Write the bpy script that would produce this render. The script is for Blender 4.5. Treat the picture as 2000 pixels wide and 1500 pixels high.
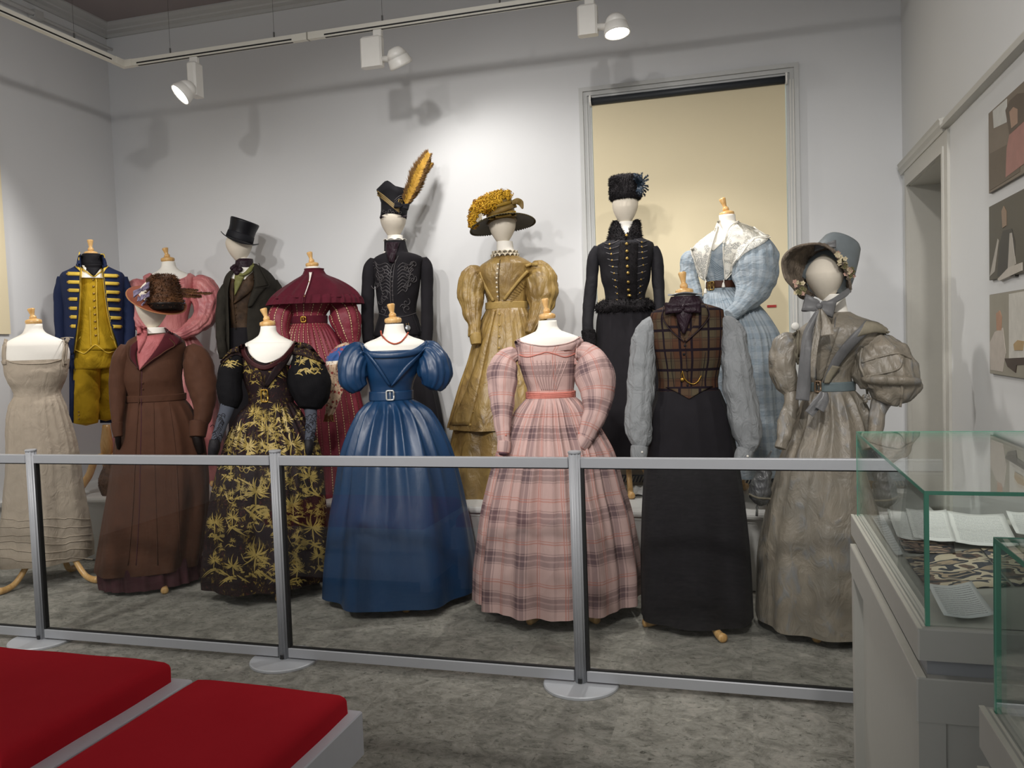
import bpy, math, random
import numpy as np
from mathutils import Vector, Matrix, noise
from mathutils.bvhtree import BVHTree

scene = bpy.context.scene
for _o in list(bpy.data.objects):
    bpy.data.objects.remove(_o)
COL = scene.collection
random.seed(7)
RNG = np.random.default_rng(7)

# ------------------------------------------------------------------ camera
FPX = 1608.46
CAMH = 1.45
CP = np.array([0.0, 0.0, CAMH])
cam_d = bpy.data.cameras.new('camera')
cam_d.sensor_width = 36.0
cam_d.lens = FPX * 36.0 / 2000.0
cam_d.clip_start = 0.05
cam = bpy.data.objects.new('camera', cam_d)
COL.objects.link(cam)
V1 = np.array([-4650., 863.]); V2 = np.array([1456., 655.]); CC = np.array([1000., 750.])
def _d(v):
    r = np.array([v[0] - CC[0], -(v[1] - CC[1]), -FPX]); return r / np.linalg.norm(r)
_y = _d(V2); _x = -_d(V1); _z = np.cross(_x, _y); _z /= np.linalg.norm(_z); _x = np.cross(_y, _z)
ROT = np.array([_x, _y, _z])
cam.matrix_world = Matrix([[*ROT[0], 0], [*ROT[1], 0], [*ROT[2], CAMH], [0, 0, 0, 1]])
scene.camera = cam

# ------------------------------------------------------------------ world, lamps of the room, exposure
scene.view_settings.view_transform = 'Standard'
scene.view_settings.look = 'None'
scene.view_settings.gamma = 1.0
scene.view_settings.use_curve_mapping = False
scene.view_settings.exposure = 0.2
world = bpy.data.worlds.new('world')
scene.world = world
world.use_nodes = True
world.node_tree.nodes['Background'].inputs[0].default_value = (0.98, 0.99, 1.0, 1)
world.node_tree.nodes['Background'].inputs[1].default_value = 0.72

def spot(name, loc, target, watts, angle, blend=0.6, size=0.06, col=(1.0, 0.965, 0.925)):
    l = bpy.data.lights.new(name, 'SPOT')
    l.energy = watts; l.spot_size = math.radians(angle); l.spot_blend = blend
    l.shadow_soft_size = size; l.color = col
    o = bpy.data.objects.new(name, l); COL.objects.link(o)
    o.location = loc
    o.rotation_euler = (Vector(target) - Vector(loc)).to_track_quat('-Z', 'Y').to_euler()
    return o
# track lamps on the near side of the lighting loop, above and behind the viewer, aimed at the costumes; final pair added to brighten the side walls
spot('track_lamp_light', (-3.9, 0.9, 3.75), (-4.1, 4.6, 0.8), 210, 68, 0.9, 0.10)
spot('track_lamp_light', (-2.9, -0.2, 3.9), (-3.0, 4.9, 1.0), 250, 60, 0.9, 0.10)
spot('track_lamp_light', (-1.3, 0.5, 3.7), (-1.9, 5.2, 1.75), 250, 54, 0.9, 0.10)
spot('track_lamp_light', (-0.4, -0.6, 3.95), (-0.7, 4.9, 1.1), 290, 58, 0.9, 0.10)
spot('track_lamp_light', (0.6, 1.1, 3.8), (0.1, 4.8, 0.8), 175, 72, 0.9, 0.10)
spot('track_lamp_light', (0.3, 1.6, 3.75), (-5.1, 4.3, 1.6), 210, 56, 0.9, 0.10)  # added lamp, only there to brighten the left wall
spot('track_lamp_light', (-4.0, 2.2, 3.75), (1.0, 4.0, 1.4), 200, 62, 0.9, 0.10)  # added lamp, lifts the right wall and door

# ------------------------------------------------------------------ pixels to points
def ray(px, py):
    return ROT @ np.array([px - CC[0], -(py - CC[1]), -FPX])
def onz(px, py, z):
    r = ray(px, py); return CP + r * (z - CAMH) / r[2]
def ony(px, py, y):
    r = ray(px, py); return CP + r * y / r[1]
def onx(px, py, x):
    r = ray(px, py); return CP + r * x / r[0]

# ------------------------------------------------------------------ materials
def lin(c):
    if isinstance(c, str):
        c = tuple(int(c[i:i + 2], 16) / 255 for i in (0, 2, 4))
    return tuple((x / 12.92 if x <= 0.04045 else ((x + 0.055) / 1.055) ** 2.4) for x in c[:3])
def col4(c, k=1.0):
    return (*[min(0.95, x * k) for x in lin(c)], 1)
class NT:
    def __init__(self, name):
        self.m = bpy.data.materials.new(name); self.m.use_nodes = True
        self.t = self.m.node_tree; self.n = self.t.nodes; self.b = self.n['Principled BSDF']
        self.out = self.n['Material Output']
    def node(self, typ, **kw):
        n = self.n.new(typ)
        for k, v in kw.items():
            setattr(n, k, v)
        return n
    def link(self, a, b): self.t.links.new(a, b)
    def val(self, sock, v):
        if hasattr(v, 'is_output') or isinstance(v, bpy.types.NodeSocket): self.link(v, sock)
        else: sock.default_value = v
    def math(self, op, a, b=None, c=None):
        n = self.node('ShaderNodeMath', operation=op)
        self.val(n.inputs[0], a)
        if b is not None: self.val(n.inputs[1], b)
        if c is not None: self.val(n.inputs[2], c)
        return n.outputs[0]
    def mix(self, fac, a, b, mode='MIX'):
        n = self.node('ShaderNodeMix', data_type='RGBA', blend_type=mode)
        self.val(n.inputs[0], fac); self.val(n.inputs[6], a); self.val(n.inputs[7], b)
        return n.outputs[2]
    def coord(self, which='Object'):
        return self.node('ShaderNodeTexCoord').outputs[which]
    def mapping(self, vec, scale=(1, 1, 1), rot=(0, 0, 0), loc=(0, 0, 0)):
        n = self.node('ShaderNodeMapping'); self.link(vec, n.inputs[0])
        n.inputs['Scale'].default_value = scale; n.inputs['Rotation'].default_value = rot; n.inputs['Location'].default_value = loc
        return n.outputs[0]
    def noise(self, vec, scale, detail=3, rough=0.5, dist=0.0):
        n = self.node('ShaderNodeTexNoise'); self.link(vec, n.inputs['Vector'])
        n.inputs['Scale'].default_value = scale; n.inputs['Detail'].default_value = detail
        n.inputs['Roughness'].default_value = rough; n.inputs['Distortion'].default_value = dist
        return n.outputs['Fac']
    def ramp(self, fac, stops, interp='LINEAR'):
        n = self.node('ShaderNodeValToRGB'); self.link(fac, n.inputs[0])
        r = n.color_ramp; r.interpolation = interp
        while len(r.elements) < len(stops): r.elements.new(0.5)
        for e, (p, c) in zip(r.elements, stops):
            e.position = p; e.color = c if len(c) == 4 else (*c, 1)
        return n.outputs[0]
    def bump(self, h, strength=0.3, dist=0.01, prev=None):
        n = self.node('ShaderNodeBump'); n.inputs['Strength'].default_value = strength; n.inputs['Distance'].default_value = dist
        self.link(h, n.inputs['Height'])
        if prev is not None: self.link(prev, n.inputs['Normal'])
        self.link(n.outputs[0], self.b.inputs['Normal'])
        return n.outputs[0]
    def fin(self, color=None, rough=0.6, metal=0.0, sheen=0.0, spec=0.5):
        if color is not None: self.val(self.b.inputs['Base Color'], color)
        self.val(self.b.inputs['Roughness'], rough); self.b.inputs['Metallic'].default_value = metal
        self.b.inputs['Sheen Weight'].default_value = sheen
        self.b.inputs['Specular IOR Level'].default_value = spec
        return self.m

K = 0.86
def cloth(name, c, rough=0.8, var=0.14, weave=420, bump=0.12, crease=0.0, crease_scale=9, sheen=0.0, spec=0.2, c2=None, metal=0.0):
    t = NT(name)
    ob = t.coord('Object')
    n1 = t.noise(ob, 14, 4, 0.6)
    a = col4(c, K * (1 - var)); b = col4(c2 or c, K * (1 + var))
    colr = t.mix(t.ramp(n1, [(0.3, (0, 0, 0)), (0.7, (1, 1, 1))]), a, b)
    n2 = t.noise(ob, weave, 2, 0.5)
    p = t.bump(n2, min(bump, 0.02), 0.001)
    if crease:
        n3 = t.noise(t.mapping(ob, (1, 1, 0.6)), crease_scale, 3, 0.55, 1.2)
        t.bump(n3, crease, 0.03, p)
    return t.fin(colr, rough, metal, sheen * 0.25, spec)
def plain(name, c, rough=0.5, metal=0.0, var=0.03, bump=0.0, scale=30, spec=0.5, k=1.0):
    t = NT(name)
    ob = t.coord('Object')
    n1 = t.noise(ob, scale, 3)
    colr = t.mix(n1, col4(c, k * (1 - var)), col4(c, k * (1 + var)))
    if bump: t.bump(t.noise(ob, scale * 8, 2), bump, 0.003)
    return t.fin(colr, rough, metal, 0, spec)
def wood(name, c1, c2, rough=0.35):
    t = NT(name)
    v = t.mapping(t.coord('Object'), (18, 18, 3))
    n = t.noise(v, 2.5, 4, 0.6, 1.5)
    return t.fin(t.mix(t.ramp(n, [(0.35, (0, 0, 0)), (0.65, (1, 1, 1))]), col4(c1), col4(c2)), rough)
def bands(t, coord, period, stops):
    """stops: list of (start fraction, value) constant bands -> grey value"""
    f = t.math('FRACT', t.math('DIVIDE', coord, period))
    return t.ramp(f, [(p, (v, v, v)) for p, v in stops], 'CONSTANT')
def uvs(t):
    s = t.node('ShaderNodeSeparateXYZ'); t.link(t.coord('UV'), s.inputs[0])
    return s.outputs[0], s.outputs[1]
def glass_mat(name, tint=(0.93, 0.97, 0.95), refl=1.0):
    t = NT(name); t.n.remove(t.b)
    tr = t.node('ShaderNodeBsdfTransparent'); tr.inputs[0].default_value = (*tint, 1)
    gl = t.node('ShaderNodeBsdfGlossy'); gl.inputs['Roughness'].default_value = 0.0
    gl.inputs['Color'].default_value = (1, 1, 1, 1)
    lw = t.node('ShaderNodeLayerWeight'); lw.inputs[0].default_value = 0.5
    fr = t.math('MULTIPLY_ADD', t.math('POWER', lw.outputs['Facing'], 5.0), 0.96, 0.04)
    mx = t.node('ShaderNodeMixShader')
    t.link(t.math('MULTIPLY', fr, refl), mx.inputs[0])
    t.link(tr.outputs[0], mx.inputs[1]); t.link(gl.outputs[0], mx.inputs[2])
    t.link(mx.outputs[0], t.out.inputs[0])
    return t.m
def emit_mat(name, c, s):
    t = NT(name); t.b.inputs['Base Color'].default_value = (*c, 1)
    t.b.inputs['Emission Color'].default_value = (*c, 1); t.b.inputs['Emission Strength'].default_value = s
    return t.m
def sheer(name, c, alpha, rough=0.8, lace=False, scale=160):
    t = NT(name)
    t.fin(col4(c), rough, 0, 0.0, 0.15)
    if lace:
        ob = t.coord('Object')
        v = t.node('ShaderNodeTexVoronoi', feature='DISTANCE_TO_EDGE'); t.link(ob, v.inputs['Vector']); v.inputs['Scale'].default_value = scale
        n = t.noise(ob, 26, 2, 0.5)
        a = t.math('MAXIMUM', t.math('LESS_THAN', v.outputs['Distance'], 0.11), t.math('GREATER_THAN', n, 0.53))
        t.link(t.math('MAXIMUM', a, alpha), t.b.inputs['Alpha'])
    else:
        ob = t.coord('Object')
        n = t.noise(ob, 40, 3, 0.6)
        t.link(t.math('MULTIPLY_ADD', n, 0.25, alpha - 0.12), t.b.inputs['Alpha'])
    return t.m

# ------------------------------------------------------------------ mesh helpers
def tag(o, label=None, cat=None, group=None, kind=None):
    if label: o['label'] = label
    if cat: o['category'] = cat
    if group: o['group'] = group
    if kind: o['kind'] = kind
    return o
def mesh_data(name, verts, faces, mat, uv=None, smooth=True):
    me = bpy.data.meshes.new(name)
    me.from_pydata([tuple(map(float, v)) for v in verts], [], [tuple(map(int, f)) for f in faces])
    if uv is not None:
        l = me.uv_layers.new(name='uv')
        idx = np.empty(len(me.loops), dtype=np.int32); me.loops.foreach_get('vertex_index', idx)
        l.data.foreach_set('uv', np.asarray(uv, dtype=np.float32)[idx].ravel())
    if smooth:
        me.polygons.foreach_set('use_smooth', [True] * len(me.polygons))
    if mat is not None: me.materials.append(mat)
    me.update()
    return me
def add_obj(name, me, parent=None, loc=(0, 0, 0)):
    o = bpy.data.objects.new(name, me); COL.objects.link(o); o.location = loc
    if parent is not None: o.parent = parent
    return o
class MB:
    """collects boxes, bars and tubes into one mesh"""
    def __init__(self, org=(0, 0, 0)):
        self.v = []; self.f = []; self.org = np.array(org, float)
    def add(self, v, f):
        n = len(self.v); self.v += [np.asarray(x, float) - self.org for x in v]; self.f += [tuple(i + n for i in q) for q in f]
        return self
    def box(self, x0, x1, y0, y1, z0, z1):
        v = [(x, y, z) for z in (z0, z1) for y in (y0, y1) for x in (x0, x1)]
        return self.add(v, [(0, 2, 3, 1), (4, 5, 7, 6), (0, 1, 5, 4), (2, 6, 7, 3), (0, 4, 6, 2), (1, 3, 7, 5)])
    def bbox(self, x0, x1, y0, y1, z0, z1, b=0.006):
        """box with bevelled vertical and top edges"""
        def ring(d, z): return [(x0 + d + c, y0 + d, z) if 0 else None for c in ()]
        def rr(i, z):
            a = i
            return [(x0 + a + b, y0 + a, z), (x1 - a - b, y0 + a, z), (x1 - a, y0 + a + b, z), (x1 - a, y1 - a - b, z), (x1 - a - b, y1 - a, z), (x0 + a + b, y1 - a, z), (x0 + a, y1 - a - b, z), (x0 + a, y0 + a + b, z)]
        v = rr(0, z0) + rr(0, z1 - b) + rr(b * 0.7, z1)
        f = [tuple(reversed(range(8))), tuple(range(16, 24))]
        for k in (0, 8):
            for i in range(8): f.append((k + i, k + (i + 1) % 8, k + 8 + (i + 1) % 8, k + 8 + i))
        return self.add(v, f)
    def prism(self, poly, axis, a0, a1):
        """poly in the two other axes, extruded along axis (0,1,2)"""
        n = len(poly); v = []
        for a in (a0, a1):
            for p in poly:
                q = list(p); q.insert(axis, a); v.append(q)
        f = [tuple(range(n)), tuple(range(2 * n - 1, n - 1, -1))]
        for i in range(n): f.append((i, (i + 1) % n, n + (i + 1) % n, n + i))
        return self.add(v, f)
    def tube(self, pts, r, n=8, cap=True):
        pts = [np.asarray(p, float) for p in pts]; rs = r if hasattr(r, '__len__') else [r] * len(pts)
        V, F = tube_mesh(pts, rs, n, cap); return self.add(V, F)
    def build(self, name, mat, parent=None, smooth=False):
        me = mesh_data(name, self.v, self.f, mat, None, smooth)
        return add_obj(name, me, parent, tuple(self.org) if parent is None else (0, 0, 0))
def frames(pts):
    T = []
    for i in range(len(pts)):
        a = pts[max(0, i - 1)]; b = pts[min(len(pts) - 1, i + 1)]
        d = b - a; T.append(d / (np.linalg.norm(d) + 1e-9))
    ref = np.array([0, 0, 1.0]) if abs(T[0][2]) < 0.9 else np.array([1.0, 0, 0])
    N = [np.cross(T[0], ref)]; N[0] /= np.linalg.norm(N[0])
    for i in range(1, len(pts)):
        n = N[-1] - T[i] * (N[-1] @ T[i]); N.append(n / (np.linalg.norm(n) + 1e-9))
    B = [np.cross(t, n) for t, n in zip(T, N)]
    return T, N, B
def tube_mesh(pts, rs, n=8, cap=True):
    T, N, B = frames(pts); V = []; F = []
    for p, r, nn, b in zip(pts, rs, N, B):
        for k in range(n):
            a = 2 * math.pi * k / n; V.append(p + r * (math.cos(a) * nn + math.sin(a) * b))
    m = len(pts)
    for i in range(m - 1):
        for k in range(n): F.append((i * n + k, i * n + (k + 1) % n, (i + 1) * n + (k + 1) % n, (i + 1) * n + k))
    if cap: F += [tuple(reversed(range(n))), tuple(range((m - 1) * n, m * n))]
    return V, F
def catmull(P, k=6):
    P = [np.asarray(p, float) for p in P]; out = []
    for i in range(len(P) - 1):
        p0 = P[max(i - 1, 0)]; p1 = P[i]; p2 = P[i + 1]; p3 = P[min(i + 2, len(P) - 1)]
        for j in range(k):
            t = j / k
            out.append(0.5 * (2 * p1 + (p2 - p0) * t + (2 * p0 - 5 * p1 + 4 * p2 - p3) * t * t + (3 * p1 - p0 - 3 * p2 + p3) * t ** 3))
    out.append(P[-1]); return out
def pchip(x, y, q):
    x = np.asarray(x, float); y = np.asarray(y, float)
    h = np.diff(x); d = np.diff(y) / h; m = np.zeros(len(x))
    m[0] = d[0]; m[-1] = d[-1]
    for i in range(1, len(x) - 1):
        if d[i - 1] * d[i] > 0:
            w1 = 2 * h[i] + h[i - 1]; w2 = h[i] + 2 * h[i - 1]; m[i] = (w1 + w2) / (w1 / d[i - 1] + w2 / d[i])
    q = np.asarray(q, float); k = np.clip(np.searchsorted(x, q) - 1, 0, len(x) - 2)
    t = (q - x[k]) / h[k]; t2 = t * t; t3 = t2 * t
    return (2 * t3 - 3 * t2 + 1) * y[k] + (t3 - 2 * t2 + t) * h[k] * m[k] + (-2 * t3 + 3 * t2) * y[k + 1] + (t3 - t2) * h[k] * m[k + 1]

# ------------------------------------------------------------------ things shaped after their outline, standing at their own distance
class Thing:
    def __init__(self, name, label, cat, px, Y, base_py=None, zf=0.0, group=None):
        r = ray(px, 800); s = Y / r[1]
        self.axis = np.array([r[0] * s, Y, 0.0])
        self.D = math.hypot(self.axis[0], self.axis[1])
        self.v = np.array([self.axis[0], self.axis[1], 0]) / self.D
        self.u = np.array([self.v[1], -self.v[0], 0])
        self.px = px
        self.bvh = []
        b = np.array([self.axis[0], self.axis[1], zf]) if base_py is None else self.P(px, base_py)
        self.org = b
        self.root = bpy.data.objects.new(name, None); COL.objects.link(self.root); self.root.location = tuple(b)
        self.root.empty_display_size = 0.1
        tag(self.root, label, cat, group)
    def P(self, px, py, w=0.0):
        r = ray(px, py)
        return CP + r * (self.D + w) / (r @ self.v)
    def S(self, py=800):
        return np.linalg.norm(self.P(self.px + 0.5, py) - self.P(self.px - 0.5, py))
    def obj(self, name, V, F, mat, uv=None, parent=None, smooth=True, body=False):
        V = np.asarray(V, float)
        if body: self.bvh.append(BVHTree.FromPolygons([tuple(v) for v in V], [tuple(map(int, f)) for f in F]))
        o = add_obj(name, mesh_data(name, V - self.org, F, mat, uv, smooth), parent or self.root)
        return o
    def cast(self, px, py, which=None):
        d = Vector(ray(px, py)).normalized(); o = Vector(CP); best = None
        for i, b in enumerate(self.bvh):
            if which is not None and i not in which: continue
            h = b.ray_cast(o, d)
            if h[0] is not None and (best is None or h[3] < best[2]):
                n = h[1] if h[1].dot(d) < 0 else -h[1]
                best = (np.array(h[0]), np.array(n), h[3])
        return best
    def near(self, px, py, which=None, w=-0.1, last=None):
        h = self.cast(px, py, which)
        if h is not None: return h[0], h[1]
        if last is not None:
            r = ray(px, py); dep = (last - CP) @ self.v
            return CP + r * dep / (r @ self.v), -self.v
        return self.P(px, py, w), -self.v
    def loft(self, name, secs, mat, n=96, rings=60, fold=None, body=True, parent=None, cap=(True, True), wr=0.0, wr_f=9, ufix=None, grow=0.0, seed=0, smooth=True, tilt=None):
        """secs: (py, left px, right px, depth ratio[, depth shift]) from top to bottom"""
        s = [(*q, 0.0) if len(q) == 4 else q for q in secs]
        py = [q[0] for q in s]; q = np.linspace(py[0], py[-1], rings)
        q = np.unique(np.concatenate([q, py])) if rings < 40 else q
        XL, XR, RT, W = (pchip(py, [t[k] for t in s], q) for k in (1, 2, 3, 4))
        th = np.linspace(0, 2 * math.pi, n, endpoint=False)
        V = []; UV = []; zacc = 0; prev = None
        umax = 0
        hw = []
        for i in range(len(q)):
            a = self.P(XL[i], q[i], 0); b = self.P(XR[i], q[i], 0); hw.append(np.linalg.norm(b - a) / 2)
        ub = (ufix or 2.6 * max(hw))
        for i, y in enumerate(q):
            c = self.P((XL[i] + XR[i]) / 2, y, W[i]); a = hw[i] + grow; b = a * RT[i]
            t = i / (len(q) - 1)
            dr = fold(th, t) if fold is not None else 0.0
            if prev is not None: zacc += np.linalg.norm(c - prev)
            prev = c
            ca = np.cos(th); sa = np.sin(th)
            R = c[None, :] + ((a + dr) * ca)[:, None] * self.u[None, :] + ((b + dr) * sa)[:, None] * self.v[None, :]
            if tilt is not None: R[:, 2] += tilt(th, t)
            if wr:
                for k in range(n):
                    p = R[k]; f = noise.noise(Vector((p[0] * wr_f + seed, p[1] * wr_f, p[2] * wr_f * 1.3))) + 0.5 * noise.noise(Vector((p[0] * wr_f * 2.3, p[1] * wr_f * 2.3 + seed, p[2] * wr_f * 2.3)))
                    R[k] = p + wr * f * (ca[k] * self.u + sa[k] * self.v)
            V.append(R)
            # start of the seam at the back
            UV += [((((x / (2 * math.pi) + 0.25) % 1.0) - 0.5) * 2 * ub, -zacc) for x in th]
        V = np.concatenate(V); F = []; m = len(q)
        for i in range(m - 1):
            for k in range(n): F.append((i * n + k, (i + 1) * n + k, (i + 1) * n + (k + 1) % n, i * n + (k + 1) % n))
        V = list(V)
        if cap[0]:
            V.append(np.mean(V[:n], axis=0)); UV.append((0, 0)); c = len(V) - 1
            F += [(c, k, (k + 1) % n) for k in range(n)]
        if cap[1]:
            V.append(np.mean(V[(m - 1) * n:m * n], axis=0)); UV.append((0, -zacc)); c = len(V) - 1
            F += [(c, (m - 1) * n + (k + 1) % n, (m - 1) * n + k) for k in range(n)]
        o = self.obj(name, V, F, mat, UV, parent, smooth, body)
        return o
    def tube(self, name, path, mat, n=40, k=7, gather=0.0, gn=9, wr=0.0, wr_f=14, squash=0.9, seed=0, parent=None, body=True, env=None, ub=None):
        """path: (px, py, half width px, depth shift)"""
        P = [self.P(a[0], a[1], a[3]) for a in path]
        R = [np.linalg.norm(self.P(a[0] + a[2], a[1], a[3]) - self.P(a[0] - a[2], a[1], a[3])) / 2 for a in path]
        PP = catmull([np.append(p, r) for p, r in zip(P, R)], k)
        pts = [p[:3] for p in PP]; rs = [max(p[3], 0.003) for p in PP]
        # rounded ends
        e = [(0.0, -0.5), (0.6, -0.3), (0.88, -0.12)]
        d0 = pts[0] - pts[1]; d0 /= np.linalg.norm(d0); d1 = pts[-1] - pts[-2]; d1 /= np.linalg.norm(d1)
        pts = [pts[0] + d0 * rs[0] * 0.5 * (1 - f) for f, _ in e] + pts + [pts[-1] + d1 * rs[-1] * 0.25 * (1 - f) for f, _ in reversed(e)]
        rs = [rs[0] * max(f, 0.05) for f, _ in e] + rs + [rs[-1] * max(f, 0.05) for f, _ in reversed(e)]
        T, N, B = frames(pts); m = len(pts); V = []; UV = []; acc = 0
        rm = max(rs); ub = ub or rm
        for i in range(m):
            # basis: across the picture, and in depth
            dep = self.v - T[i] * (self.v @ T[i]); dep /= np.linalg.norm(dep) + 1e-9
            lat = np.cross(T[i], dep)
            t = i / (m - 1)
            if i: acc += np.linalg.norm(pts[i] - pts[i - 1])
            ev = (env(t) if env else math.sin(math.pi * min(1, max(0, t))) ** 0.5 * (0.55 + 0.45 * abs(2 * t - 1)))
            for j in range(n):
                a = 2 * math.pi * j / n
                r = rs[i]
                if gather:
                    ph = gn * a + 1.7 * math.sin(2 * a + seed) + 1.4 * math.sin(3 * t + seed); g = (1 - 2 * abs(math.sin(ph * 0.5 + 0.4 * math.sin(5 * t + a)) ) ** 0.8) * 0.75 if gn % 2 == 0 else (1 - 2 * abs(math.cos(gn * a + 1.7 * math.sin(2 * a + seed) + 1.4 * math.sin(3 * t + seed))) ** 0.8) * 0.7; g += 0.35 * math.cos((2 * gn + 1) * a + seed + 4 * t)
                    r *= 1 + gather * g * ev
                p = pts[i] + r * (math.cos(a) * lat + squash * math.sin(a) * dep)
                if wr:
                    f = noise.noise(Vector((p[0] * wr_f + seed, p[1] * wr_f, p[2] * wr_f))) + 0.5 * noise.noise(Vector((p[0] * wr_f * 2.2, p[1] * wr_f * 2.2 + seed, p[2] * wr_f * 2.2)))
                    p = p + wr * f * min(1, r / (0.3 * rm)) * (math.cos(a) * lat + math.sin(a) * dep)
                V.append(p); UV.append((j / n * 2 * math.pi * ub, -acc))
        F = []
        for i in range(m - 1):
            for j in range(n): F.append((i * n + j, i * n + (j + 1) % n, (i + 1) * n + (j + 1) % n, (i + 1) * n + j))
        F += [tuple(reversed(range(n))), tuple(range((m - 1) * n, m * n))]
        return self.obj(name, V, F, mat, UV, parent, True, body)
    def patch(self, name, A, B, mat, off=0.006, nu=8, nv=20, puff=0.0, which=None, w=-0.1, parent=None, body=False, wav=None, curve=True):
        """sheet lying on the body between the two outlines A and B (pixel polylines of equal count)"""
        def dense(L):
            L = [np.asarray(p, float) for p in L]
            if curve and len(L) > 2: L = catmull(L, 8)
            s = [0]
            for a, b in zip(L, L[1:]): s.append(s[-1] + np.linalg.norm(b - a))
            q = np.linspace(0, s[-1], nv); L = np.array(L)
            return np.stack([np.interp(q, s, L[:, 0]), np.interp(q, s, L[:, 1])], 1)
        a = dense(A); b = dense(B); V = []; Bk = []; UV = []; last = None
        for i in range(nv):
            for j in range(nu):
                t = j / (nu - 1); p = a[i] * (1 - t) + b[i] * t
                h, nrm = self.near(p[0], p[1], which, w, last)
                if last is None or self.cast(p[0], p[1], which) is not None: last = h
                e = off + puff * math.sin(math.pi * t) ** 0.7
                if wav: e += wav(i / (nv - 1), t)
                d = nrm * 0.5 - self.v * 0.5; d /= np.linalg.norm(d) + 1e-9
                V.append(h + d * e); Bk.append(h - d * 0.004); UV.append((p[0] * self.S(), -p[1] * self.S()))
        n0 = len(V); V += Bk; UV += UV[:n0]; F = []
        for i in range(nv - 1):
            for j in range(nu - 1):
                q = (i * nu + j, i * nu + j + 1, (i + 1) * nu + j + 1, (i + 1) * nu + j)
                F.append(q); F.append(tuple(n0 + x for x in reversed(q)))
        rim = [j for j in range(nu)] + [i * nu + nu - 1 for i in range(1, nv)] + [(nv - 1) * nu + j for j in range(nu - 2, -1, -1)] + [i * nu for i in range(nv - 2, 0, -1)]
        for x, y in zip(rim, rim[1:] + rim[:1]): F.append((x, n0 + x, n0 + y, y))
        return self.obj(name, V, F, mat, UV, parent, True, body)
    def strip(self, name, path, hw, mat, off=0.006, nv=24, nu=4, which=None, parent=None, puff=0.0, w=-0.1):
        L = catmull([np.asarray(p, float) for p in path], 6) if len(path) > 2 else [np.asarray(p, float) for p in path]
        A = []; B = []
        for i in range(len(L)):
            d = L[min(i + 1, len(L) - 1)] - L[max(i - 1, 0)]; d = d / (np.linalg.norm(d) + 1e-9); nn = np.array([-d[1], d[0]])
            A.append(L[i] + nn * hw); B.append(L[i] - nn * hw)
        return self.patch(name, A, B, mat, off, nu, nv, puff, which, w, parent, curve=False)
    def cord(self, name, path, r, mat, off=0.003, which=None, parent=None, k=5, n=6, w=-0.1, mb=None):
        pts = []; last = None
        for p in (catmull([np.asarray(q[:2], float) for q in path], k) if len(path) > 2 else [np.asarray(q, float) for q in path]):
            h, nrm = self.near(p[0], p[1], which, w, last); last = h
            pts.append(h + nrm * off)
        if mb is not None:
            mb.tube(pts, r, n); return None
        V, F = tube_mesh(pts, [r] * len(pts), n)
        return self.obj(name, V, F, mat, None, parent)
    def ball(self, name, px, py, r_px, mat, which=None, parent=None, flat=0.6, off=0.0, w=-0.1):
        h, nrm = self.near(px, py, which, w); r = r_px * self.S(py)
        V, F = ball_mesh(h + nrm * (r * 0.3 + off), r, nrm, flat)
        return self.obj(name, V, F, mat, None, parent)
    def lathe(self, name, p0, p1, prof, mat, n=32, parent=None, sq=1.0, body=False, ref=None, cap=True):
        """prof: (t along p0->p1, radius in metres)"""
        p0 = np.asarray(p0, float); p1 = np.asarray(p1, float); d = p1 - p0; L = np.linalg.norm(d); t = d / L
        a = np.cross(t, self.v if ref is None else ref); a /= np.linalg.norm(a); b = np.cross(t, a)
        V = []; F = []; UV = []
        for (s, r) in prof:
            for k in range(n):
                an = 2 * math.pi * k / n; V.append(p0 + d * s + r * (math.cos(an) * a + sq * math.sin(an) * b)); UV.append((k / n, s))
        m = len(prof)
        for i in range(m - 1):
            for k in range(n): F.append((i * n + k, i * n + (k + 1) % n, (i + 1) * n + (k + 1) % n, (i + 1) * n + k))
        if cap: F += [tuple(reversed(range(n))), tuple(range((m - 1) * n, m * n))]
        return self.obj(name, V, F, mat, UV, parent, True, body)
def ball_mesh(c, r, nrm, flat=1.0, n=10, m=6):
    nrm = np.asarray(nrm, float); nrm = nrm / np.linalg.norm(nrm)
    a = np.cross(nrm, [0, 0, 1.0]); 
    if np.linalg.norm(a) < 0.05: a = np.cross(nrm, [1.0, 0, 0])
    a /= np.linalg.norm(a); b = np.cross(nrm, a); V = []; F = []
    for i in range(m + 1):
        f = math.pi * i / m; rr = max(math.sin(f), 0.02)
        for k in range(n):
            t = 2 * math.pi * k / n; V.append(c + r * (rr * (math.cos(t) * a + math.sin(t) * b) + flat * math.cos(f) * nrm))
    for i in range(m):
        for k in range(n): F.append((i * n + k, (i + 1) * n + k, (i + 1) * n + (k + 1) % n, i * n + (k + 1) % n))
    return V, F
def skirt_fold(n_lo, n_hi, a_top, a_hem, seed, p=1.0, sharp=0.5, dec=1.5):
    r = np.random.default_rng(seed); p1, p2, p3, p4, p5 = r.uniform(0, 6.28, 5)
    def f(th, t):
        wp = 0.5 * np.sin(2 * th + p1) + 0.35 * np.sin(3 * th + p2)
        lo = np.cos(n_lo * th + p3 + 1.6 * wp)
        lo = np.sign(lo) * np.abs(lo) ** (1 - 0.4 * sharp)
        lo2 = np.cos(int(n_lo * 1.7) * th + p4 + 1.1 * wp)
        hi = 1 - 2 * np.abs(np.sin(n_hi * 0.5 * th + p5 * 0 + 0.6 * wp))
        if n_hi % 2: hi = np.cos(n_hi * th)
        e = min(1, t / 0.06) * (1 - t) ** dec
        return a_hem * min(1.0, t * 1.15) ** p * (0.65 * lo + 0.35 * lo2) + a_top * e * hi
    return f

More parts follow.
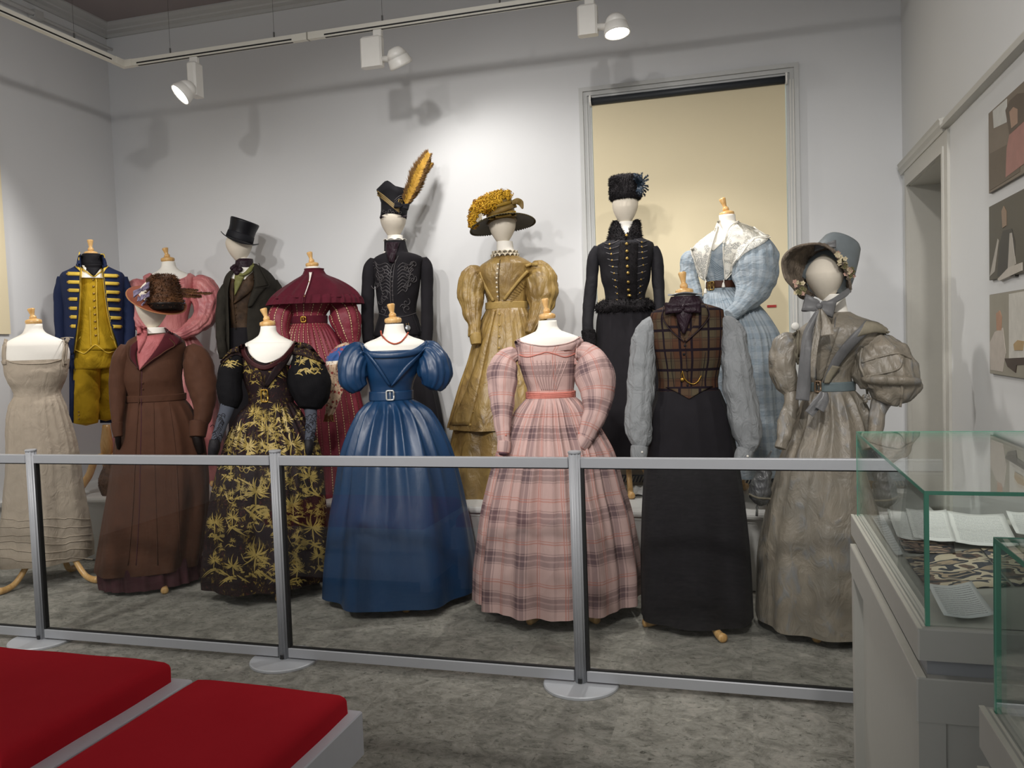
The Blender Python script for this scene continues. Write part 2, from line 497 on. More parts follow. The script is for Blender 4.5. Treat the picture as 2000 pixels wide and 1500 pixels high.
# ================================================================== the room
XL, XR, YB, ZC = -5.13, 1.0, 5.9, 4.20
YF = -2.5
PLZ, PLY = 0.45, 4.77
M_wall = plain('painted wall', 'd9dadb', 0.75, var=0.015, bump=0.05, scale=3)
M_rwall = plain('painted side wall', 'd4d5d4', 0.75, var=0.015, bump=0.05, scale=3)
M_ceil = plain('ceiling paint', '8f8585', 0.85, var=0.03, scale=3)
M_corn = plain('cornice paint', 'bcbcba', 0.7)
M_trim = plain('woodwork paint', 'bdbbb3', 0.45)
M_wintrim = plain('window trim paint', 'bebfbd', 0.45)
M_plat = plain('platform paint', 'c9c9c6', 0.5, var=0.03)
M_white = plain('white enamel', 'e8e6e0', 0.35)
M_dark = plain('dark slot', '1c1c1c', 0.6)
M_alu = plain('brushed aluminium', 'a7a9ad', 0.42, metal=0.15, var=0.03)
M_alu2 = plain('silver post', 'a3a5a9', 0.4, metal=0.08, var=0.03)
M_rubber = plain('black gasket', '161616', 0.6)

def carpet():
    t = NT('grey flecked carpet tile'); ob = t.coord('Object')
    inf = t.node('ShaderNodeObjectInfo')
    sh = t.node('ShaderNodeVectorMath', operation='ADD'); t.link(ob, sh.inputs[0])
    mul = t.node('ShaderNodeVectorMath', operation='SCALE'); mul.inputs[0].default_value = (37, 53, 11); t.link(inf.outputs['Random'], mul.inputs['Scale'])
    t.link(mul.outputs[0], sh.inputs[1]); v = sh.outputs[0]
    n1 = t.noise(v, 9, 6, 0.72, 1.0); n2 = t.noise(t.mapping(v, (1, 1.5, 1)), 26, 8, 0.8, 0.8); n3 = t.noise(v, 500, 2, 0.6)
    c = t.ramp(n1, [(0.30, lin('67655e')), (0.45, lin('85837a')), (0.56, lin('97958c')), (0.70, lin('aaa79d'))])
    c = t.mix(t.ramp(n2, [(0.36, (1, 1, 1)), (0.46, (0, 0, 0))]), c, col4('504f47'))
    c = t.mix(t.ramp(n2, [(0.56, (0, 0, 0)), (0.66, (0.8, 0.8, 0.8))]), c, col4('b5b1a5'))
    c = t.mix(t.math('MULTIPLY', t.ramp(n1, [(0.55, (0, 0, 0)), (0.7, (1, 1, 1))]), 0.25), c, col4('a0928a'))
    tone = t.math('MULTIPLY_ADD', inf.outputs['Random'], 0.14, 0.83)
    c = t.mix(1.0, c, t.ramp(tone, [(0, (0, 0, 0)), (1, (1, 1, 1))]), 'MULTIPLY')
    t.bump(t.math('ADD', n3, n2), 0.5, 0.004)
    return t.fin(c, 0.95, 0, 0.1, 0.1)
M_carpet = carpet()

mb = MB(); mb.box(XL - 0.2, XR + 0.5, YF, YB + 0.2, -0.15, -0.006)
floor = tag(mb.build('floor', M_carpet), kind='structure')
tile = MB(); tile.box(-0.2499, 0.2499, -0.2499, 0.2499, -0.006, 0.0)
tile_me = mesh_data('carpet_tile', tile.v, tile.f, M_carpet, None, False)
for j in range(8):
    for i in range(13):
        x = XR - 0.25 - 0.5 * i; y = 4.77 - 0.25 - 0.5 * j
        if x - 0.25 < XL - 0.4: continue
        add_obj('carpet_tile', tile_me, floor, (x, y, 0))
mb = MB(); mb.box(XL - 0.2, XR + 0.2, YF, YB + 0.2, ZC, ZC + 0.1)
tag(mb.build('ceiling', M_ceil), kind='structure')
mb = MB(); mb.box(XL - 0.2, XL, YF, YB, -0.1, ZC)
tag(mb.build('wall_left', M_wall), kind='structure')
# back wall with the window opening
WX0, WX1, WZ0, WZ1 = -1.035, 0.305, 0.62, 3.175
mb = MB()
mb.box(XL - 0.2, WX0, YB, YB + 0.2, -0.1, ZC); mb.box(WX1, XR + 0.2, YB, YB + 0.2, -0.1, ZC)
mb.box(WX0, WX1, YB, YB + 0.2, WZ1, ZC); mb.box(WX0, WX1, YB, YB + 0.2, -0.1, WZ0)
tag(mb.build('wall_back', M_wall), kind='structure')
# right wall with the door opening
DY0, DY1, DZ = 4.71, 5.66, 2.345
mb = MB()
mb.box(XR, XR + 0.5, YF, DY0, -0.1, ZC); mb.box(XR, XR + 0.5, DY1, YB, -0.1, ZC); mb.box(XR, XR + 0.5, DY0, DY1, DZ, ZC)
tag(mb.build('wall_right', M_rwall), kind='structure')
# cornice: stepped moulding
def corn(name, poly, axis, a0, a1, flip=False):
    mb = MB(); mb.prism(poly, axis, a0, a1); return tag(mb.build(name, M_corn), kind='structure')
pr = [(0, -0.075), (0.018, -0.075), (0.022, -0.05), (0.06, -0.04), (0.065, -0.03), (0.11, -0.022), (0.14, -0.012), (0.14, 0.0), (0, 0)]
corn('trim_1', [(YB - a, ZC + b) for a, b in pr], 0, XL, XR)
corn('trim_2', [(XL + a, ZC + b) for a, b in pr], 1, YF, YB)
corn('trim_3', [(XR - a, ZC + b) for a, b in pr], 1, YF, YB)
# picture rail on right wall, cable pipe on left cornice
prr = [(0, 0), (0.035, 0.005), (0.035, 0.02), (0.022, 0.03), (0.022, 0.045), (0.012, 0.06), (0, 0.065)]
mb = MB(); mb.prism([(XR - a, 2.455 + b) for a, b in prr], 1, YF, 4.66)
tag(mb.build('trim_4', M_trim), kind='structure')
mb = MB(); mb.tube([(XL + 0.05, YF, ZC - 0.16), (XL + 0.05, 5.1, ZC - 0.16)], 0.018); mb.box(XL, XL + 0.07, 5.1, 5.18, ZC - 0.19, ZC - 0.13)
mb.tube([(XL + 0.05, 5.1, ZC - 0.17), (XL + 0.05, YB, ZC - 0.17)], 0.012)
tag(mb.build('trim_5', M_corn), kind='structure')

# ---- window with roller blind
wroot = bpy.data.objects.new('window_1', None); COL.objects.link(wroot); wroot.location = (0, 0, 0); tag(wroot, kind='structure')
def arch(name, x0, x1, z0, z1, wd, pro, mat, parent):
    mb = MB(); mb.box(x0, x0 + wd, YB - pro, YB + 0.01, z0, z1); mb.box(x1 - wd, x1, YB - pro, YB + 0.01, z0, z1); mb.box(x0 + wd, x1 - wd, YB - pro, YB + 0.01, z1 - wd, z1)
    return mb.build(name, mat, parent)
arch('architrave', -1.105, 0.37, 0.55, 3.24, 0.028, 0.045, M_wintrim, wroot)
arch('architrave', -1.079, 0.344, 0.55, 3.214, 0.03, 0.028, M_wintrim, wroot)
arch('architrave', -1.051, 0.318, 0.55, 3.186, 0.02, 0.014, M_wintrim, wroot)
mb = MB()
for a, b in ((WX0, WX0 + 0.012), (WX1 - 0.012, WX1)): mb.box(a, b, YB - 0.01, YB + 0.19, WZ0, WZ1)
mb.box(WX0, WX1, YB, YB + 0.19, WZ1 - 0.012, WZ1); mb.box(WX0, WX1, YB - 0.02, YB + 0.19, WZ0, WZ0 + 0.03)
mb.build('window_frame', M_wintrim, wroot)
mb = MB(); mb.box(WX0, WX1, YB + 0.12, YB + 0.126, WZ0, WZ1); mb.build('pane', glass_mat('window glass'), wroot)
mb = MB(); mb.box(XL, XR, YB + 0.6, YB + 0.62, 0, ZC)
M_blind = plain('cream blind fabric', 'e0d3b2', 0.85, var=0.03, scale=2)
bl = bpy.data.objects.new('roller_blind', None); COL.objects.link(bl); bl.location = (-0.365, 5.88, 3.15)
tag(bl, 'cream roller blind with dark top roller pulled down over the tall window', 'blind')
o3 = (-0.365, 5.88, 3.15)
mb = MB(o3)
N = 12
pts = [(WX0 + 0.02 + (WX1 - WX0 - 0.04) * i / N, 0) for i in range(N + 1)]
mb.box(WX0 + 0.018, WX1 - 0.02, 5.886, 5.889, 0.84, 3.14)
mb.build('blind_fabric', M_blind, bl)
mb = MB(o3); mb.box(WX0 + 0.018, WX1 - 0.02, 5.880, 5.894, 0.82, 0.84); mb.build('bottom_bar', M_blind, bl)
mb = MB(o3); mb.tube([(WX0 + 0.02, 5.875, 3.14), (WX1 - 0.02, 5.875, 3.14)], 0.026, 20); mb.build('roller', plain('charcoal roller', '2d3136', 0.5), bl, True)
for x in (WX0 + 0.012, WX1 - 0.012):
    mb = MB(o3); mb.tube([(x - 0.006, 5.875, 3.14), (x + 0.006, 5.875, 3.14)], 0.034, 16); mb.box(x - 0.006, x + 0.006, 5.84, 5.90, 3.14, 3.175); mb.build('bracket', M_white, bl)
mb = MB(o3); mb.tube([(0.315, 5.845, 3.13), (0.312, 5.845, 1.52)], 0.003, 6); mb.tube([(0.335, 5.845, 3.13), (0.332, 5.845, 1.52)], 0.003, 6); mb.build('pull_chain', M_white, bl)
V, F = ball_mesh(np.array([0.323, 5.845, 1.50]) - np.array(o3), 0.026, (0, -1, 0), 0.35, 16, 8)
add_obj('chain_weight', mesh_data('chain_weight', V, F, M_white), bl)
mb = MB((0.19, 5.884, 1.642)); mb.box(0.145, 0.205, 5.882, 5.885, 1.634, 1.65)
tag(mb.build('red_strip', plain('red tape', 'b0302c', 0.5)), 'short red strip stuck on the cream blind beside the pale blue dress', 'tape')
# low radiator casing with louvred grille under the window
vg = bpy.data.objects.new('vent_grille', None); COL.objects.link(vg); vg.location = (-0.4, 5.75, PLZ); tag(vg, 'low brown radiator casing with dark slanted slats under the window', 'radiator casing')
og = (-0.4, 5.75, PLZ)
mb = MB(og); mb.bbox(-1.25, 0.45, 5.63, 5.862, PLZ, 0.62, 0.004); mb.build('casing', plain('brown grey casing', '8f8270', 0.6), vg)
mb = MB(og); mb.box(-1.2, 0.4, 5.627, 5.631, 0.468, 0.52); mb.build('opening', plain('navy shadow gap', '20263c', 0.8), vg)
mb = MB(og)
for i in range(72):
    x = -1.195 + i * 0.022
    mb.add([(x, 5.62, 0.470), (x + 0.008, 5.62, 0.470), (x + 0.026, 5.62, 0.512), (x + 0.018, 5.62, 0.512), (x, 5.627, 0.470), (x + 0.008, 5.627, 0.470), (x + 0.026, 5.627, 0.512), (x + 0.018, 5.627, 0.512)],
           [(0, 1, 2, 3), (7, 6, 5, 4), (0, 4, 5, 1), (1, 5, 6, 2), (2, 6, 7, 3), (3, 7, 4, 0)])
sl = mb.build('slats', plain('grey slat', 'a09a8c', 0.5), vg); tag(sl, kind='stuff')

# ---- window blind on the left wall (its edge shows at the picture's left)
lb = MB((XL, 4.0, 1.2))
lb.box(XL + 0.012, XL + 0.016, 3.2, 4.76, 1.64, 3.15)
tag(lb.build('side_roller_blind', M_blind), 'cream roller blind on the left wall, seen at the far left edge', 'blind')

# ---- door in the right wall
dr = bpy.data.objects.new('door_1', None); COL.objects.link(dr); tag(dr, kind='structure')
mb = MB()
for k, (d, pro) in enumerate(((0.24, 0.012), (0.17, 0.02))):
    pass
# architrave: stepped, two uprights and a head with cornice
def arch_r(name, y0, y1, z1, wd, pro):
    mb = MB(); mb.box(XR - pro, XR + 0.01, y0 - wd, y0, 0, z1 + wd); mb.box(XR - pro, XR + 0.01, y1, min(y1 + wd, YB), 0, z1 + wd); mb.box(XR - pro, XR + 0.01, y0, y1, z1, z1 + wd)
    return mb.build(name, M_trim, dr)
arch_r('architrave', DY0, DY1, DZ, 0.03, 0.022)
arch_r('architrave', DY0 - 0.03, DY1 + 0.03, DZ + 0.03, 0.07, 0.014)
mb = MB(); mb.prism([(XR, 2.445), (XR - 0.02, 2.445), (XR - 0.022, 2.462), (XR - 0.034, 2.48), (XR - 0.034, 2.50), (XR - 0.04, 2.512), (XR, 2.52)], 1, 4.672, 5.86); mb.build('door_head', M_trim, dr)
mb = MB(); mb.box(XR, XR + 0.42, DY1 - 0.004, DY1 + 0.001, 0, DZ); mb.box(XR, XR + 0.42, DY0 - 0.001, DY0 + 0.004, 0, DZ); mb.box(XR, XR + 0.42, DY0, DY1, DZ - 0.004, DZ + 0.001); mb.build('jamb_lining', M_trim, dr)
mb = MB(); mb.box(XR + 0.27, XR + 0.31, DY0 + 0.006, DY1 - 0.012, 0.01, DZ - 0.01)
lf = mb.build('door_leaf', M_trim, dr)
for z0, z1 in ((0.2, 1.0), (1.15, 2.2)):
    for y0, y1 in ((DY0 + 0.11, DY0 + 0.42), (DY0 + 0.53, DY1 - 0.11)):
        mb = MB(); mb.box(XR + 0.262, XR + 0.27, y0, y1, z0, z1); mb.build('door_panel', M_trim, lf)
mb = MB(); mb.box(XR + 0.275, XR + 0.28, DY1 - 0.012, DY1 - 0.004, 0, DZ); mb.build('door_gap', M_dark, dr)

# ---- platform along the back wall
pf = bpy.data.objects.new('platform', None); COL.objects.link(pf); pf.location = (-2, PLY, 0); tag(pf, kind='structure')
op = (-2, PLY, 0)
mb = MB(op); mb.box(XL, XR - 0.02, PLY + 0.03, YB - 0.001, 0.0, PLZ - 0.06); mb.build('riser', M_plat, pf)
mb = MB(op); mb.prism([(PLY + 0.0, PLZ - 0.022), (PLY + 0.004, PLZ - 0.01), (PLY + 0.012, PLZ), (YB, PLZ), (YB, PLZ - 0.05), (PLY + 0.05, PLZ - 0.05), (PLY + 0.024, PLZ - 0.062), (PLY + 0.024, PLZ - 0.034), (PLY, PLZ - 0.034)], 0, XL, XR - 0.02); mb.build('top_board', M_plat, pf)
mb = MB(op); mb.box(XL, XL + 0.05, YF, PLY + 0.02, 0.0, PLZ - 0.03); mb.box(XL, XL + 0.07, YF, PLY + 0.012, PLZ - 0.03, PLZ); mb.build('wall_ledge', M_plat, pf)
# baseboard
mb = MB(); mb.box(XR - 0.02, XR, YF, 4.6, 0, 0.16); tag(mb.build('baseboard_right', M_trim), kind='structure')

# ================================================================== lighting track and lamps
TX, TY, TZ = -4.21, 5.0, 3.50
tr = bpy.data.objects.new('lighting_track', None); COL.objects.link(tr); tr.location = (TX, TY, TZ)
tag(tr, 'white suspended lighting track running round the room below the ceiling', 'lighting track')
ot = (TX, TY, TZ)
M_track = plain('cream track enamel', 'e2dfd4', 0.4)
mb = MB(ot); mb.box(TX + 0.06, XR - 0.12, TY - 0.018, TY + 0.018, TZ, TZ + 0.045); mb.build('track_rail', M_track, tr)
mb = MB(ot); mb.box(TX - 0.018, TX + 0.018, YF, TY - 0.06, TZ, TZ + 0.045); mb.build('track_rail', M_track, tr)
mb = MB(ot); mb.box(TX - 0.02, TX + 0.08, TY - 0.02, TY + 0.02, TZ - 0.001, TZ + 0.047); mb.box(TX - 0.02, TX + 0.02, TY - 0.10, TY - 0.02, TZ - 0.001, TZ + 0.047); mb.build('corner_joint', M_track, tr)
for a, b in ((TX + 0.12, -2.86), (-2.62, 0.8)):
    mb = MB(ot); mb.box(a, b, TY - 0.0195, TY - 0.0175, TZ + 0.008, TZ + 0.018); mb.box(a, b, TY - 0.008, TY + 0.008, TZ - 0.001, TZ + 0.001); mb.build('track_slot', M_dark, tr)
mb = MB(ot); mb.box(TX + 0.0175, TX + 0.0195, YF, TY - 0.14, TZ + 0.008, TZ + 0.018); mb.build('track_slot', M_dark, tr)
mb = MB(ot); mb.box(-2.75, -2.74, TY - 0.0195, TY + 0.0195, TZ - 0.001, TZ + 0.0465); mb.build('track_joint', plain('joint seam', '9a968c', 0.5), tr)
for x in (-3.82, -3.0, -2.21, -1.42, -0.6):
    mb = MB(ot); mb.tube([(x, TY, TZ + 0.045), (x, TY, TZ + 0.085)], 0.006, 8); mb.tube([(x, TY, TZ + 0.08), (x, TY, ZC)], 0.0012, 5); mb.build('suspension_wire', plain('steel wire', '6e6e6c', 0.4, 0.6), tr)
for y in (4.55, 3.6, 2.6):
    mb = MB(ot); mb.tube([(TX, y, TZ + 0.045), (TX, y, TZ + 0.085)], 0.006, 8); mb.tube([(TX, y, TZ + 0.08), (TX, y, ZC)], 0.0012, 5); mb.build('suspension_wire', bpy.data.materials['steel wire'], tr)
M_bulb = emit_mat('lit lamp glass', (1.0, 0.97, 0.9), 14)
def track_lamp(x, label, box, head, aim, watts, angle, tgt):
    """box: (x half width, y half width, z top, z bottom) gear box under the track; head centre; aim direction"""
    root = bpy.data.objects.new('track_spotlight', None); COL.objects.link(root); root.location = (x, TY, TZ - 0.02)
    tag(root, label, 'spotlight', 'track spotlights')
    o = np.array((x, TY, TZ - 0.02))
    mb = MB(o); mb.bbox(x - 0.03, x + 0.03, TY - 0.017, TY + 0.017, TZ - 0.045, TZ - 0.001, 0.004); mb.build('adaptor', M_white, root)
    mb = MB(o)
    bx0, bx1, by0, by1, z0, z1 = box
    mb.bbox(x + bx0, x + bx1, TY + by0, TY + by1, z0, z1, 0.012); mb.build('gear_box', M_white, root)
    h = np.array(head, float); a = np.array(aim, float); a /= np.linalg.norm(a)
    j = np.array([x + (bx1 if head[0] > x + bx1 else bx0 if head[0] < x + bx0 else (bx0 + bx1) / 2), TY + (by0 + by1) / 2, z0 + 0.045])
    mb = MB(o); mb.tube([j, j * 0.3 + h * 0.7, h], 0.022, 12); mb.build('arm', M_white, root, True)
    b0 = h - a * 0.05
    class _T: pass
    t = _T(); 
    e = np.cross(a, (0, 0, 1.0) if abs(a[2]) < 0.9 else (0, 1.0, 0)); e /= np.linalg.norm(e); g = np.cross(a, e)
    def lat(prof, n=28):
        V = []; F = []
        for s, r in prof:
            for k in range(n):
                q = 2 * math.pi * k / n; V.append(h + a * s + r * (math.cos(q) * e + math.sin(q) * g) - o)
        for i in range(len(prof) - 1):
            for k in range(n): F.append((i * n + k, i * n + (k + 1) % n, (i + 1) * n + (k + 1) % n, (i + 1) * n + k))
        F += [tuple(reversed(range(n))), tuple(range((len(prof) - 1) * n, len(prof) * n))]
        return V, F
    V, F = lat([(-0.075, 0.012), (-0.07, 0.035), (-0.05, 0.055), (-0.02, 0.066), (-0.018, 0.062), (-0.012, 0.068), (0.03, 0.078), (0.045, 0.078), (0.045, 0.072), (0.035, 0.071)])
    hd = add_obj('lamp_head', mesh_data('lamp_head', V, F, M_white), root)
    V, F = lat([(0.036, 0.0695), (0.04, 0.069), (0.0405, 0.03)])
    add_obj('lamp_glass', mesh_data('lamp_glass', V, F, M_bulb), hd)
    spot('track_spot_light', tuple(h + a * 0.06), tuple(h + a * 2), watts, angle, 0.7, 0.06)
track_lamp(-3.63, 'white track spotlight nearest the room corner, glowing face turned left', (-0.035, 0.035, -0.05, 0.05, TZ - 0.27, TZ - 0.04), (-3.66, TY - 0.08, TZ - 0.25), (-0.55, -0.62, -0.75), 100, 100, None)
track_lamp(-2.245, 'white track spotlight in the middle, its face turned away', (-0.12, 0.03, -0.03, 0.03, TZ - 0.235, TZ - 0.04), (-2.10, TY - 0.02, TZ - 0.21), (0.25, 0.45, -0.8), 36, 130, None)
track_lamp(-0.86, 'white track spotlight nearest the tall window, lit and pointing down', (-0.075, 0.045, -0.03, 0.03, TZ - 0.22, TZ - 0.04), (-0.70, TY - 0.03, TZ - 0.20), (0.12, -0.1, -1), 90, 120, None)

# ================================================================== glazed barrier
FY = 3.35
M_pane = glass_mat('barrier glass', (0.965, 0.97, 0.968), 0.75)
barrier = bpy.data.objects.new('glass_barrier', None); COL.objects.link(barrier); barrier.location = (-0.695, FY, 0)
tag(barrier, 'silver framed glass barrier on round feet in front of the costumes', 'barrier')
posts = [-4.93, -3.52, -2.108, -0.695, 0.72]
def make_post(x):
    root = bpy.data.objects.new('barrier_post', None); COL.objects.link(root); root.parent = barrier; root.location = (x + 0.695, 0, 0)
    def disc(r, z0, z1, b):
        n = 48; V = []; F = []
        for rr, z in ((r, z0), (r, z1 - b), (r - b, z1)):
            V += [(rr * math.cos(2 * math.pi * k / n), rr * math.sin(2 * math.pi * k / n), z) for k in range(n)]
        for i in range(2):
            for k in range(n): F.append((i * n + k, i * n + (k + 1) % n, (i + 1) * n + (k + 1) % n, (i + 1) * n + k))
        F += [tuple(reversed(range(n))), tuple(range(2 * n, 3 * n))]
        return V, F
    V, F = disc(0.16, 0.001, 0.014, 0.004); add_obj('foot_plate', mesh_data('foot_plate', V, F, plain('silver grey foot', 'b9bcc0', 0.45, 0.2), smooth=False), root)
    # fluted pole
    n = 120; V = []; F = []
    for z in (0.014, 0.985):
        for k in range(n):
            a = 2 * math.pi * k / n; rr = 0.0258 - 0.0030 * (0.5 + 0.5 * math.cos(10 * a)) ** 2
            V.append((rr * math.cos(a), rr * math.sin(a), z))
    for k in range(n): F.append((k, (k + 1) % n, n + (k + 1) % n, n + k))
    F += [tuple(reversed(range(n))), tuple(range(n, 2 * n))]
    add_obj('pole', mesh_data('pole', V, F, M_alu2), root)
    V, F = disc(0.028, 0.985, 0.994, 0.003); add_obj('cap', mesh_data('cap', V, F, M_alu, smooth=False), root)
    mb = MB(); mb.box(-0.008, 0.008, -0.0285, -0.024, 0.016, 0.034); mb.build('lock_slot', M_dark, root)
for x in posts[1:4]: make_post(x)
for i in range(4):
    x0 = posts[i] + 0.0265; x1 = posts[i + 1] - 0.0265
    root = bpy.data.objects.new('barrier_panel', None); COL.objects.link(root); root.parent = barrier; root.location = ((x0 + x1) / 2 + 0.695, 0, 0.02)
    o = ((x0 + x1) / 2, FY, 0.02)
    for nm, z0, z1 in (('top_rail', 0.925, 0.967), ('bottom_rail', 0.022, 0.066)):
        mb = MB(o); mb.bbox(x0, x1, FY - 0.015, FY + 0.015, z0, z1, 0.003); mb.build(nm, M_alu, root)
    mb = MB(o); mb.box(x0, x0 + 0.012, FY - 0.012, FY + 0.012, 0.066, 0.925)
    mb.box(x0, x1, FY - 0.008, FY + 0.008, 0.066, 0.072); mb.box(x0, x1, FY - 0.008, FY + 0.008, 0.919, 0.925); mb.build('gasket', M_rubber, root)
    mb = MB(o); mb.box(x0 + 0.012, x1 - 0.006, FY - 0.003, FY + 0.003, 0.072, 0.919); mb.build('pane', M_pane, root)

# ================================================================== benches with red cushions
def red_felt():
    t = NT('red wool felt'); ob = t.coord('Object')
    n = t.noise(ob, 900, 3, 0.7); n1 = t.noise(ob, 6, 3)
    c = t.mix(n1, col4('c4232f'), col4('d02c38')); c = t.mix(t.math('MULTIPLY', n, 0.35), c, col4('961622'))
    t.bump(n, 0.25, 0.002); return t.fin(c, 0.95, 0, 0.0, 0.05)
M_red = red_felt()
M_bench = plain('pale grey bench paint', 'd3d4dc', 0.5)
def bench(name_l, x0, x1, y0, y1, zt):
    o = ((x0 + x1) / 2, (y0 + y1) / 2, 0)
    root = bpy.data.objects.new('bench', None); COL.objects.link(root); root.location = o; tag(root, name_l, 'bench')
    mb = MB(o); mb.bbox(x0, x1, y0, y1, zt - 0.13, zt, 0.004); mb.build('seat_frame', M_bench, root)
    mb = MB(o); mb.box(x0 + 0.03, x1 - 0.03, y0 + 0.03, y1 - 0.03, 0.06, zt - 0.13); mb.build('base', M_bench, root)
    for a in (x0 + 0.04, x1 - 0.10):
        for b in (y0 + 0.04, y1 - 0.10):
            mb = MB(o); mb.box(a, a + 0.06, b, b + 0.06, 0.0, 0.06); mb.build('foot', M_bench, root)
def cushion(label, x0, x1, y0, y1, z0, z1, seed):
    o = np.array(((x0 + x1) / 2, (y0 + y1) / 2, z0)); hx = (x1 - x0) / 2; hy = (y1 - y0) / 2; H = z1 - z0
    V = []; F = []; R = 0.026
    # rounded slab: grid laid over the top, over the edge and down the sides
    def prof(h):
        e = [(-h, 0.0), (-h, H * 0.35), (-h, H - R)] + [(-h + R - R * math.cos(a), H - R + R * math.sin(a)) for a in (0.5, 1.05, 1.57)]
        e += [(x, H) for x in np.linspace(-h + R, h - R, 22)[1:-1]]
        return e + [(-x, z) for x, z in reversed(e[:6])]
    px_ = prof(hx); py_ = prof(hy); n = len(px_)
    for i, (x, zx) in enumerate(px_):
        for j, (y, zy) in enumerate(py_):
            z = min(zx, zy)
            w = noise.noise(Vector((x * 4 + seed, y * 4, z * 6))) * 0.005
            X = x + (w if abs(x) > hx - R else 0); Y = y + (w if abs(y) > hy - R else 0)
            V.append((X, Y, max(0.0, z + (w if z > H * 0.8 else 0) - 0.004 * (abs(x) / hx) ** 8 - 0.004 * (abs(y) / hy) ** 8)))
    m = len(py_)
    for i in range(n - 1):
        for j in range(m - 1): F.append((i * m + j, (i + 1) * m + j, (i + 1) * m + j + 1, i * m + j + 1))
    me = mesh_data('cushion', V, F, M_red)
    tag(add_obj('bench_cushion', me, None, tuple(o)), label, 'cushion', 'red bench cushions')
bench('pale bench under the darker red cushion at the left edge', -2.95, -1.78, 1.555, 2.275, 0.375)
bench('pale bench under the bright red cushion, nearest the middle', -1.70, -1.115, 0.95, 2.175, 0.375)
cushion('red felt cushion at the left edge, further from the barrier post foot', -2.9, -1.838, 1.60, 2.245, 0.375, 0.455, 3.3)
cushion('bright red felt cushion with its corner in front of the open carpet', -1.672, -1.15, 1.0, 2.15, 0.375, 0.447, 8.1)

# ================================================================== display cases
M_case = plain('grey case paint', 'b3b2ab', 0.5)
M_caseedge = plain('pale case edge', 'd4d2c6', 0.5)
M_cglass = glass_mat('case glass', (0.965, 0.985, 0.975), 1.0)
tg = NT('green glass edge'); 
M_gedge = tg.fin(col4('5a9c84'), 0.15, 0, 0, 0.6)
def display_case(label, x0, x1, y0, y1):
    o = (x0, y1, 0); root = bpy.data.objects.new('display_case', None); COL.objects.link(root); root.location = o; tag(root, label, 'display case', 'glass topped display cases')
    zt = 0.85
    mb = MB(o); mb.bbox(x0, x1, y0, y1, 0.785, zt, 0.003); mb.build('tray', M_case, root)
    mb = MB(o); mb.box(x0 + 0.012, x0 + 0.016, y0 + 0.012, y1 - 0.012, zt, zt + 0.0015); mb.box(x0 + 0.0, x0 + 0.008, y0, y1, zt - 0.001, zt + 0.001); mb.build('edge_strip', M_caseedge, root)
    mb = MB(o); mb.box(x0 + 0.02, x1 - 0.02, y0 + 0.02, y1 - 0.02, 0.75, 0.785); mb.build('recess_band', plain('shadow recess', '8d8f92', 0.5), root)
    mb = MB(o); mb.bbox(x0 - 0.004, x1, y0 - 0.004, y1, 0.66, 0.75, 0.003); mb.build('apron', M_case, root)
    mb = MB(o); mb.box(x0 - 0.003, x0 + 0.014, y0, y1, 0.7495, 0.752); mb.build('edge_strip', M_caseedge, root)
    for (a, b, c, d) in ((x0, x0 + 0.05, y0, y0 + 0.05), (x0, x0 + 0.05, y1 - 0.05, y1), (x1 - 0.05, x1, y0, y0 + 0.05), (x1 - 0.05, x1, y1 - 0.05, y1)):
        mb = MB(o); mb.box(a, b, c, d, 0, 0.66); mb.build('leg', M_case, root)
    mb = MB(o); mb.box(x0 + 0.05, x1 - 0.05, y0 + 0.006, y0 + 0.03, 0.0, 0.66); mb.build('end_panel', M_case, root)
    mb = MB(o); mb.box(x0 + 0.028, x0 + 0.04, y0 + 0.05, y1 - 0.05, 0.0, 0.66); mb.build('side_panel', M_case, root)
    g = 0.018; X0, X1, Y0, Y1, Z1 = x0 + g, x1 - g, y0 + g, y1 - g, 1.125; t = 0.007
    def pane(b): 
        mb = MB(o); mb.box(*b); return mb.build('glass_pane', M_cglass, root)
    pane((X0, X0 + t, Y0 + t, Y1 - t, zt, Z1 - t)); pane((X1 - t, X1, Y0 + t, Y1 - t, zt, Z1 - t)); pane((X0, X1, Y0, Y0 + t, zt, Z1 - t)); pane((X0, X1, Y1 - t, Y1, zt, Z1 - t)); pane((X0, X1, Y0, Y1, Z1 - t, Z1))
    e = 0.0008
    mb = MB(o)
    for a in (X0, X1 - t): 
        for b in (Y0, Y1 - t): mb.box(a - e, a + t + e, b - e, b + t + e, zt, Z1 - t)
    mb.box(X0 - e, X0 + e, Y0, Y1, Z1 - t, Z1 + e); mb.box(X1 - e, X1 + e, Y0, Y1, Z1 - t, Z1 + e); mb.box(X0, X1, Y0 - e, Y0 + e, Z1 - t, Z1 + e); mb.box(X0, X1, Y1 - e, Y1 + e, Z1 - t, Z1 + e)
    mb.build('glass_edge', M_gedge, root)
display_case('grey display case with glass box holding papers, further one beside the barrier', 0.322, 0.985, 1.785, 2.885)
display_case('nearer grey display case cut off at the right edge, glass box empty', 0.345, 0.985, 0.30, 1.43)
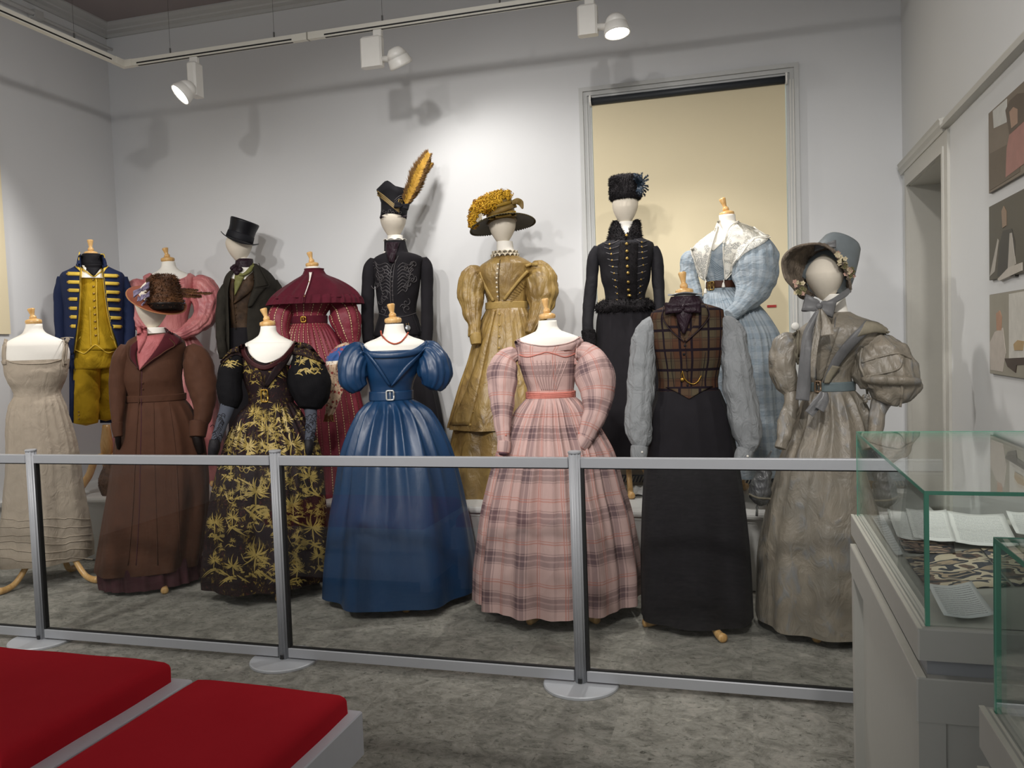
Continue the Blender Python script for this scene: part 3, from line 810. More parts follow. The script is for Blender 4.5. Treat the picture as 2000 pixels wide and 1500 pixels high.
# papers in the further case
def paper_mat(name, base, ink, rows, dens=0.5, fade=1.0):
    t = NT(name); u, v = uvs(t)
    s = t.node('ShaderNodeCombineXYZ'); t.link(t.math('MULTIPLY', u, 60), s.inputs[0]); t.link(t.math('FLOOR', t.math('MULTIPLY', v, rows)), s.inputs[1])
    n = t.noise(s.outputs[0], 1.0, 2, 0.7)
    ln = t.math('LESS_THAN', t.math('ABSOLUTE', t.math('SUBTRACT', t.math('FRACT', t.math('MULTIPLY', v, rows)), 0.5)), 0.2)
    mg = t.math('MULTIPLY', t.math('MULTIPLY', t.math('GREATER_THAN', u, 0.1), t.math('LESS_THAN', u, 0.9)), t.math('MULTIPLY', t.math('GREATER_THAN', v, 0.08), t.math('LESS_THAN', v, 0.92)))
    m = t.math('MULTIPLY', t.math('MULTIPLY', ln, mg), t.math('MULTIPLY', t.math('GREATER_THAN', n, 1 - dens), fade))
    return t.fin(t.mix(m, col4(base), col4(ink)), 0.8)
M_paper = paper_mat('handwritten paper', 'e9e9e6', '8a8a90', 22, 0.55, 0.6)
M_print = paper_mat('printed leaflet', 'dfe1e2', '66676b', 17, 0.55, 0.6)
M_photo = None
def photo_mat(name, cols, seed):
    t = NT(name); ob = t.mapping(t.coord('UV'), (1.4, 3.2, 1), (0, 0, 0.35), (seed, seed * 1.7, 0))
    n = t.noise(ob, 1.6, 2, 0.45, 0.5)
    return t.fin(t.ramp(n, [(i / len(cols) * 0.55 + 0.25, lin(c)) for i, c in enumerate(cols)], 'CONSTANT'), 0.45)
M_ph1 = photo_mat('page of photographs', ['2a2c36', 'b59f84', '323441', 'd8c9ae', '6a5144', '23242c', 'c9b292'], 2.3)
M_ph2 = photo_mat('page of portraits', ['3a2f2c', '8d7464', '2a2a30', 'b7a08a', '503c36'], 6.1)
def sheet(name, label, corners, mat, z, curl=0.01, seed=0, group=None):
    """corners in pixels, clockwise from upper left, lying at height z on the case floor"""
    c = [np.array([min(0.95, max(0.362, q[0])), min(2.845, max(1.825, q[1])), q[2]]) for q in (onz(px, py, z) for px, py in corners)]; n = 9; V = []; F = []; UV = []
    for i in range(n):
        for j in range(n):
            s = j / (n - 1); t = i / (n - 1)
            p = (c[0] * (1 - s) + c[1] * s) * (1 - t) + (c[3] * (1 - s) + c[2] * s) * t
            p = p + np.array([0, 0, 0.001 + curl * ((2 * s - 1) ** 2 * 0.6 + (1 - t) ** 2 * 0.8) + 0.002 * noise.noise(Vector((s * 3 + seed, t * 3, 0)))])
            V.append(p); UV.append((s, 1 - t))
    o = c[3]; V = np.array(V)
    nn = len(V); V2 = np.concatenate([V, V - [0, 0, 0.0008]]); UV = UV + UV
    for i in range(n - 1):
        for j in range(n - 1):
            q = (i * n + j, (i + 1) * n + j, (i + 1) * n + j + 1, i * n + j + 1); F += [q, tuple(x + nn for x in reversed(q))]
    rim = list(range(n)) + [i * n + n - 1 for i in range(1, n)] + [(n - 1) * n + j for j in range(n - 2, -1, -1)] + [i * n for i in range(n - 2, 0, -1)]
    for a, b in zip(rim, rim[1:] + rim[:1]): F.append((a, b, nn + b, nn + a))
    me = mesh_data(name, V2 - o, F, mat, UV)
    return tag(add_obj(name, me, None, tuple(o)), label, 'paper' if 'photo' not in name else 'photograph', group)
ZP = 0.8515
sheet('letter_sheet', 'white sheet of faint handwriting at the back left of the glass case', [(1722, 991), (1800, 1003), (1812, 1058), (1752, 1052)], M_paper, ZP + 0.010, 0.012, 1)
sheet('letter_sheet', 'large white handwritten sheet behind the upright glass edge', [(1768, 1000), (1848, 1004), (1866, 1062), (1784, 1052)], M_paper, ZP + 0.016, 0.010, 2)
sheet('letter_sheet', 'white handwritten sheet with a wavy back edge at the right of the papers', [(1848, 1008), (1960, 1014), (1990, 1070), (1866, 1064)], M_paper, ZP + 0.012, 0.012, 3)
sheet('letter_sheet', 'white sheet turned up at the right edge of the picture', [(1965, 1016), (2040, 990), (2060, 1040), (1985, 1050)], M_paper, ZP + 0.02, 0.02, 4)
sheet('paper_slip', 'narrow pale paper slanting down the left of the photographs', [(1702, 1012), (1722, 1006), (1764, 1084), (1748, 1084)], M_print, ZP + 0.004, 0.004, 5)
sheet('photo_page', 'strip of dark group photographs below the letters', [(1752, 1052), (1862, 1062), (1866, 1082), (1768, 1078)], M_ph2, ZP + 0.003, 0.004, 6)
sheet('photo_page', 'left page of an open picture spread with figures in dark coats', [(1768, 1092), (1912, 1074), (1975, 1146), (1812, 1152)], M_ph1, ZP + 0.0, 0.003, 7)
sheet('photo_page', 'right page of an open picture spread with figures in dark coats', [(1916, 1074), (2040, 1064), (2110, 1130), (1982, 1146)], M_ph1, ZP + 0.0, 0.003, 8)
sheet('leaflet', 'small white folded leaflet of print at the front left of the case', [(1812, 1154), (1898, 1150), (1944, 1206), (1846, 1212)], M_print, ZP + 0.008, 0.012, 9)

# ================================================================== photographs on the right wall
def wall_poly(pts, d, mat, name, parent, org):
    P3 = [onx(px, py, XR) for px, py in pts]; n = len(P3); V = [p + [-d, 0, 0] for p in P3] + [p + [-0.0, 0, 0] for p in P3]
    F = [tuple(range(n)), tuple(range(2 * n - 1, n - 1, -1))] + [(i, n + i, n + (i + 1) % n, (i + 1) % n) for i in range(n)]
    return add_obj(name, mesh_data(name, [v - org for v in V], F, mat, None, False), parent)
def photo(label, z0, z1, bg, shapes):
    y1 = 3.885; y0 = 3.30; org = np.array([XR, y1, z0])
    root = bpy.data.objects.new('wall_photograph', None); COL.objects.link(root); root.location = tuple(org); tag(root, label, 'photograph', 'photographs on the right wall')
    mb = MB(org); mb.box(XR - 0.012, XR, y0, y1, z0, z1); mb.build('backing_board', plain('photo edge', '6b655c', 0.6), root)
    mb = MB(org); mb.box(XR - 0.0128, XR - 0.012, y0 + 0.001, y1 - 0.001, z0 + 0.001, z1 - 0.001); mb.build('print_ground', plain('photo ground ' + bg, bg, 0.45, var=0.12, scale=9), root)
    for k, (nm, c, pts) in enumerate(shapes):
        wall_poly([(a, b) for a, b in pts], 0.0134 + 0.0005 * k, plain('photo tone ' + c, c, 0.45, var=0.18, scale=25), nm, root, org)
photo('upper wall photograph of a brown-haired sitter in pink before a window', 2.005, 2.335, '6e6255', [
    ('printed_window', 'b9b9b4', [(1946, 216), (1974, 192), (1974, 238), (1948, 250)]), ('printed_bench', '574a3c', [(1940, 300), (2000, 268), (2000, 335), (1940, 372)]),
    ('printed_dress', '9a6a62', [(1982, 250), (2000, 232), (2010, 225), (2010, 318), (1972, 346), (1974, 290)]), ('printed_hair', '4f4136', [(1972, 215), (1980, 196), (1996, 182), (2010, 180), (2010, 235), (1980, 262)]),
    ('printed_face', '9c7d6a', [(1980, 218), (1988, 208), (1996, 212), (1996, 240), (1984, 250)])])
photo('middle wall photograph of a dark figure with pale sleeves, very dark ground', 1.645, 1.95, '4a463b', [
    ('printed_coat', '2e2c28', [(1958, 480), (1966, 450), (1984, 446), (1990, 470), (1990, 540), (1955, 540)]), ('printed_sleeve', 'a59f95', [(1940, 540), (1956, 466), (1958, 470), (1950, 530)]),
    ('printed_sleeve', 'a59f95', [(1980, 455), (1984, 454), (1992, 515), (1976, 530)]), ('printed_face', '8a735f', [(1964, 412), (1968, 402), (1973, 412), (1973, 440), (1966, 445)]), ('printed_page', 'b5aea3', [(1956, 545), (1978, 522), (2005, 512), (2005, 528), (1960, 548)])])
photo('lowest wall photograph of a pale robed sitter beside a dark table', 1.255, 1.585, '8f8a7c', [
    ('printed_wall', 'c2bfb6', [(1978, 574), (2010, 568), (2010, 700), (1978, 705)]), ('printed_robe', 'b3aaa0', [(1940, 670), (1950, 648), (1966, 640), (1972, 690), (1966, 726), (1942, 722)]),
    ('printed_face', 'a67f66', [(1953, 612), (1960, 606), (1964, 618), (1963, 645), (1954, 645)]), ('printed_table', '3d3028', [(1970, 700), (2010, 698), (2010, 712), (1994, 713), (1992, 728), (1976, 716)]), ('printed_flowers', 'a98f66', [(1988, 672), (1996, 664), (2008, 666), (2006, 684), (1990, 684)])])

# ================================================================== dressed mannequins
M_form = plain('white mannequin jersey', 'ece8df', 0.85, var=0.02, bump=0.05, scale=60)
M_head = plain('cream mannequin head', 'd8cfbf', 0.8, var=0.02, bump=0.08, scale=60)
M_wood = wood('varnished beech', 'c99a5b', 'dcb67c', 0.3)
M_gold = plain('gilt metal', 'b08a3c', 0.3, 0.8)
M_brass = plain('dull brass', '9c8148', 0.35, 0.8)
FG = 'mannequins standing on the floor'
BG = 'mannequins standing on the platform'

def finial(t, top, disc, hw, lean=0):
    """turned wooden neck cap: disc pixel centre, knob top pixel"""
    s = t.S(disc[1]); d0 = t.P(disc[0], disc[1] + hw * 0.28); R = hw * s
    up = t.P(top[0], top[1], -0.01) - t.P(disc[0], disc[1])
    ax = np.array([0, 0, 1.0]) * 0.7 + up / np.linalg.norm(up) * 0.3; ax /= np.linalg.norm(ax)
    c = t.lathe('neck_cap', d0, d0 + ax * hw * 0.75 * s, [(0, R * 0.86), (0.15, R * 0.97), (0.45, R), (0.7, R * 0.93), (0.85, R * 0.62), (1.0, R * 0.30)], M_wood, 40)
    k0 = d0 + ax * hw * 0.62 * s; k1 = t.P(top[0], top[1])
    t.lathe('knob', k0, k1, [(0, R * 0.28), (0.06, R * 0.40), (0.16, R * 0.44), (0.26, R * 0.40), (0.33, R * 0.28), (0.38, R * 0.25), (0.6, R * 0.33), (0.88, R * 0.45), (0.96, R * 0.43), (1.0, R * 0.30)], M_wood, 28, parent=c)

def tripod(t, zf, feet=((-0.26, -0.12), (0.2, -0.2), (0.05, 0.28)), h=0.34, top=0.9, cx=0.0):
    """stand: pole and three curved feet; offsets (right, away) in metres"""
    c = t.axis + np.array([0, 0, zf]) + t.u * cx
    t.lathe('stand_pole', c + [0, 0, 0.16], c + [0, 0, top], [(0, 0.02), (0.05, 0.034), (0.2, 0.036), (0.3, 0.026), (1, 0.024)], M_wood, 20)
    for a, b in feet:
        e = t.u * a + t.v * b; L = np.linalg.norm(e); e /= L
        pts = catmull([c + e * 0.01 + [0, 0, h], c + e * L * 0.22 + [0, 0, h * 0.88], c + e * L * 0.45 + [0, 0, h * 0.5], c + e * L * 0.72 + [0, 0, h * 0.16], c + e * L * 0.92 + [0, 0, 0.024], c + e * (L + 0.03) + [0, 0, 0.024]], 5)
        n = len(pts); rs = [0.024 - 0.006 * math.sin(math.pi * i / (n - 1)) for i in range(n)]; rs[-1] = 0.012
        V, F = tube_mesh(pts, rs, 12); V = np.array(V); V[:, 2] = np.maximum(V[:, 2], zf + 0.002)
        t.obj('stand_foot', V, F, M_wood)
def neck(t, secs, **kw):
    return t.loft('bust_form', secs, M_form, 48, 30, **kw)
def head(t, cx, top, bot, hw, lean=0.0, w=0.0):
    """egg head: centre px, top and bottom pixel, half width"""
    q = []
    for i in range(13):
        f = i / 12; y = top + (bot - top) * f
        a = max(0.02, math.sin(math.pi * min(1, f * 0.985 + 0.008))) ** 0.62
        a *= 1.0 - 0.30 * max(0, f - 0.42) / 0.58
        x = cx + lean * (f - 0.5)
        q.append((y, x - hw * a, x + hw * a, 1.12, w))
    return t.loft('head', q, M_head, 48, 40)
def ring_band(t, name, py0, py1, xl, xr, ratio, mat, grow=0.008, parent=None, w=0.0, slope=0):
    m = (py0 + py1) / 2
    return t.loft(name, [(py0, xl + 1, xr - 1, ratio, w), (py0 + 1, xl, xr, ratio, w), (py1 - 1, xl, xr, ratio, w), (py1, xl + 1, xr - 1, ratio, w)], mat, 72, 8, grow=grow, parent=parent, body=True, cap=(True, True))
def buckle(t, cx, cy, hw, hh, mat, bar=2.0, parent=None, name='buckle', off=0.008):
    h, nrm = t.near(cx, cy); s = t.S(cy)
    mb = MB(t.org); up = np.array([0, 0, 1.0]); rt = np.cross(up, -nrm); rt /= np.linalg.norm(rt); rt = -rt if rt @ t.u < 0 else rt
    c = h + nrm * off; pts = []
    for a in np.linspace(0, 2 * math.pi, 25):
        x = math.copysign(abs(math.cos(a)) ** 0.35, math.cos(a)) * hw * s; z = math.copysign(abs(math.sin(a)) ** 0.35, math.sin(a)) * hh * s
        pts.append(c + rt * x + up * z)
    mb.tube(pts, bar * s, 8)
    mb.tube([c + up * hh * s * 0.9, c - up * hh * s * 0.9], bar * s * 0.5, 6)
    return mb.build(name, mat, parent or t.root, True)
def fuzz(t, o, nhair, length, mat, name='fur_pile', wid=0.003, curl=0.4, seed=1, parent=None, droop=0.3):
    """short pile standing on the surface of part o"""
    me = o.data; r = np.random.default_rng(seed)
    me.calc_loop_triangles(); tri = [tuple(x.vertices) for x in me.loop_triangles]
    v = np.array([x.co for x in me.vertices]); nr = np.array([x.normal for x in me.vertices]); T = np.array(tri)
    ar = np.linalg.norm(np.cross(v[T[:, 1]] - v[T[:, 0]], v[T[:, 2]] - v[T[:, 0]]), axis=1); ar /= ar.sum()
    pk = r.choice(len(T), nhair, p=ar); b = r.dirichlet((1, 1, 1), nhair)
    P = (v[T[pk]] * b[:, :, None]).sum(1); N = (nr[T[pk]] * b[:, :, None]).sum(1); N /= np.linalg.norm(N, axis=1)[:, None] + 1e-9
    d = N + r.normal(0, curl, (nhair, 3)) - np.array([0, 0, droop]); d /= np.linalg.norm(d, axis=1)[:, None]
    sd = np.cross(d, r.normal(0, 1, (nhair, 3))); sd /= np.linalg.norm(sd, axis=1)[:, None] + 1e-9
    L = length * r.uniform(0.6, 1.3, nhair)[:, None]
    V = np.stack([P - sd * wid - N * 0.002, P + sd * wid - N * 0.002, P + d * L], 1).reshape(-1, 3)
    F = [(3 * i, 3 * i + 1, 3 * i + 2) for i in range(nhair)]
    ob = add_obj(name, mesh_data(name, V, F, mat, None, False), parent or t.root); tag(ob, kind='stuff'); return ob
def feather(t, name, path, wl, wr, mat_barb, mat_tip, mat_rach, parent=None, n=220, seed=1, sweep=0.7, spread=0.012):
    """path of world points from quill to tip; barbs left and right in metres"""
    r = np.random.default_rng(seed); pts = catmull(path, 12); m = len(pts); T, N, B = frames(pts)
    a = MB(t.org); b = MB(t.org)
    for i in range(n):
        f = r.uniform(0.06, 1.0); k = f * (m - 1); j = int(min(m - 2, k)); p = pts[j] + (pts[j + 1] - pts[j]) * (k - j)
        for sgn, W in ((-1, wl), (1, wr)):
            ln = W * (math.sin(math.pi * (0.12 + 0.80 * f)) ** 0.7) * r.uniform(0.75, 1.15)
            lat = np.cross(T[j], t.v); lat /= np.linalg.norm(lat) + 1e-9
            d = sgn * lat + T[j] * (sweep + r.normal(0, 0.15)) + t.v * r.normal(0, 0.25) - np.array([0, 0, 0.12]); d /= np.linalg.norm(d)
            s = np.cross(d, t.v + r.normal(0, 0.2, 3)); s /= np.linalg.norm(s) + 1e-9
            q0 = p; q1 = p + d * ln * 0.55; q2 = p + d * ln + T[j] * ln * 0.15 + r.normal(0, spread * 0.3, 3); w = 0.0022
            a.add([q0 - s * w, q0 + s * w, q1 + s * w * 1.2, q1 - s * w * 1.2], [(0, 1, 2, 3)])
            b.add([q1 - s * w * 1.2, q1 + s * w * 1.2, q2], [(0, 1, 2)])
    o = a.build(name, mat_barb, parent or t.root); tag(o, kind=None)
    x = b.build('barb_tips', mat_tip, o); tag(x, kind='stuff')
    q = MB(t.org); q.tube(pts, [0.0035 * (1 - 0.8 * i / (m - 1)) for i in range(m)], 6); q.build('quill', mat_rach, o, True)
    return o
def curls(t, name, centers, mat, n=500, r_curl=0.012, seed=3, parent=None, up=(0, 0, 1), wid=0.003):
    """frizzed plume: many small curled barbs round the given (point, radius) blobs"""
    r = np.random.default_rng(seed); mb = MB(t.org)
    for i in range(n):
        c, R = centers[r.integers(len(centers))]
        d = r.normal(0, 1, 3); d /= np.linalg.norm(d); p = c + d * R * r.uniform(0.5, 1.0)
        e = np.cross(d, r.normal(0, 1, 3)); e /= np.linalg.norm(e); g = np.cross(d, e); rc = r_curl * r.uniform(0.6, 1.3)
        V = []; k = 7
        for j in range(k):
            a = 5.0 * j / (k - 1); rr = rc * (1 - 0.6 * j / (k - 1))
            q = p + d * rc * (1.6 * j / (k - 1)) + rr * (math.cos(a) * e + math.sin(a) * d) 
            V += [q - g * wid, q + g * wid]
        mb.add(V, [(2 * j, 2 * j + 1, 2 * j + 3, 2 * j + 2) for j in range(k - 1)])
    return mb.build(name, mat, parent or t.root, True)
def ruffle(t, name, pts, r_out, mat, waves, amp, parent=None, drop=0.02, n=160, closed=True, inner=0.0):
    """frill: pts ring (world) from which a waved sheet spreads outwards; r_out metres"""
    V = []; F = []; P = [np.asarray(p) for p in pts]; c = np.mean(P, axis=0); m = len(P)
    for i in range(n):
        f = i / n if closed else i / (n - 1); k = f * (m if closed else m - 1); j = int(k) % m; p = P[j] + (P[(j + 1) % m] - P[j]) * (k - int(k)) if closed else P[min(j, m - 1)] + (P[min(j + 1, m - 1)] - P[min(j, m - 1)]) * (k - int(k))
        o = p - c; o[2] = 0; o /= np.linalg.norm(o) + 1e-9; w = math.sin(2 * math.pi * waves * f)
        for s in (0.0, 0.5, 1.0): V.append(p + o * (r_out * s) + np.array([0, 0, amp * w * s - drop * s]) + np.cross(o, [0, 0, 1.0]) * amp * 0.6 * math.cos(2 * math.pi * waves * f * 1.0) * s)
    q = n if closed else n - 1
    for i in range(q):
        for s in (0, 1): F.append((i * 3 + s, ((i + 1) % n) * 3 + s, ((i + 1) % n) * 3 + s + 1, i * 3 + s + 1))
    o = t.obj(name, V, F, mat, None, parent)
    md = o.modifiers.new('thick', 'SOLIDIFY'); md.thickness = 0.0025; md.offset = 0
    return o
def ell_ring(t, cx, cy, hw, ratio=0.8, w=0.0, n=24, tilt=0.0):
    c = t.P(cx, cy, w); a = hw * t.S(cy)
    return [c + a * math.cos(2 * math.pi * k / n) * t.u + a * ratio * math.sin(2 * math.pi * k / n) * t.v + np.array([0, 0, -tilt * math.sin(-2 * math.pi * k / n)]) for k in range(n)]
def bow(t, name, c, up, rt, fwd, w, h, mat, parent=None, tails=None):
    """ribbon bow of two loops and a knot"""
    o = None
    for sg in (-1, 1):
        V = []; F = []; m = 12; k = 5
        for i in range(m + 1):
            a = math.pi * 2 * i / m; x = (1 - math.cos(a)) / 2 * w; y = math.sin(a) * 0.25 * w * 0.5
            wd = h * (0.25 + 0.75 * math.sin(a / 2) ** 0.7)
            for j in range(k):
                s = j / (k - 1) - 0.5
                V.append(c + rt * sg * x + fwd * (y + 0.15 * w * abs(s)) + up * (s * wd + 0.04 * w * math.sin(a * 2 + s * 6)))
        for i in range(m):
            for j in range(k - 1): F.append((i * k + j, (i + 1) * k + j, (i + 1) * k + j + 1, i * k + j + 1))
        ob = t.obj(name if o is None else 'loop', V, F, mat, None, parent if o is None else o)
        md = ob.modifiers.new('thick', 'SOLIDIFY'); md.thickness = 0.002
        o = o or ob
    V, F = ball_mesh(c + fwd * 0.004, h * 0.22, fwd, 0.8); t.obj('knot', V, F, mat, None, o)
    return o

# ---------------------------------------------------------------- cream slip, far left of the front row
M_linen = cloth('cream slip linen', 'b3a695', 0.85, 0.06, 300, 0.25, 0.35, 14)
t = Thing('dressed_mannequin', 'mannequin in a sleeveless cream linen slip at the far left', 'mannequin', 88, 4.33, zf=0, group=FG)
tripod(t, 0, ((-0.29, -0.20), (0.22, -0.28), (0.10, 0.12)), 0.36)
neck(t, [(633, 50, 83, 0.95), (642, 48, 84, 0.95), (650, 44, 90, 0.9), (658, 30, 106, 0.75), (666, 14, 125, 0.62), (676, 4, 134, 0.6), (692, 4, 138, 0.6), (712, 8, 136, 0.62), (740, 15, 128, 0.7), (766, 30, 118, 0.8)])
finial(t, (60, 602), (66, 628), 17)
t.loft('bodice', [(703, 6, 136, 0.63), (712, 8, 135, 0.66), (728, 11, 132, 0.74), (745, 17, 127, 0.76), (758, 25, 121, 0.76), (768, 29, 118, 0.78), (774, 29, 119, 0.8)], M_linen, 96, 30, wr=0.004, wr_f=16, grow=0.006, cap=(False, False))
t.loft('skirt', [(772, 29, 119, 0.8), (790, 19, 127, 0.85), (812, 14, 134, 0.85), (850, 12, 146, 0.85), (887, 12, 154, 0.85), (940, 9, 160, 0.85), (1000, 4, 170, 0.85), (1045, 0, 177, 0.85), (1075, -2, 181, 0.85), (1092, 2, 181, 0.85)], M_linen, 160, 80,
       fold=skirt_fold(6, 24, 0.004, 0.022, 5, 1.2), grow=0.004, wr=0.003, wr_f=12, cap=(False, False))
for i, y in enumerate((1012, 1027, 1045, 1058, 1074, 1091)):
    t.cord('hem_tuck', [(x, y + 2.5 * math.sin(x / 22 + i) + (3 if 30 < x < 130 else 0)) for x in np.linspace(2 - i, 176 + i, 22)], 0.0035 + 0.0006 * (i > 2), M_linen, 0.001)
t.strip('shoulder_strap', [(126, 712), (127, 690), (130, 668), (134, 660)], 4, M_linen, 0.006)
t.strip('shoulder_strap', [(9, 712), (8, 690), (10, 670), (12, 662)], 3.5, M_linen, 0.006)
for p in ([(122, 662), (123, 680), (119, 700), (121, 716)], [(128, 664), (127, 684), (125, 706)], [(118, 661), (132, 659), (144, 660)]):
    t.cord('tie_string', p, 0.003, M_linen, 0.012)
t.cord('neck_binding', [(12, 703), (30, 709), (60, 711), (95, 709), (120, 702)], 0.004, M_linen, 0.003)

# ---------------------------------------------------------------- brown coat with feathered hat
M_brown = cloth('brown wool coat', '523425', 0.75, 0.10, 300, 0.15, 0.2, 7, sheen=0.15)
M_velv = cloth('maroon velvet', '4a141c', 0.8, 0.15, 300, 0.1, sheen=0.4)
M_pinksilk = cloth('dusty pink silk', 'b8696b', 0.5, 0.12, 300, 0.1, 0.4, 14)
M_plum = cloth('plum underskirt', '4a2a30', 0.8, 0.1)
t = Thing('dressed_mannequin', 'mannequin in a long brown wool coat with maroon velvet lapels', 'mannequin', 302, 4.36, zf=0, group=FG)
tripod(t, 0, ((0.0, -0.24), (-0.24, 0.14), (0.22, 0.14)), 0.3)
head(t, 298, 545, 646, 36)
neck(t, [(640, 277, 325, 0.9), (652, 276, 326, 0.9), (662, 272, 332, 0.9), (675, 255, 350, 0.75)])
t.loft('coat_body', [(650, 282, 326, 0.9), (657, 262, 344, 0.8), (666, 248, 360, 0.7), (680, 243, 364, 0.68), (700, 240, 360, 0.7), (722, 237, 358, 0.78), (740, 236, 357, 0.8), (756, 240, 358, 0.76), (772, 246, 361, 0.75), (784, 246, 362, 0.76)], M_brown, 96, 40, wr=0.002, wr_f=9)
t.loft('coat_skirt', [(782, 246, 362, 0.76), (795, 241, 372, 0.8), (830, 232, 390, 0.8), (887, 222, 404, 0.8), (950, 213, 410, 0.8), (1000, 205, 410, 0.8), (1050, 197, 404, 0.8), (1106, 188, 394, 0.8)], M_brown, 192, 80, fold=skirt_fold(7, 16, 0.004, 0.020, 11, 1.0), grow=0.002, cap=(False, False))
t.loft('underskirt', [(1085, 199, 392, 0.78), (1110, 194, 396, 0.78), (1134, 197, 399, 0.78)], M_plum, 192, 14, fold=skirt_fold(22, 44, 0.0, 0.012, 4, 0.2), cap=(False, False))
ring_band(t, 'belt', 770, 783, 246, 362, 0.76, M_brown, 0.010)
W3 = [0, 1, 2, 3, 4, 5]
t.patch('blouse_front', [(270, 660), (268, 690), (272, 722)], [(326, 652), (302, 690), (274, 724)], M_pinksilk, 0.006, 8, 18, 0.006)
t.patch('blouse_collar', [(268, 634), (268, 655), (270, 676)], [(287, 640), (287, 660), (272, 690)], M_pinksilk, 0.016, 6, 14, 0.008)
t.patch('lapel', [(282, 658), (266, 690), (271, 722)], [(256, 676), (256, 700), (272, 722)], M_velv, 0.014, 6, 18, 0.006)
t.patch('lapel', [(327, 645), (305, 682), (274, 722)], [(356, 668), (335, 680), (275, 724)], M_velv, 0.016, 8, 22, 0.006)
t.patch('collar', [(320, 640), (335, 652), (352, 662)], [(328, 652), (338, 668), (340, 678)], M_velv, 0.02, 6, 12, 0.008)
t.cord('lapel_piping', [(328, 664), (338, 675), (318, 688), (276, 723)], 0.0035, M_brown, 0.022)
t.cord('lapel_piping', [(256, 676), (255, 700), (271, 722)], 0.003, M_brown, 0.018)
t.cord('front_seam', [(273, 724), (272, 770), (268, 830), (264, 900), (259, 1000), (250, 1104)], 0.004, M_brown, 0.002)
t.cord('front_seam', [(277, 724), (276, 770), (276, 830), (274, 900), (272, 1000), (266, 1104)], 0.003, M_plum, 0.0)
for a in ((300, 786, 302, 900, 308, 1104), (330, 786, 344, 900, 352, 1100)):
    t.cord('skirt_pleat', [(a[0], a[1]), (a[2], a[3]), (a[4], a[5])], 0.0035, M_brown, 0.001)
t.tube('sleeve', [(247, 678, 13, 0.0), (237, 700, 19, -0.02), (231, 735, 18, -0.03), (229, 775, 17, -0.06), (229, 812, 13, -0.10), (229, 832, 10, -0.12)], M_brown, gather=0.10, gn=7, wr=0.006, seed=2, env=lambda s: max(0, 1 - s * 2.6))
t.tube('sleeve', [(368, 682, 16, 0.0), (383, 700, 28, -0.03), (391, 735, 31, -0.04), (397, 770, 26, -0.07), (398, 800, 20, -0.10), (391, 830, 15, -0.13)], M_brown, gather=0.10, gn=8, wr=0.007, seed=5, env=lambda s: max(0, 1 - s * 2.6))
t.tube('cuff', [(228, 826, 12, -0.12), (229, 840, 11, -0.13), (231, 853, 9, -0.14)], M_brown, seed=1, n=28)
t.tube('cuff', [(389, 824, 19, -0.13), (387, 840, 18, -0.14), (386, 853, 16, -0.15)], M_brown, seed=1, n=28)
t.tube('glove', [(384, 852, 10, -0.15), (388, 866, 10, -0.15), (393, 885, 8, -0.14)], cloth('black kid glove', '1d1614', 0.5), n=20)
t.tube('glove', [(230, 850, 6, -0.14), (231, 862, 6, -0.13), (232, 876, 4, -0.1)], bpy.data.materials['black kid glove'], n=20)
for y in (748, 760): t.ball('button', 279, y, 2.2, M_brown)
# its hat
M_rust = cloth('rust felt', '7c3f28', 0.8, 0.1, 300, 0.2)
M_feath = cloth('dark brown feather', '35231a', 0.6, 0.3, 60, 0.4, c2='5a3a22')
M_ribp = cloth('purple grey ribbon', '574a60', 0.4, 0.3, 200, 0.1, 0.5, 20, c2='8f86a0')
h = Thing('feathered_hat', 'rust felt hat with brown feathers and purple ribbon above the brown coat', 'hat', 302, 4.36, base_py=600)
ax = np.array([0, 0, 1.0]) * 0.80 + h.u * 0.24 - h.v * 0.52; ax /= np.linalg.norm(ax)
S = h.S(590); c0 = h.P(306, 586, -0.06)
h.lathe('brim', c0 - ax * 0.012, c0 + ax * 0.012, [(0.0, 30 * S), (0.1, 45 * S), (0.45, 58 * S), (0.55, 60 * S), (0.65, 59 * S), (0.6, 45 * S), (0.7, 30 * S)], M_rust, 64, sq=0.92, body=True)
h.lathe('brim_edge', c0 - ax * 0.004, c0 + ax * 0.004, [(0.0, 59 * S), (0.5, 61 * S), (1, 59 * S)], cloth('tan edge binding', 'a8744f', 0.6), 64, sq=0.92, cap=False)
b0 = h.P(316, 600, -0.10); b1 = h.P(322, 545, -0.05)
cr = h.loft('crown', [(538, 302, 340, 0.9, -0.05), (543, 293, 345, 1.0, -0.06), (560, 289, 350, 1.0, -0.08), (580, 288, 354, 1.0, -0.10), (597, 291, 358, 1.0, -0.12), (604, 300, 352, 0.8, -0.12)], M_feath, 48, 26, wr=0.008, wr_f=40)
fuzz(h, cr, 2600, 0.016, M_feath, 'feather_covering', 0.0035, 0.35, 4, droop=0.2)
h.loft('hat_band', [(592, 290, 359, 1.02, -0.12), (606, 294, 357, 1.0, -0.12)], cloth('black satin', '17110f', 0.35), 48, 6, grow=0.004)
for k, (a, b, c) in enumerate((((338, 568), (375, 572), (412, 573)), ((338, 575), (365, 578), (392, 579)), ((335, 566), (355, 566), (385, 567)))):
    feather(h, 'tail_feather', [h.P(*a, -0.12), h.P(*b, -0.10), h.P(*c, -0.06)], 0.022, 0.022, cloth('brown pheasant', '6b4526', 0.6), M_feath, M_feath, n=200, seed=k + 2, sweep=2.0)
feather(h, 'tail_feather', [h.P(292, 560, -0.15), h.P(288, 548, -0.15), h.P(297, 538, -0.15)], 0.012, 0.012, M_feath, M_feath, M_feath, n=60, seed=9, sweep=1.5)
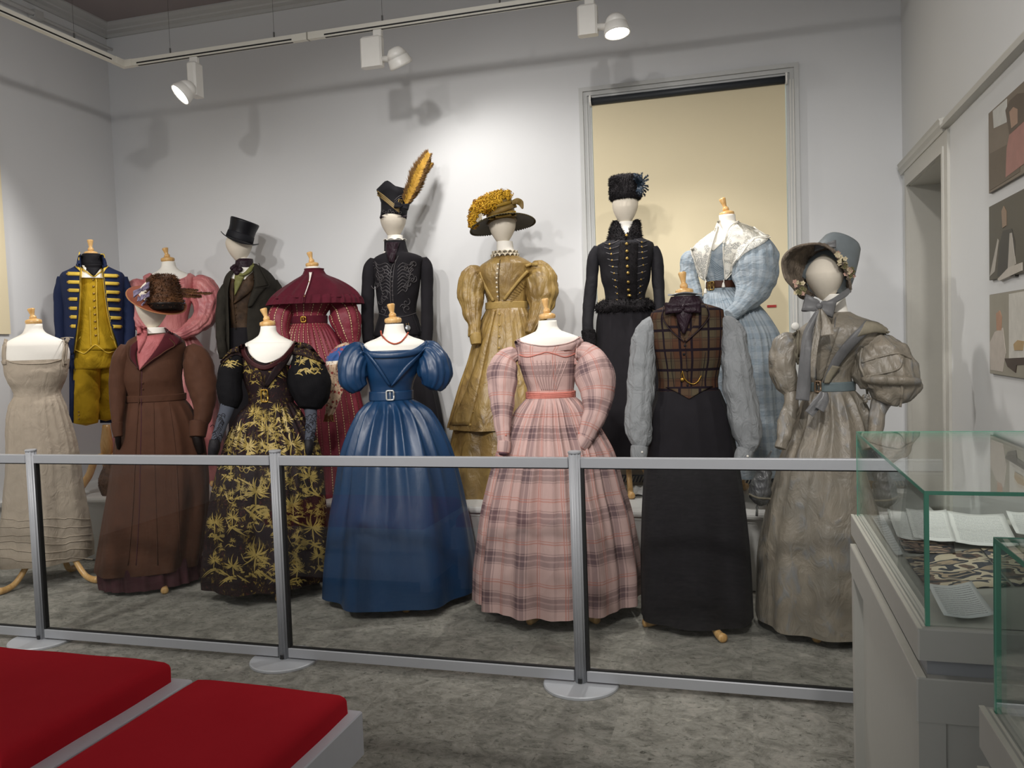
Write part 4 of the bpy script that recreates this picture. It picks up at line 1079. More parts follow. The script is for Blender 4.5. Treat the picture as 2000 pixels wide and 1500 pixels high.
for k, (x, y, s) in enumerate(((276, 566, 0.055), (284, 578, 0.05), (272, 584, 0.045), (290, 560, 0.045), (281, 592, 0.04))):
    bow(h, 'ribbon_bow', h.P(x, y, -0.20 + 0.01 * k), np.array([0.1 * k, 0, 1]), h.u * (0.8 - 0.3 * k % 2) + np.array([0, 0, 0.5 - 0.25 * k]), -h.v, s, s * 0.7, M_ribp)
for x, y in ((360, 587), (368 - 8, 592)): h.ball('bead', x, y, 2, M_ribp)

# ---------------------------------------------------------------- black and gold brocade gown
def brocade():
    t = NT('black and gold brocade'); u, v = uvs(t); ob = t.coord('Object')
    n = t.noise(t.mapping(ob, (1, 1, 0.7)), 30, 5, 0.65, 2.0); n2 = t.noise(ob, 8, 3, 0.5)
    m = t.math('MULTIPLY', t.ramp(n, [(0.56, (0, 0, 0)), (0.60, (1, 1, 1))]), t.ramp(n2, [(0.45, (0, 0, 0)), (0.6, (1, 1, 1))]))
    c = t.mix(n2, col4('1b1519'), col4('281c1b')); c = t.mix(m, c, col4('7d672f'))
    c = t.mix(t.math('MULTIPLY', t.ramp(n, [(0.34, (1, 1, 1)), (0.4, (0, 0, 0))]), 0.5), c, col4('5a2c28'))
    t.bump(n, 0.25, 0.004); return t.fin(c, 0.65, 0, 0.0, 0.12)
M_broc = brocade()
M_goldthread = cloth('gold thread', 'a58f4c', 0.5, 0.25, 500, 0.5, metal=0.1, spec=0.5)
M_blacksheer = sheer('black silk gauze', '0e0d10', 0.99)
M_greysheer = sheer('grey net over arm', '4c505a', 0.85)
M_blk = cloth('black silk', '1c1a1e', 0.55, 0.1, 300, 0.1, 0.3, 10)
t = Thing('dressed_mannequin', 'mannequin in a black gown brocaded with gold palms, sheer black sleeves', 'mannequin', 527, 4.33, zf=0, group=FG)
tripod(t, 0, ((0.0, -0.2), (-0.2, 0.12), (0.2, 0.12)), 0.3)
neck(t, [(637, 509, 539, 0.95), (646, 508, 540, 0.95), (654, 505, 546, 0.9), (662, 494, 560, 0.75), (669, 480, 574, 0.62), (680, 470, 582, 0.6), (700, 470, 580, 0.64), (725, 474, 562, 0.72), (745, 478, 562, 0.74)])
finial(t, (514, 602), (523, 632), 16)
t.loft('bodice', [(676, 472, 580, 0.6), (690, 470, 578, 0.66), (708, 472, 568, 0.74), (730, 474, 563, 0.80), (750, 480, 564, 0.76), (770, 487, 570, 0.76), (786, 489, 571, 0.78)], M_broc, 96, 34, wr=0.002, grow=0.005, cap=(False, False))
sk = t.loft('skirt', [(784, 488, 572, 0.8), (796, 474, 580, 0.85), (815, 460, 592, 0.88), (840, 448, 608, 0.88), (887, 434, 628, 0.88), (950, 419, 636, 0.88), (1000, 411, 641, 0.88), (1060, 406, 645, 0.88), (1110, 402, 647, 0.88), (1131, 403, 646, 0.88)], M_broc, 224, 90, fold=skirt_fold(8, 30, 0.010, 0.026, 21, 0.9), cap=(False, False))
# neckline: white front shows above the gown
t.patch('chemise_front', [(482, 670), (488, 690), (502, 704), (517, 709)], [(574, 668), (560, 690), (536, 704), (520, 709)], M_form, 0.008, 14, 16)
t.strip('neckline_border', [(474, 672), (478, 692), (492, 709), (514, 718), (534, 712), (556, 696), (580, 668)], 4.5, cloth('wine red silk', '3c191b', 0.5, 0.1), 0.010, 40, 5)
t.patch('bertha_panel', [(474, 690), (490, 722), (512, 752)], [(490, 706), (508, 726), (518, 756)], M_broc, 0.010, 6, 14)
t.patch('bertha_panel', [(580, 672), (556, 715), (522, 756)], [(560, 690), (536, 716), (516, 752)], M_broc, 0.010, 6, 14)
bt = ring_band(t, 'belt', 775, 787, 488, 572, 0.78, M_broc, 0.008)
buckle(t, 517, 773, 6.5, 12, M_gold, 1.5, bt)
# gold palms
def palm(mb, t, cx, cy, s, rng, lean=0.0):
    def leaf(x0, y0, x1, y1, w, bend):
        pts = []
        d = np.array([x1 - x0, y1 - y0]); L = np.linalg.norm(d); nn = np.array([-d[1], d[0]]) / (L + 1e-9)
        rows = []
        for i in range(6):
            f = i / 5; p = np.array([x0, y0]) + d * f + nn * bend * L * math.sin(math.pi * f) * 0.5 + np.array([0, 0.35 * L * f * f * abs(d[0]) / (L + 1e-9)])
            ww = w * math.sin(math.pi * min(0.98, 0.12 + 0.86 * f)); rows.append((p - nn * ww, p + nn * ww))
        V = []
        for a, b in rows:
            for q in (a, b):
                h = t.cast(q[0], q[1], None)
                if h is None: return
                V.append(h[0] + h[1] * 0.0022)
        mb.add(V, [(2 * i, 2 * i + 1, 2 * i + 3, 2 * i + 2) for i in range(5)])
    for k in range(17):
        a = math.radians(-90 + (k - 8) * 14 + lean + rng.normal(0, 4)); L = s * (1.0 - 0.25 * abs(k - 8) / 8) * rng.uniform(0.7, 1.15)
        leaf(cx, cy, cx + L * math.cos(a), cy + L * math.sin(a), s * 0.042, 0.25 * (1 if k > 8 else -1))
    leaf(cx, cy, cx + lean * 0.02 * s, cy + s * 1.0, s * 0.05, 0.05)
    for k in range(7): leaf(cx + rng.normal(0, s * 0.35), cy + s * rng.uniform(0.75, 1.1), cx + rng.normal(0, s * 0.7), cy + s * rng.uniform(0.9, 1.35), s * 0.075, 0.2)
    for k in range(6):
        x = cx + rng.uniform(-0.9, 0.9) * s; y = cy + s * rng.uniform(0.9, 1.5)
        leaf(x, y, x + rng.normal(0, s * 0.3), y - rng.uniform(0.1, 0.35) * s, s * 0.06, 0.2)
rng = np.random.default_rng(12); mb = MB(t.org)
for (x, y, s) in ((500, 960, 34), (572, 985, 26), (500, 1084, 34), (582, 1112, 22), (420, 1020, 26), (610, 1030, 30), (455, 1010, 20), (545, 1050, 20), (455, 1105, 24), (548, 1118, 16), (524, 838, 34), (486, 870, 26), (570, 866, 30), (455, 905, 26), (605, 930, 26), (545, 905, 22), (622, 1085, 24), (470, 955, 16), (540, 800, 18), (498, 806, 20), (560, 820, 18), (420, 1095, 18), (630, 985, 16), (470, 838, 18), (594, 875, 16)):
    palm(mb, t, x, y, s, rng, rng.normal(0, 6))
for (x, y, s) in ((512, 768, 14), (538, 712, 15), (484, 712, 13), (500, 735, 10), (535, 745, 10)): palm(mb, t, x, y, s, rng, rng.normal(0, 30))
for k in range(90):
    x = rng.uniform(410, 640); y = rng.uniform(795, 1120); palm(mb, t, x, y, rng.uniform(7, 13), rng, rng.normal(0, 40))
for k in range(16):
    x = rng.uniform(425, 600); y = rng.uniform(860, 1090); w_ = rng.uniform(14, 26)
    if t.cast(x, y) is not None and t.cast(x + w_, y) is not None: t.cord('', [(x, y), (x + w_ * 0.3, y + 14), (x + w_ * 0.7, y + 14), (x + w_, y)], 0.0022, None, 0.001, mb=mb, k=3, n=4)
tag(mb.build('gold_palm_brocade', M_goldthread, t.root), kind='stuff')
cap1 = t.tube('sleeve_puff', [(470, 694, 10, -0.01), (455, 712, 22, -0.03), (448, 742, 25, -0.04), (450, 775, 24, -0.05), (447, 795, 17, -0.06)], M_blacksheer, gather=0.07, gn=9, wr=0.006, seed=3)
cap2 = t.tube('sleeve_puff', [(574, 692, 14, -0.01), (592, 708, 32, -0.03), (603, 740, 42, -0.05), (607, 772, 38, -0.06), (606, 797, 24, -0.07)], M_blacksheer, gather=0.07, gn=9, wr=0.008, seed=8)
t.patch('sleeve_cap', [(470, 674), (450, 683), (430, 706)], [(472, 698), (458, 694), (434, 712)], M_broc, 0.012, 6, 14, 0.006)
t.patch('sleeve_cap', [(576, 668), (606, 674), (634, 712)], [(570, 692), (592, 696), (622, 706)], M_broc, 0.012, 6, 14, 0.006)
for grp in (((452, 690, 16, -40), (446, 700, 12, -60)), ((604, 700, 24, 20), (590, 690, 16, -10), (618, 708, 12, 40))):
    mb = MB(t.org)
    for (x, y, s, l) in grp: palm(mb, t, x, y, s, rng, l)
    mb.build('gold_cap_brocade', M_goldthread, t.root)

t.tube('lower_sleeve', [(446, 790, 15, -0.06), (437, 815, 13, -0.09), (428, 840, 11, -0.12), (420, 866, 10, -0.14)], M_greysheer, wr=0.004, seed=2)
t.tube('lower_sleeve', [(606, 795, 14, -0.07), (608, 820, 11, -0.10), (606, 845, 10, -0.13), (603, 866, 9, -0.15)], M_greysheer, wr=0.004, seed=4)
t.tube('glove', [(420, 860, 11, -0.14), (418, 875, 12, -0.15), (414, 892, 9, -0.15)], M_blk, n=20)
t.tube('glove', [(603, 860, 9, -0.15), (602, 876, 10, -0.16), (600, 893, 7, -0.16)], M_blk, n=20)
for c0, c1 in ((606, 0.0), (433, -0.5)):
    mb = MB(t.org)
    for i in range(26):
        x = c0 + c1 * i + rng.normal(0, 5); y = 812 + i * 2; t.cord('', [(x - 3, y), (x, y - 4), (x + 4, y - 3), (x + 5, y + 1)], 0.0018, None, 0.001, mb=mb, k=3, n=4)
    mb.build('sleeve_embroidery', M_blk, t.root)

# ---------------------------------------------------------------- blue satin gown
def satin(name, c, c2, rough=0.32, crease=0.3):
    t = NT(name); ob = t.coord('Object')
    n = t.noise(ob, 6, 3, 0.5); n2 = t.noise(t.mapping(ob, (1, 1, 0.35)), 16, 3, 0.5, 0.6); t.bump(n2, crease, 0.02)
    return t.fin(t.mix(n, col4(c), col4(c2)), rough, 0.0, 0.0, 0.55)
M_blue = satin('blue satin', '0f2e50', '133a5e', 0.40, 0.18)
t = Thing('dressed_mannequin', 'mannequin in a deep blue satin gown with short puffed sleeves', 'mannequin', 785, 4.33, zf=0, group=FG)
tripod(t, 0, ((-0.02, -0.23), (-0.2, 0.12), (0.2, 0.12)), 0.3)
neck(t, [(633, 752, 788, 0.95), (644, 750, 790, 0.95), (652, 748, 794, 0.9), (660, 735, 808, 0.72), (667, 716, 828, 0.6), (676, 706, 836, 0.58), (692, 706, 834, 0.62), (720, 715, 816, 0.72), (745, 722, 807, 0.74)])
finial(t, (763, 593), (768, 626), 17)
t.loft('bodice', [(684, 703, 838, 0.6), (700, 706, 830, 0.68), (715, 712, 820, 0.76), (735, 717, 812, 0.78), (755, 723, 805, 0.74), (768, 725, 803, 0.74), (784, 724, 805, 0.76)], M_blue, 96, 34, wr=0.002, grow=0.004, cap=(False, False))
t.loft('skirt', [(781, 723, 806, 0.78), (788, 716, 816, 0.84), (800, 708, 830, 0.9), (820, 697, 846, 0.92), (845, 685, 861, 0.92), (887, 671, 880, 0.92), (950, 660, 899, 0.92), (1000, 651, 910, 0.92), (1060, 645, 921, 0.92), (1110, 641, 928, 0.92), (1152, 639, 931, 0.92)], M_blue, 256, 100, fold=skirt_fold(6, 18, 0.030, 0.036, 37, 0.5, 0.0, 2.4), cap=(False, False))
t.patch('neckline_band', [(704, 668), (718, 682), (735, 688), (783, 687), (810, 680), (834, 664)], [(706, 684), (722, 696), (738, 700), (783, 698), (814, 692), (836, 680)], M_blue, 0.010, 5, 30, 0.003)
t.patch('bodice_fold', [(704, 676), (728, 708), (758, 752)], [(722, 690), (742, 716), (764, 752)], M_blue, 0.012, 6, 18, 0.006)
t.patch('bodice_fold', [(834, 672), (806, 712), (768, 752)], [(818, 690), (790, 716), (762, 754)], M_blue, 0.012, 6, 18, 0.006)
for y in (693, 698): t.cord('tuck', [(738, y), (760, y + 1), (784, y)], 0.002, M_blue, 0.006)
bt = ring_band(t, 'belt', 763, 781, 724, 804, 0.76, M_blue, 0.010)
M_paste = plain('paste stones', 'd9d9d4', 0.15, 0.6)
bk = buckle(t, 762, 772, 7, 9, M_paste, 1.6, bt)
for k in range(18):
    a = 2 * math.pi * k / 18; t.ball('stone', 762 + math.copysign(abs(math.cos(a)) ** 0.4, math.cos(a)) * 7.4, 772 + math.copysign(abs(math.sin(a)) ** 0.4, math.sin(a)) * 9.4, 1.2, M_paste, parent=bk, off=0.008)
t.tube('sleeve', [(716, 690, 14, -0.01), (700, 692, 26, -0.02), (690, 715, 29, -0.04), (691, 742, 27, -0.05), (702, 760, 17, -0.05)], M_blue, n=64, gather=0.12, gn=12, wr=0.007, seed=3)
t.tube('sleeve', [(820, 686, 15, -0.01), (836, 690, 26, -0.02), (847, 715, 34, -0.04), (848, 740, 31, -0.05), (842, 757, 20, -0.05)], M_blue, n=64, gather=0.12, gn=12, wr=0.007, seed=9)
nk = Thing('coral_necklace', 'string of coral red beads round the neck above the blue gown', 'necklace', 785, 4.33, base_py=660)
nk.bvh = t.bvh
pts = [(744, 647), (746, 655), (753, 664), (762, 670), (771, 672), (782, 669), (791, 660), (797, 650)]
L = catmull([np.array(p, float) for p in pts], 6)
M_coral = plain('coral', 'a8482c', 0.35)
nk.cord('bead_string', pts, 0.0035, M_coral, 0.004, k=8)
for p in L[::1]: nk.ball('bead', p[0], p[1], 1.7, M_coral, flat=1.0, off=0.003)

# ---------------------------------------------------------------- pink plaid gown
def plaid(name, base, dark, red, P=0.205, light=None, rough=0.75):
    t = NT(name); u, v = uvs(t); ob = t.coord('Object')
    wv = t.noise(ob, 5, 2); 
    def b(c, off):
        c = t.math('ADD', c, off)
        c = t.math('ADD', c, t.math('MULTIPLY', wv, 0.012))
        d = bands(t, c, P, [(0, 0), (0.10, 0.55), (0.125, 0.15), (0.15, 0.75), (0.26, 0.35), (0.30, 0.8), (0.40, 0.1), (0.43, 0.55), (0.455, 0.0)])
        r = bands(t, c, P, [(0, 0), (0.66, 1), (0.685, 0), (0.72, 1), (0.74, 0)])
        return d, r
    du, ru = b(u, 10.0); dv, rv = b(v, 10.06)
    dk = t.math('MULTIPLY', t.math('ADD', du, dv), 0.58); rd = t.math('MINIMUM', t.math('ADD', ru, rv), 0.5)
    n = t.noise(ob, 600, 2)
    c = t.mix(t.math('MINIMUM', dk, 0.85), col4(base), col4(dark)); c = t.mix(rd, c, col4(red))
    n3 = t.noise(t.mapping(ob, (1, 1, 0.5)), 14, 3, 0.5, 0.8)
    t.bump(n3, 0.3, 0.02)
    return t.fin(c, rough, 0, 0.0, 0.3)
M_pplaid = plaid('pink plaid silk', 'c0a29c', '4b3740', 'b0604c')
M_sash = cloth('coral pink ribbon', 'd8897c', 0.5, 0.06, 300, 0.1, 0.4, 12)
t = Thing('dressed_mannequin', 'mannequin in a pink and mauve plaid gown with a coral sash', 'mannequin', 1087, 4.27, zf=0, group=FG)
tripod(t, 0, ((-0.16, -0.2), (0.16, -0.2), (0.0, 0.2)), 0.3)
neck(t, [(626, 1052, 1087, 0.95), (638, 1050, 1089, 0.95), (646, 1046, 1096, 0.9), (653, 1030, 1114, 0.72), (660, 1014, 1130, 0.6), (670, 1008, 1136, 0.58), (690, 1010, 1126, 0.64), (720, 1018, 1122, 0.72), (745, 1026, 1120, 0.74)])
finial(t, (1064, 583), (1069, 618), 16.5)
t.loft('bodice', [(659, 1014, 1131, 0.56), (668, 1006, 1138, 0.58), (684, 1010, 1128, 0.66), (700, 1013, 1124, 0.74), (720, 1018, 1123, 0.78), (742, 1025, 1121, 0.76), (762, 1031, 1119, 0.74), (780, 1029, 1123, 0.76)], M_pplaid, 96, 34, wr=0.002, grow=0.004, cap=(False, False),
       tilt=lambda th, s: -0.040 * np.maximum(0, -np.sin(th)) ** 2 * max(0, 1 - s * 4))
t.cord('neck_binding', [(1009, 664), (1025, 670), (1050, 675), (1070, 676), (1090, 674), (1115, 668), (1134, 658)], 0.003, M_pplaid, 0.003)
t.loft('skirt', [(776, 1028, 1124, 0.8), (786, 1020, 1134, 0.9), (800, 1010, 1145, 0.92), (830, 993, 1163, 0.92), (887, 970, 1194, 0.92), (950, 952, 1212, 0.92), (1000, 941, 1227, 0.92), (1060, 934, 1238, 0.92), (1110, 929, 1245, 0.92), (1163, 928, 1246, 0.92)], M_pplaid, 288, 100, fold=skirt_fold(13, 40, 0.016, 0.028, 41, 0.6, 0.4), cap=(False, False), ufix=1.3)
t.cord('bodice_piping', [(1013, 692), (1030, 697), (1052, 692), (1068, 688), (1085, 692), (1104, 697), (1123, 690)], 0.003, M_sash, 0.003)
for k in range(9):
    x = 1040 + k * 8.5; t.cord('gather', [(x, 704), (1071 + (x - 1073) * 0.72, 735), (1072 + (x - 1073) * 0.42, 762)], 0.0028, M_pplaid, 0.0005)
sb = ring_band(t, 'sash', 764, 777, 1030, 1121, 0.76, M_sash, 0.010)
for y in (767.5, 771, 774): t.cord('sash_fold', [(1031, y), (1075, y + 1.5), (1120, y - 0.5)], 0.0022, M_sash, 0.001, parent=sb)
t.tube('sleeve', [(1010, 690, 12, -0.01), (992, 700, 22, -0.02), (982, 728, 31, -0.05), (981, 765, 27, -0.08), (981, 805, 20, -0.12), (982, 840, 14, -0.16), (985, 868, 12, -0.18)], M_pplaid, n=56, gather=0.12, gn=12, wr=0.008, seed=3, env=lambda s: max(0.15, 1 - s * 2.2), ub=0.12)
t.tube('sleeve', [(1126, 686, 15, -0.01), (1146, 694, 26, -0.02), (1160, 728, 40, -0.05), (1168, 765, 33, -0.09), (1163, 805, 24, -0.13), (1151, 838, 18, -0.17), (1140, 862, 15, -0.19)], M_pplaid, n=56, gather=0.12, gn=12, wr=0.009, seed=7, env=lambda s: max(0.15, 1 - s * 2.2), ub=0.12)
t.tube('cuff', [(985, 862, 13, -0.18), (984, 874, 13.5, -0.185), (983, 884, 12, -0.19)], M_pplaid, n=32, ub=0.1)
t.tube('cuff', [(1142, 856, 17, -0.19), (1136, 866, 17, -0.195), (1131, 874, 15, -0.20)], M_pplaid, n=32, ub=0.1)
M_shadowcloth = cloth('mauve lining', '6c5058', 0.8)
t.ball('cuff_rosette', 983, 884, 9, M_shadowcloth, flat=0.3)
for x, y in ((1131, 846), (988, 850)): t.ball('button', x, y, 2, M_sash)
for sg, x0, y0 in ((1, 1012, 680), (1, 1126, 682)): t.strip('armhole_binding', [(x0 + 6 * (1 if x0 > 1060 else -1), 666), (x0, y0), (x0 + (2 if x0 < 1060 else -2), 712)], 2.2, M_pplaid, 0.006)

# ---------------------------------------------------------------- plaid waistcoat and black skirt
def vplaid():
    t = NT('brown tartan wool'); u, v = uvs(t); ob = t.coord('Object')
    du = bands(t, t.math('ADD', u, 10.0), 0.098, [(0, 0.0), (0.36, 0.35), (0.42, 0.0), (0.48, 0.35), (0.54, 0.0), (0.86, 1.0)])
    dv = bands(t, t.math('ADD', v, 10.02), 0.098, [(0, 0.0), (0.36, 0.35), (0.42, 0.0), (0.48, 0.35), (0.54, 0.0), (0.86, 1.0)])
    ou = bands(t, t.math('ADD', u, 10.05), 0.196, [(0, 0.0), (0.5, 1.0)]); ov = bands(t, t.math('ADD', v, 10.07), 0.196, [(0, 0.0), (0.5, 1.0)])
    c = t.mix(t.math('MULTIPLY', t.math('ADD', ou, ov), 0.5), col4('4d3426'), col4('4f4636')); n = t.noise(ob, 500, 2)
    c = t.mix(t.math('MAXIMUM', du, dv), c, col4('1c141b'))
    t.bump(n, 0.06, 0.002); return t.fin(c, 0.85, 0, 0.0, 0.15)
M_vplaid = vplaid()
M_grsh = cloth('grey blue cotton', '909395', 0.8, 0.05, 350, 0.15, 0.6, 18)
M_blackwool = cloth('black wool', '211f23', 0.85, 0.12, 300, 0.2, 0.1, 6, sheen=0.05)
M_plumsilk = cloth('plum silk', '2b1c25', 0.45, 0.15, 300, 0.1, 0.5, 22)
t = Thing('dressed_mannequin', 'mannequin in a brown tartan waistcoat over grey shirt and black skirt', 'mannequin', 1356, 4.2, zf=0, group=FG)
tripod(t, 0, ((-0.25, -0.08), (0.10, -0.24), (0.12, 0.24)), 0.3)
neck(t, [(572, 1318, 1356, 0.95), (590, 1312, 1364, 0.9), (600, 1295, 1385, 0.75), (612, 1276, 1406, 0.62), (640, 1274, 1410, 0.64)])
finial(t, (1332, 531), (1337, 570), 18)
ruffle(t, 'wing_collar', ell_ring(t, 1338, 577, 20, 0.9), 0.035, M_grsh, 3, 0.006, drop=-0.006)
t.loft('waistcoat', [(594, 1305, 1375, 0.75), (600, 1288, 1394, 0.68), (607, 1272, 1412, 0.62), (622, 1268, 1414, 0.62), (650, 1271, 1414, 0.68), (675, 1274, 1413, 0.76), (700, 1279, 1411, 0.76), (725, 1284, 1405, 0.72), (745, 1286, 1402, 0.72), (766, 1284, 1404, 0.74)], M_vplaid, 96, 40, wr=0.0015, ufix=0.62)
t.loft('skirt', [(762, 1283, 1405, 0.74), (780, 1279, 1412, 0.8), (800, 1272, 1420, 0.82), (850, 1264, 1432, 0.84), (887, 1260, 1439, 0.84), (950, 1255, 1449, 0.84), (1000, 1252, 1456, 0.84), (1100, 1249, 1466, 0.84), (1200, 1250, 1471, 0.84)], M_blackwool, 192, 80, fold=skirt_fold(6, 14, 0.003, 0.016, 52, 1.1), grow=0.002, cap=(False, False))
t.patch('waistcoat_point', [(1300, 756), (1318, 764), (1345, 779)], [(1392, 754), (1372, 764), (1347, 779)], M_vplaid, 0.008, 10, 14)
t.loft('neck_scarf', [(579, 1312, 1364, 0.95), (584, 1310, 1367, 0.95), (592, 1306, 1372, 0.9), (600, 1300, 1378, 0.85)], M_plumsilk, 64, 14, wr=0.004, wr_f=30, grow=0.004)
t.patch('lapel', [(1306, 596), (1296, 620), (1312, 645), (1336, 668)], [(1318, 598), (1318, 620), (1326, 645), (1338, 664)], M_vplaid, 0.010, 6, 20, 0.004)
t.patch('lapel', [(1376, 596), (1382, 618), (1366, 642), (1340, 668)], [(1360, 598), (1358, 620), (1350, 645), (1338, 664)], M_vplaid, 0.010, 6, 20, 0.004)
for L in ([(1298, 602), (1297, 622), (1312, 646), (1337, 669)], [(1380, 600), (1383, 619), (1366, 643), (1339, 669)]): t.cord('lapel_edge', L, 0.0025, M_plumsilk, 0.012)
t.patch('scarf_front', [(1318, 596), (1320, 615), (1332, 650)], [(1358, 596), (1352, 615), (1338, 654)], M_plumsilk, 0.014, 8, 16, 0.012)
cb = t.near(1334, 602)[0] - t.v * 0.03
bow(t, 'scarf_bow', cb, np.array([0, 0, 1.0]), t.u, -t.v, 0.085, 0.055, M_plumsilk)
for (x, y) in ((1336, 692), (1342, 724), (1343, 752), (1344, 768), (1338, 675)): t.ball('button', x, y, 2.6, M_blk)
t.cord('front_edge', [(1338, 668), (1342, 720), (1346, 778)], 0.002, M_plumsilk, 0.003)
for L in ([(1310, 688), (1312, 720), (1318, 762)], [(1378, 688), (1374, 720), (1370, 760)]): t.cord('dart_seam', L, 0.0015, M_blk, 0.001)
wc = Thing('watch_chain', 'gold watch chain looped on the tartan waistcoat', 'watch chain', 1356, 4.2, base_py=745); wc.bvh = t.bvh
wc.cord('chain', [(1333, 724), (1337, 738), (1345, 747), (1355, 750), (1363, 744), (1369, 733)], 0.0028, M_gold, 0.006)
wc.ball('fob', 1333, 741, 4, M_gold, off=0.004)
wc.cord('chain', [(1333, 726), (1331, 733), (1333, 741)], 0.002, M_gold, 0.006)
t.tube('shirt_sleeve', [(1278, 630, 14, 0.0), (1262, 645, 22, -0.01), (1256, 680, 26, -0.03), (1253, 730, 27, -0.05), (1250, 790, 27, -0.08), (1247, 835, 25, -0.11), (1250, 862, 20, -0.13), (1250, 876, 14, -0.14)], M_grsh, n=56, gather=0.07, gn=8, wr=0.012, wr_f=12, seed=3)
t.tube('shirt_sleeve', [(1412, 625, 14, 0.0), (1427, 642, 22, -0.01), (1434, 680, 28, -0.03), (1440, 730, 32, -0.05), (1450, 790, 32, -0.07), (1458, 840, 30, -0.09), (1460, 866, 22, -0.10), (1458, 882, 14, -0.11)], M_grsh, n=56, gather=0.07, gn=8, wr=0.012, wr_f=12, seed=8)
t.tube('shirt_cuff', [(1249, 872, 17, -0.14), (1248, 884, 17, -0.145), (1247, 898, 15, -0.15)], M_grsh, n=32)
t.tube('shirt_cuff', [(1456, 878, 17, -0.11), (1452, 890, 18, -0.115), (1449, 905, 17, -0.12)], M_grsh, n=32)
t.ball('cuff_button', 1254, 883, 2.2, M_form); t.ball('cuff_button', 1460, 891, 2.4, M_form)

# ---------------------------------------------------------------- grey silk gown with bonnet
ribbon_later = []
def shot(name, c, c2, c3, rough=0.42, crease=0.5):
    t = NT(name); ob = t.coord('Object')
    lw = t.node('ShaderNodeLayerWeight'); lw.inputs[0].default_value = 0.45
    n = t.noise(ob, 7, 3, 0.55); n2 = t.noise(t.mapping(ob, (1, 1, 0.55)), 13, 4, 0.55, 1.0); col = t.mix(t.ramp(n, [(0.35, (0, 0, 0)), (0.65, (1, 1, 1))]), col4(c), col4(c2)); col = t.mix(t.ramp(n2, [(0.55, (0, 0, 0)), (0.75, (0.8, 0.8, 0.8))]), col, col4(c3))
    t.bump(n2, crease, 0.03)
    return t.fin(col, rough, 0.0, 0.0, 0.6)
M_grey = shot('grey shot silk', '777166', '8a8173', '757a80', 0.46)
M_greyband = cloth('grey satin band', '6f6f70', 0.4, 0.12, 300, 0.1, 0.2, 9)
M_teal = cloth('grey teal satin', '6d7a7d', 0.35, 0.08)
M_lace = cloth('cream blonde lace', '8b8473', 0.8, 0.25, 60, 0.6)
t = Thing('dressed_mannequin', 'mannequin in a grey silk gown with huge puffed sleeves beside the display case', 'mannequin', 1618, 4.24, zf=0, group=FG)
tripod(t, 0, ((-0.06, -0.2), (-0.2, 0.15), (0.22, 0.1)), 0.3)
head(t, 1611, 497, 590, 39, 4, 0.0)
neck(t, [(575, 1606, 1650, 0.95), (600, 1606, 1654, 0.95), (616, 1602, 1660, 0.9), (630, 1585, 1685, 0.8)])
t.loft('bodice', [(610, 1606, 1660, 0.95), (618, 1596, 1674, 0.9), (630, 1572, 1705, 0.75), (645, 1556, 1728, 0.68), (665, 1553, 1722, 0.7), (690, 1557, 1690, 0.78), (715, 1566, 1672, 0.82), (740, 1577, 1664, 0.82), (765, 1580, 1668, 0.84)], M_grey, 96, 40, wr=0.003, wr_f=9)
t.loft('skirt', [(762, 1579, 1669, 0.85), (775, 1572, 1680, 0.92), (800, 1562, 1694, 0.95), (830, 1551, 1708, 0.95), (887, 1525, 1722, 0.95), (950, 1507, 1732, 0.95), (1000, 1493, 1740, 0.95), (1100, 1476, 1752, 0.95), (1160, 1474, 1756, 0.95), (1207, 1473, 1758, 0.95)], M_grey, 256, 100, fold=skirt_fold(6, 16, 0.014, 0.022, 63, 0.6, 0.3, 2.6), wr=0.003, wr_f=6, cap=(False, False))
t.patch('pelerine_band', [(1690, 628), (1655, 662), (1625, 702), (1608, 745)], [(1716, 634), (1672, 672), (1640, 712), (1620, 745)], M_greyband, 0.014, 7, 24, 0.006)
t.patch('shoulder_lace', [(1690, 630), (1712, 634), (1738, 648)], [(1672, 658), (1704, 650), (1734, 652)], M_lace, 0.02, 6, 16, 0.004)
t.patch('shoulder_lace', [(1549, 650), (1545, 680), (1557, 712)], [(1562, 645), (1560, 680), (1563, 712)], M_lace, 0.012, 5, 14, 0.003)
t.patch('front_lace', [(1640, 715), (1626, 735), (1620, 748)], [(1625, 712), (1614, 732), (1610, 748)], M_lace, 0.020, 5, 12, 0.003)
t.patch('chest_panel', [(1598, 640), (1592, 690), (1596, 745)], [(1640, 640), (1622, 690), (1606, 742)], M_grey, 0.006, 8, 16, 0.004)
t.cord('front_seam', [(1632, 622), (1630, 640), (1628, 655)], 0.0022, M_greyband, 0.006)
t.cord('front_seam', [(1597, 640), (1592, 690), (1596, 744)], 0.0025, M_greyband, 0.008)
bt = ring_band(t, 'belt', 745, 763, 1580, 1668, 0.84, M_teal, 0.008)
M_jewel = plain('bronze jewel', '7e6a55', 0.3, 0.5, var=0.4, scale=160)
bk = buckle(t, 1599, 755, 6, 11, M_jewel, 2.2, bt)
for k in range(12): t.ball('stone', 1599 + random.uniform(-5, 5), 755 + random.uniform(-12, 12), 1.8, M_jewel, parent=bk, off=0.008)
for pts, wd in (([(1608, 766, -0.20), (1598, 785, -0.235), (1580, 808, -0.27)], [0.012, 0.024, 0.020]), ([(1612, 766, -0.21), (1610, 782, -0.245), (1600, 800, -0.27)], [0.010, 0.020, 0.022])):
    ribbon_later.append((t, [t.P(*p) for p in pts], wd))
t.tube('sleeve', [(1556, 660, 10, 0.0), (1540, 668, 24, -0.02), (1530, 695, 28, -0.04), (1530, 725, 27, -0.05), (1537, 752, 22, -0.06), (1544, 768, 14, -0.07)], M_grey, n=56, gather=0.07, gn=8, wr=0.014, wr_f=12, seed=3)
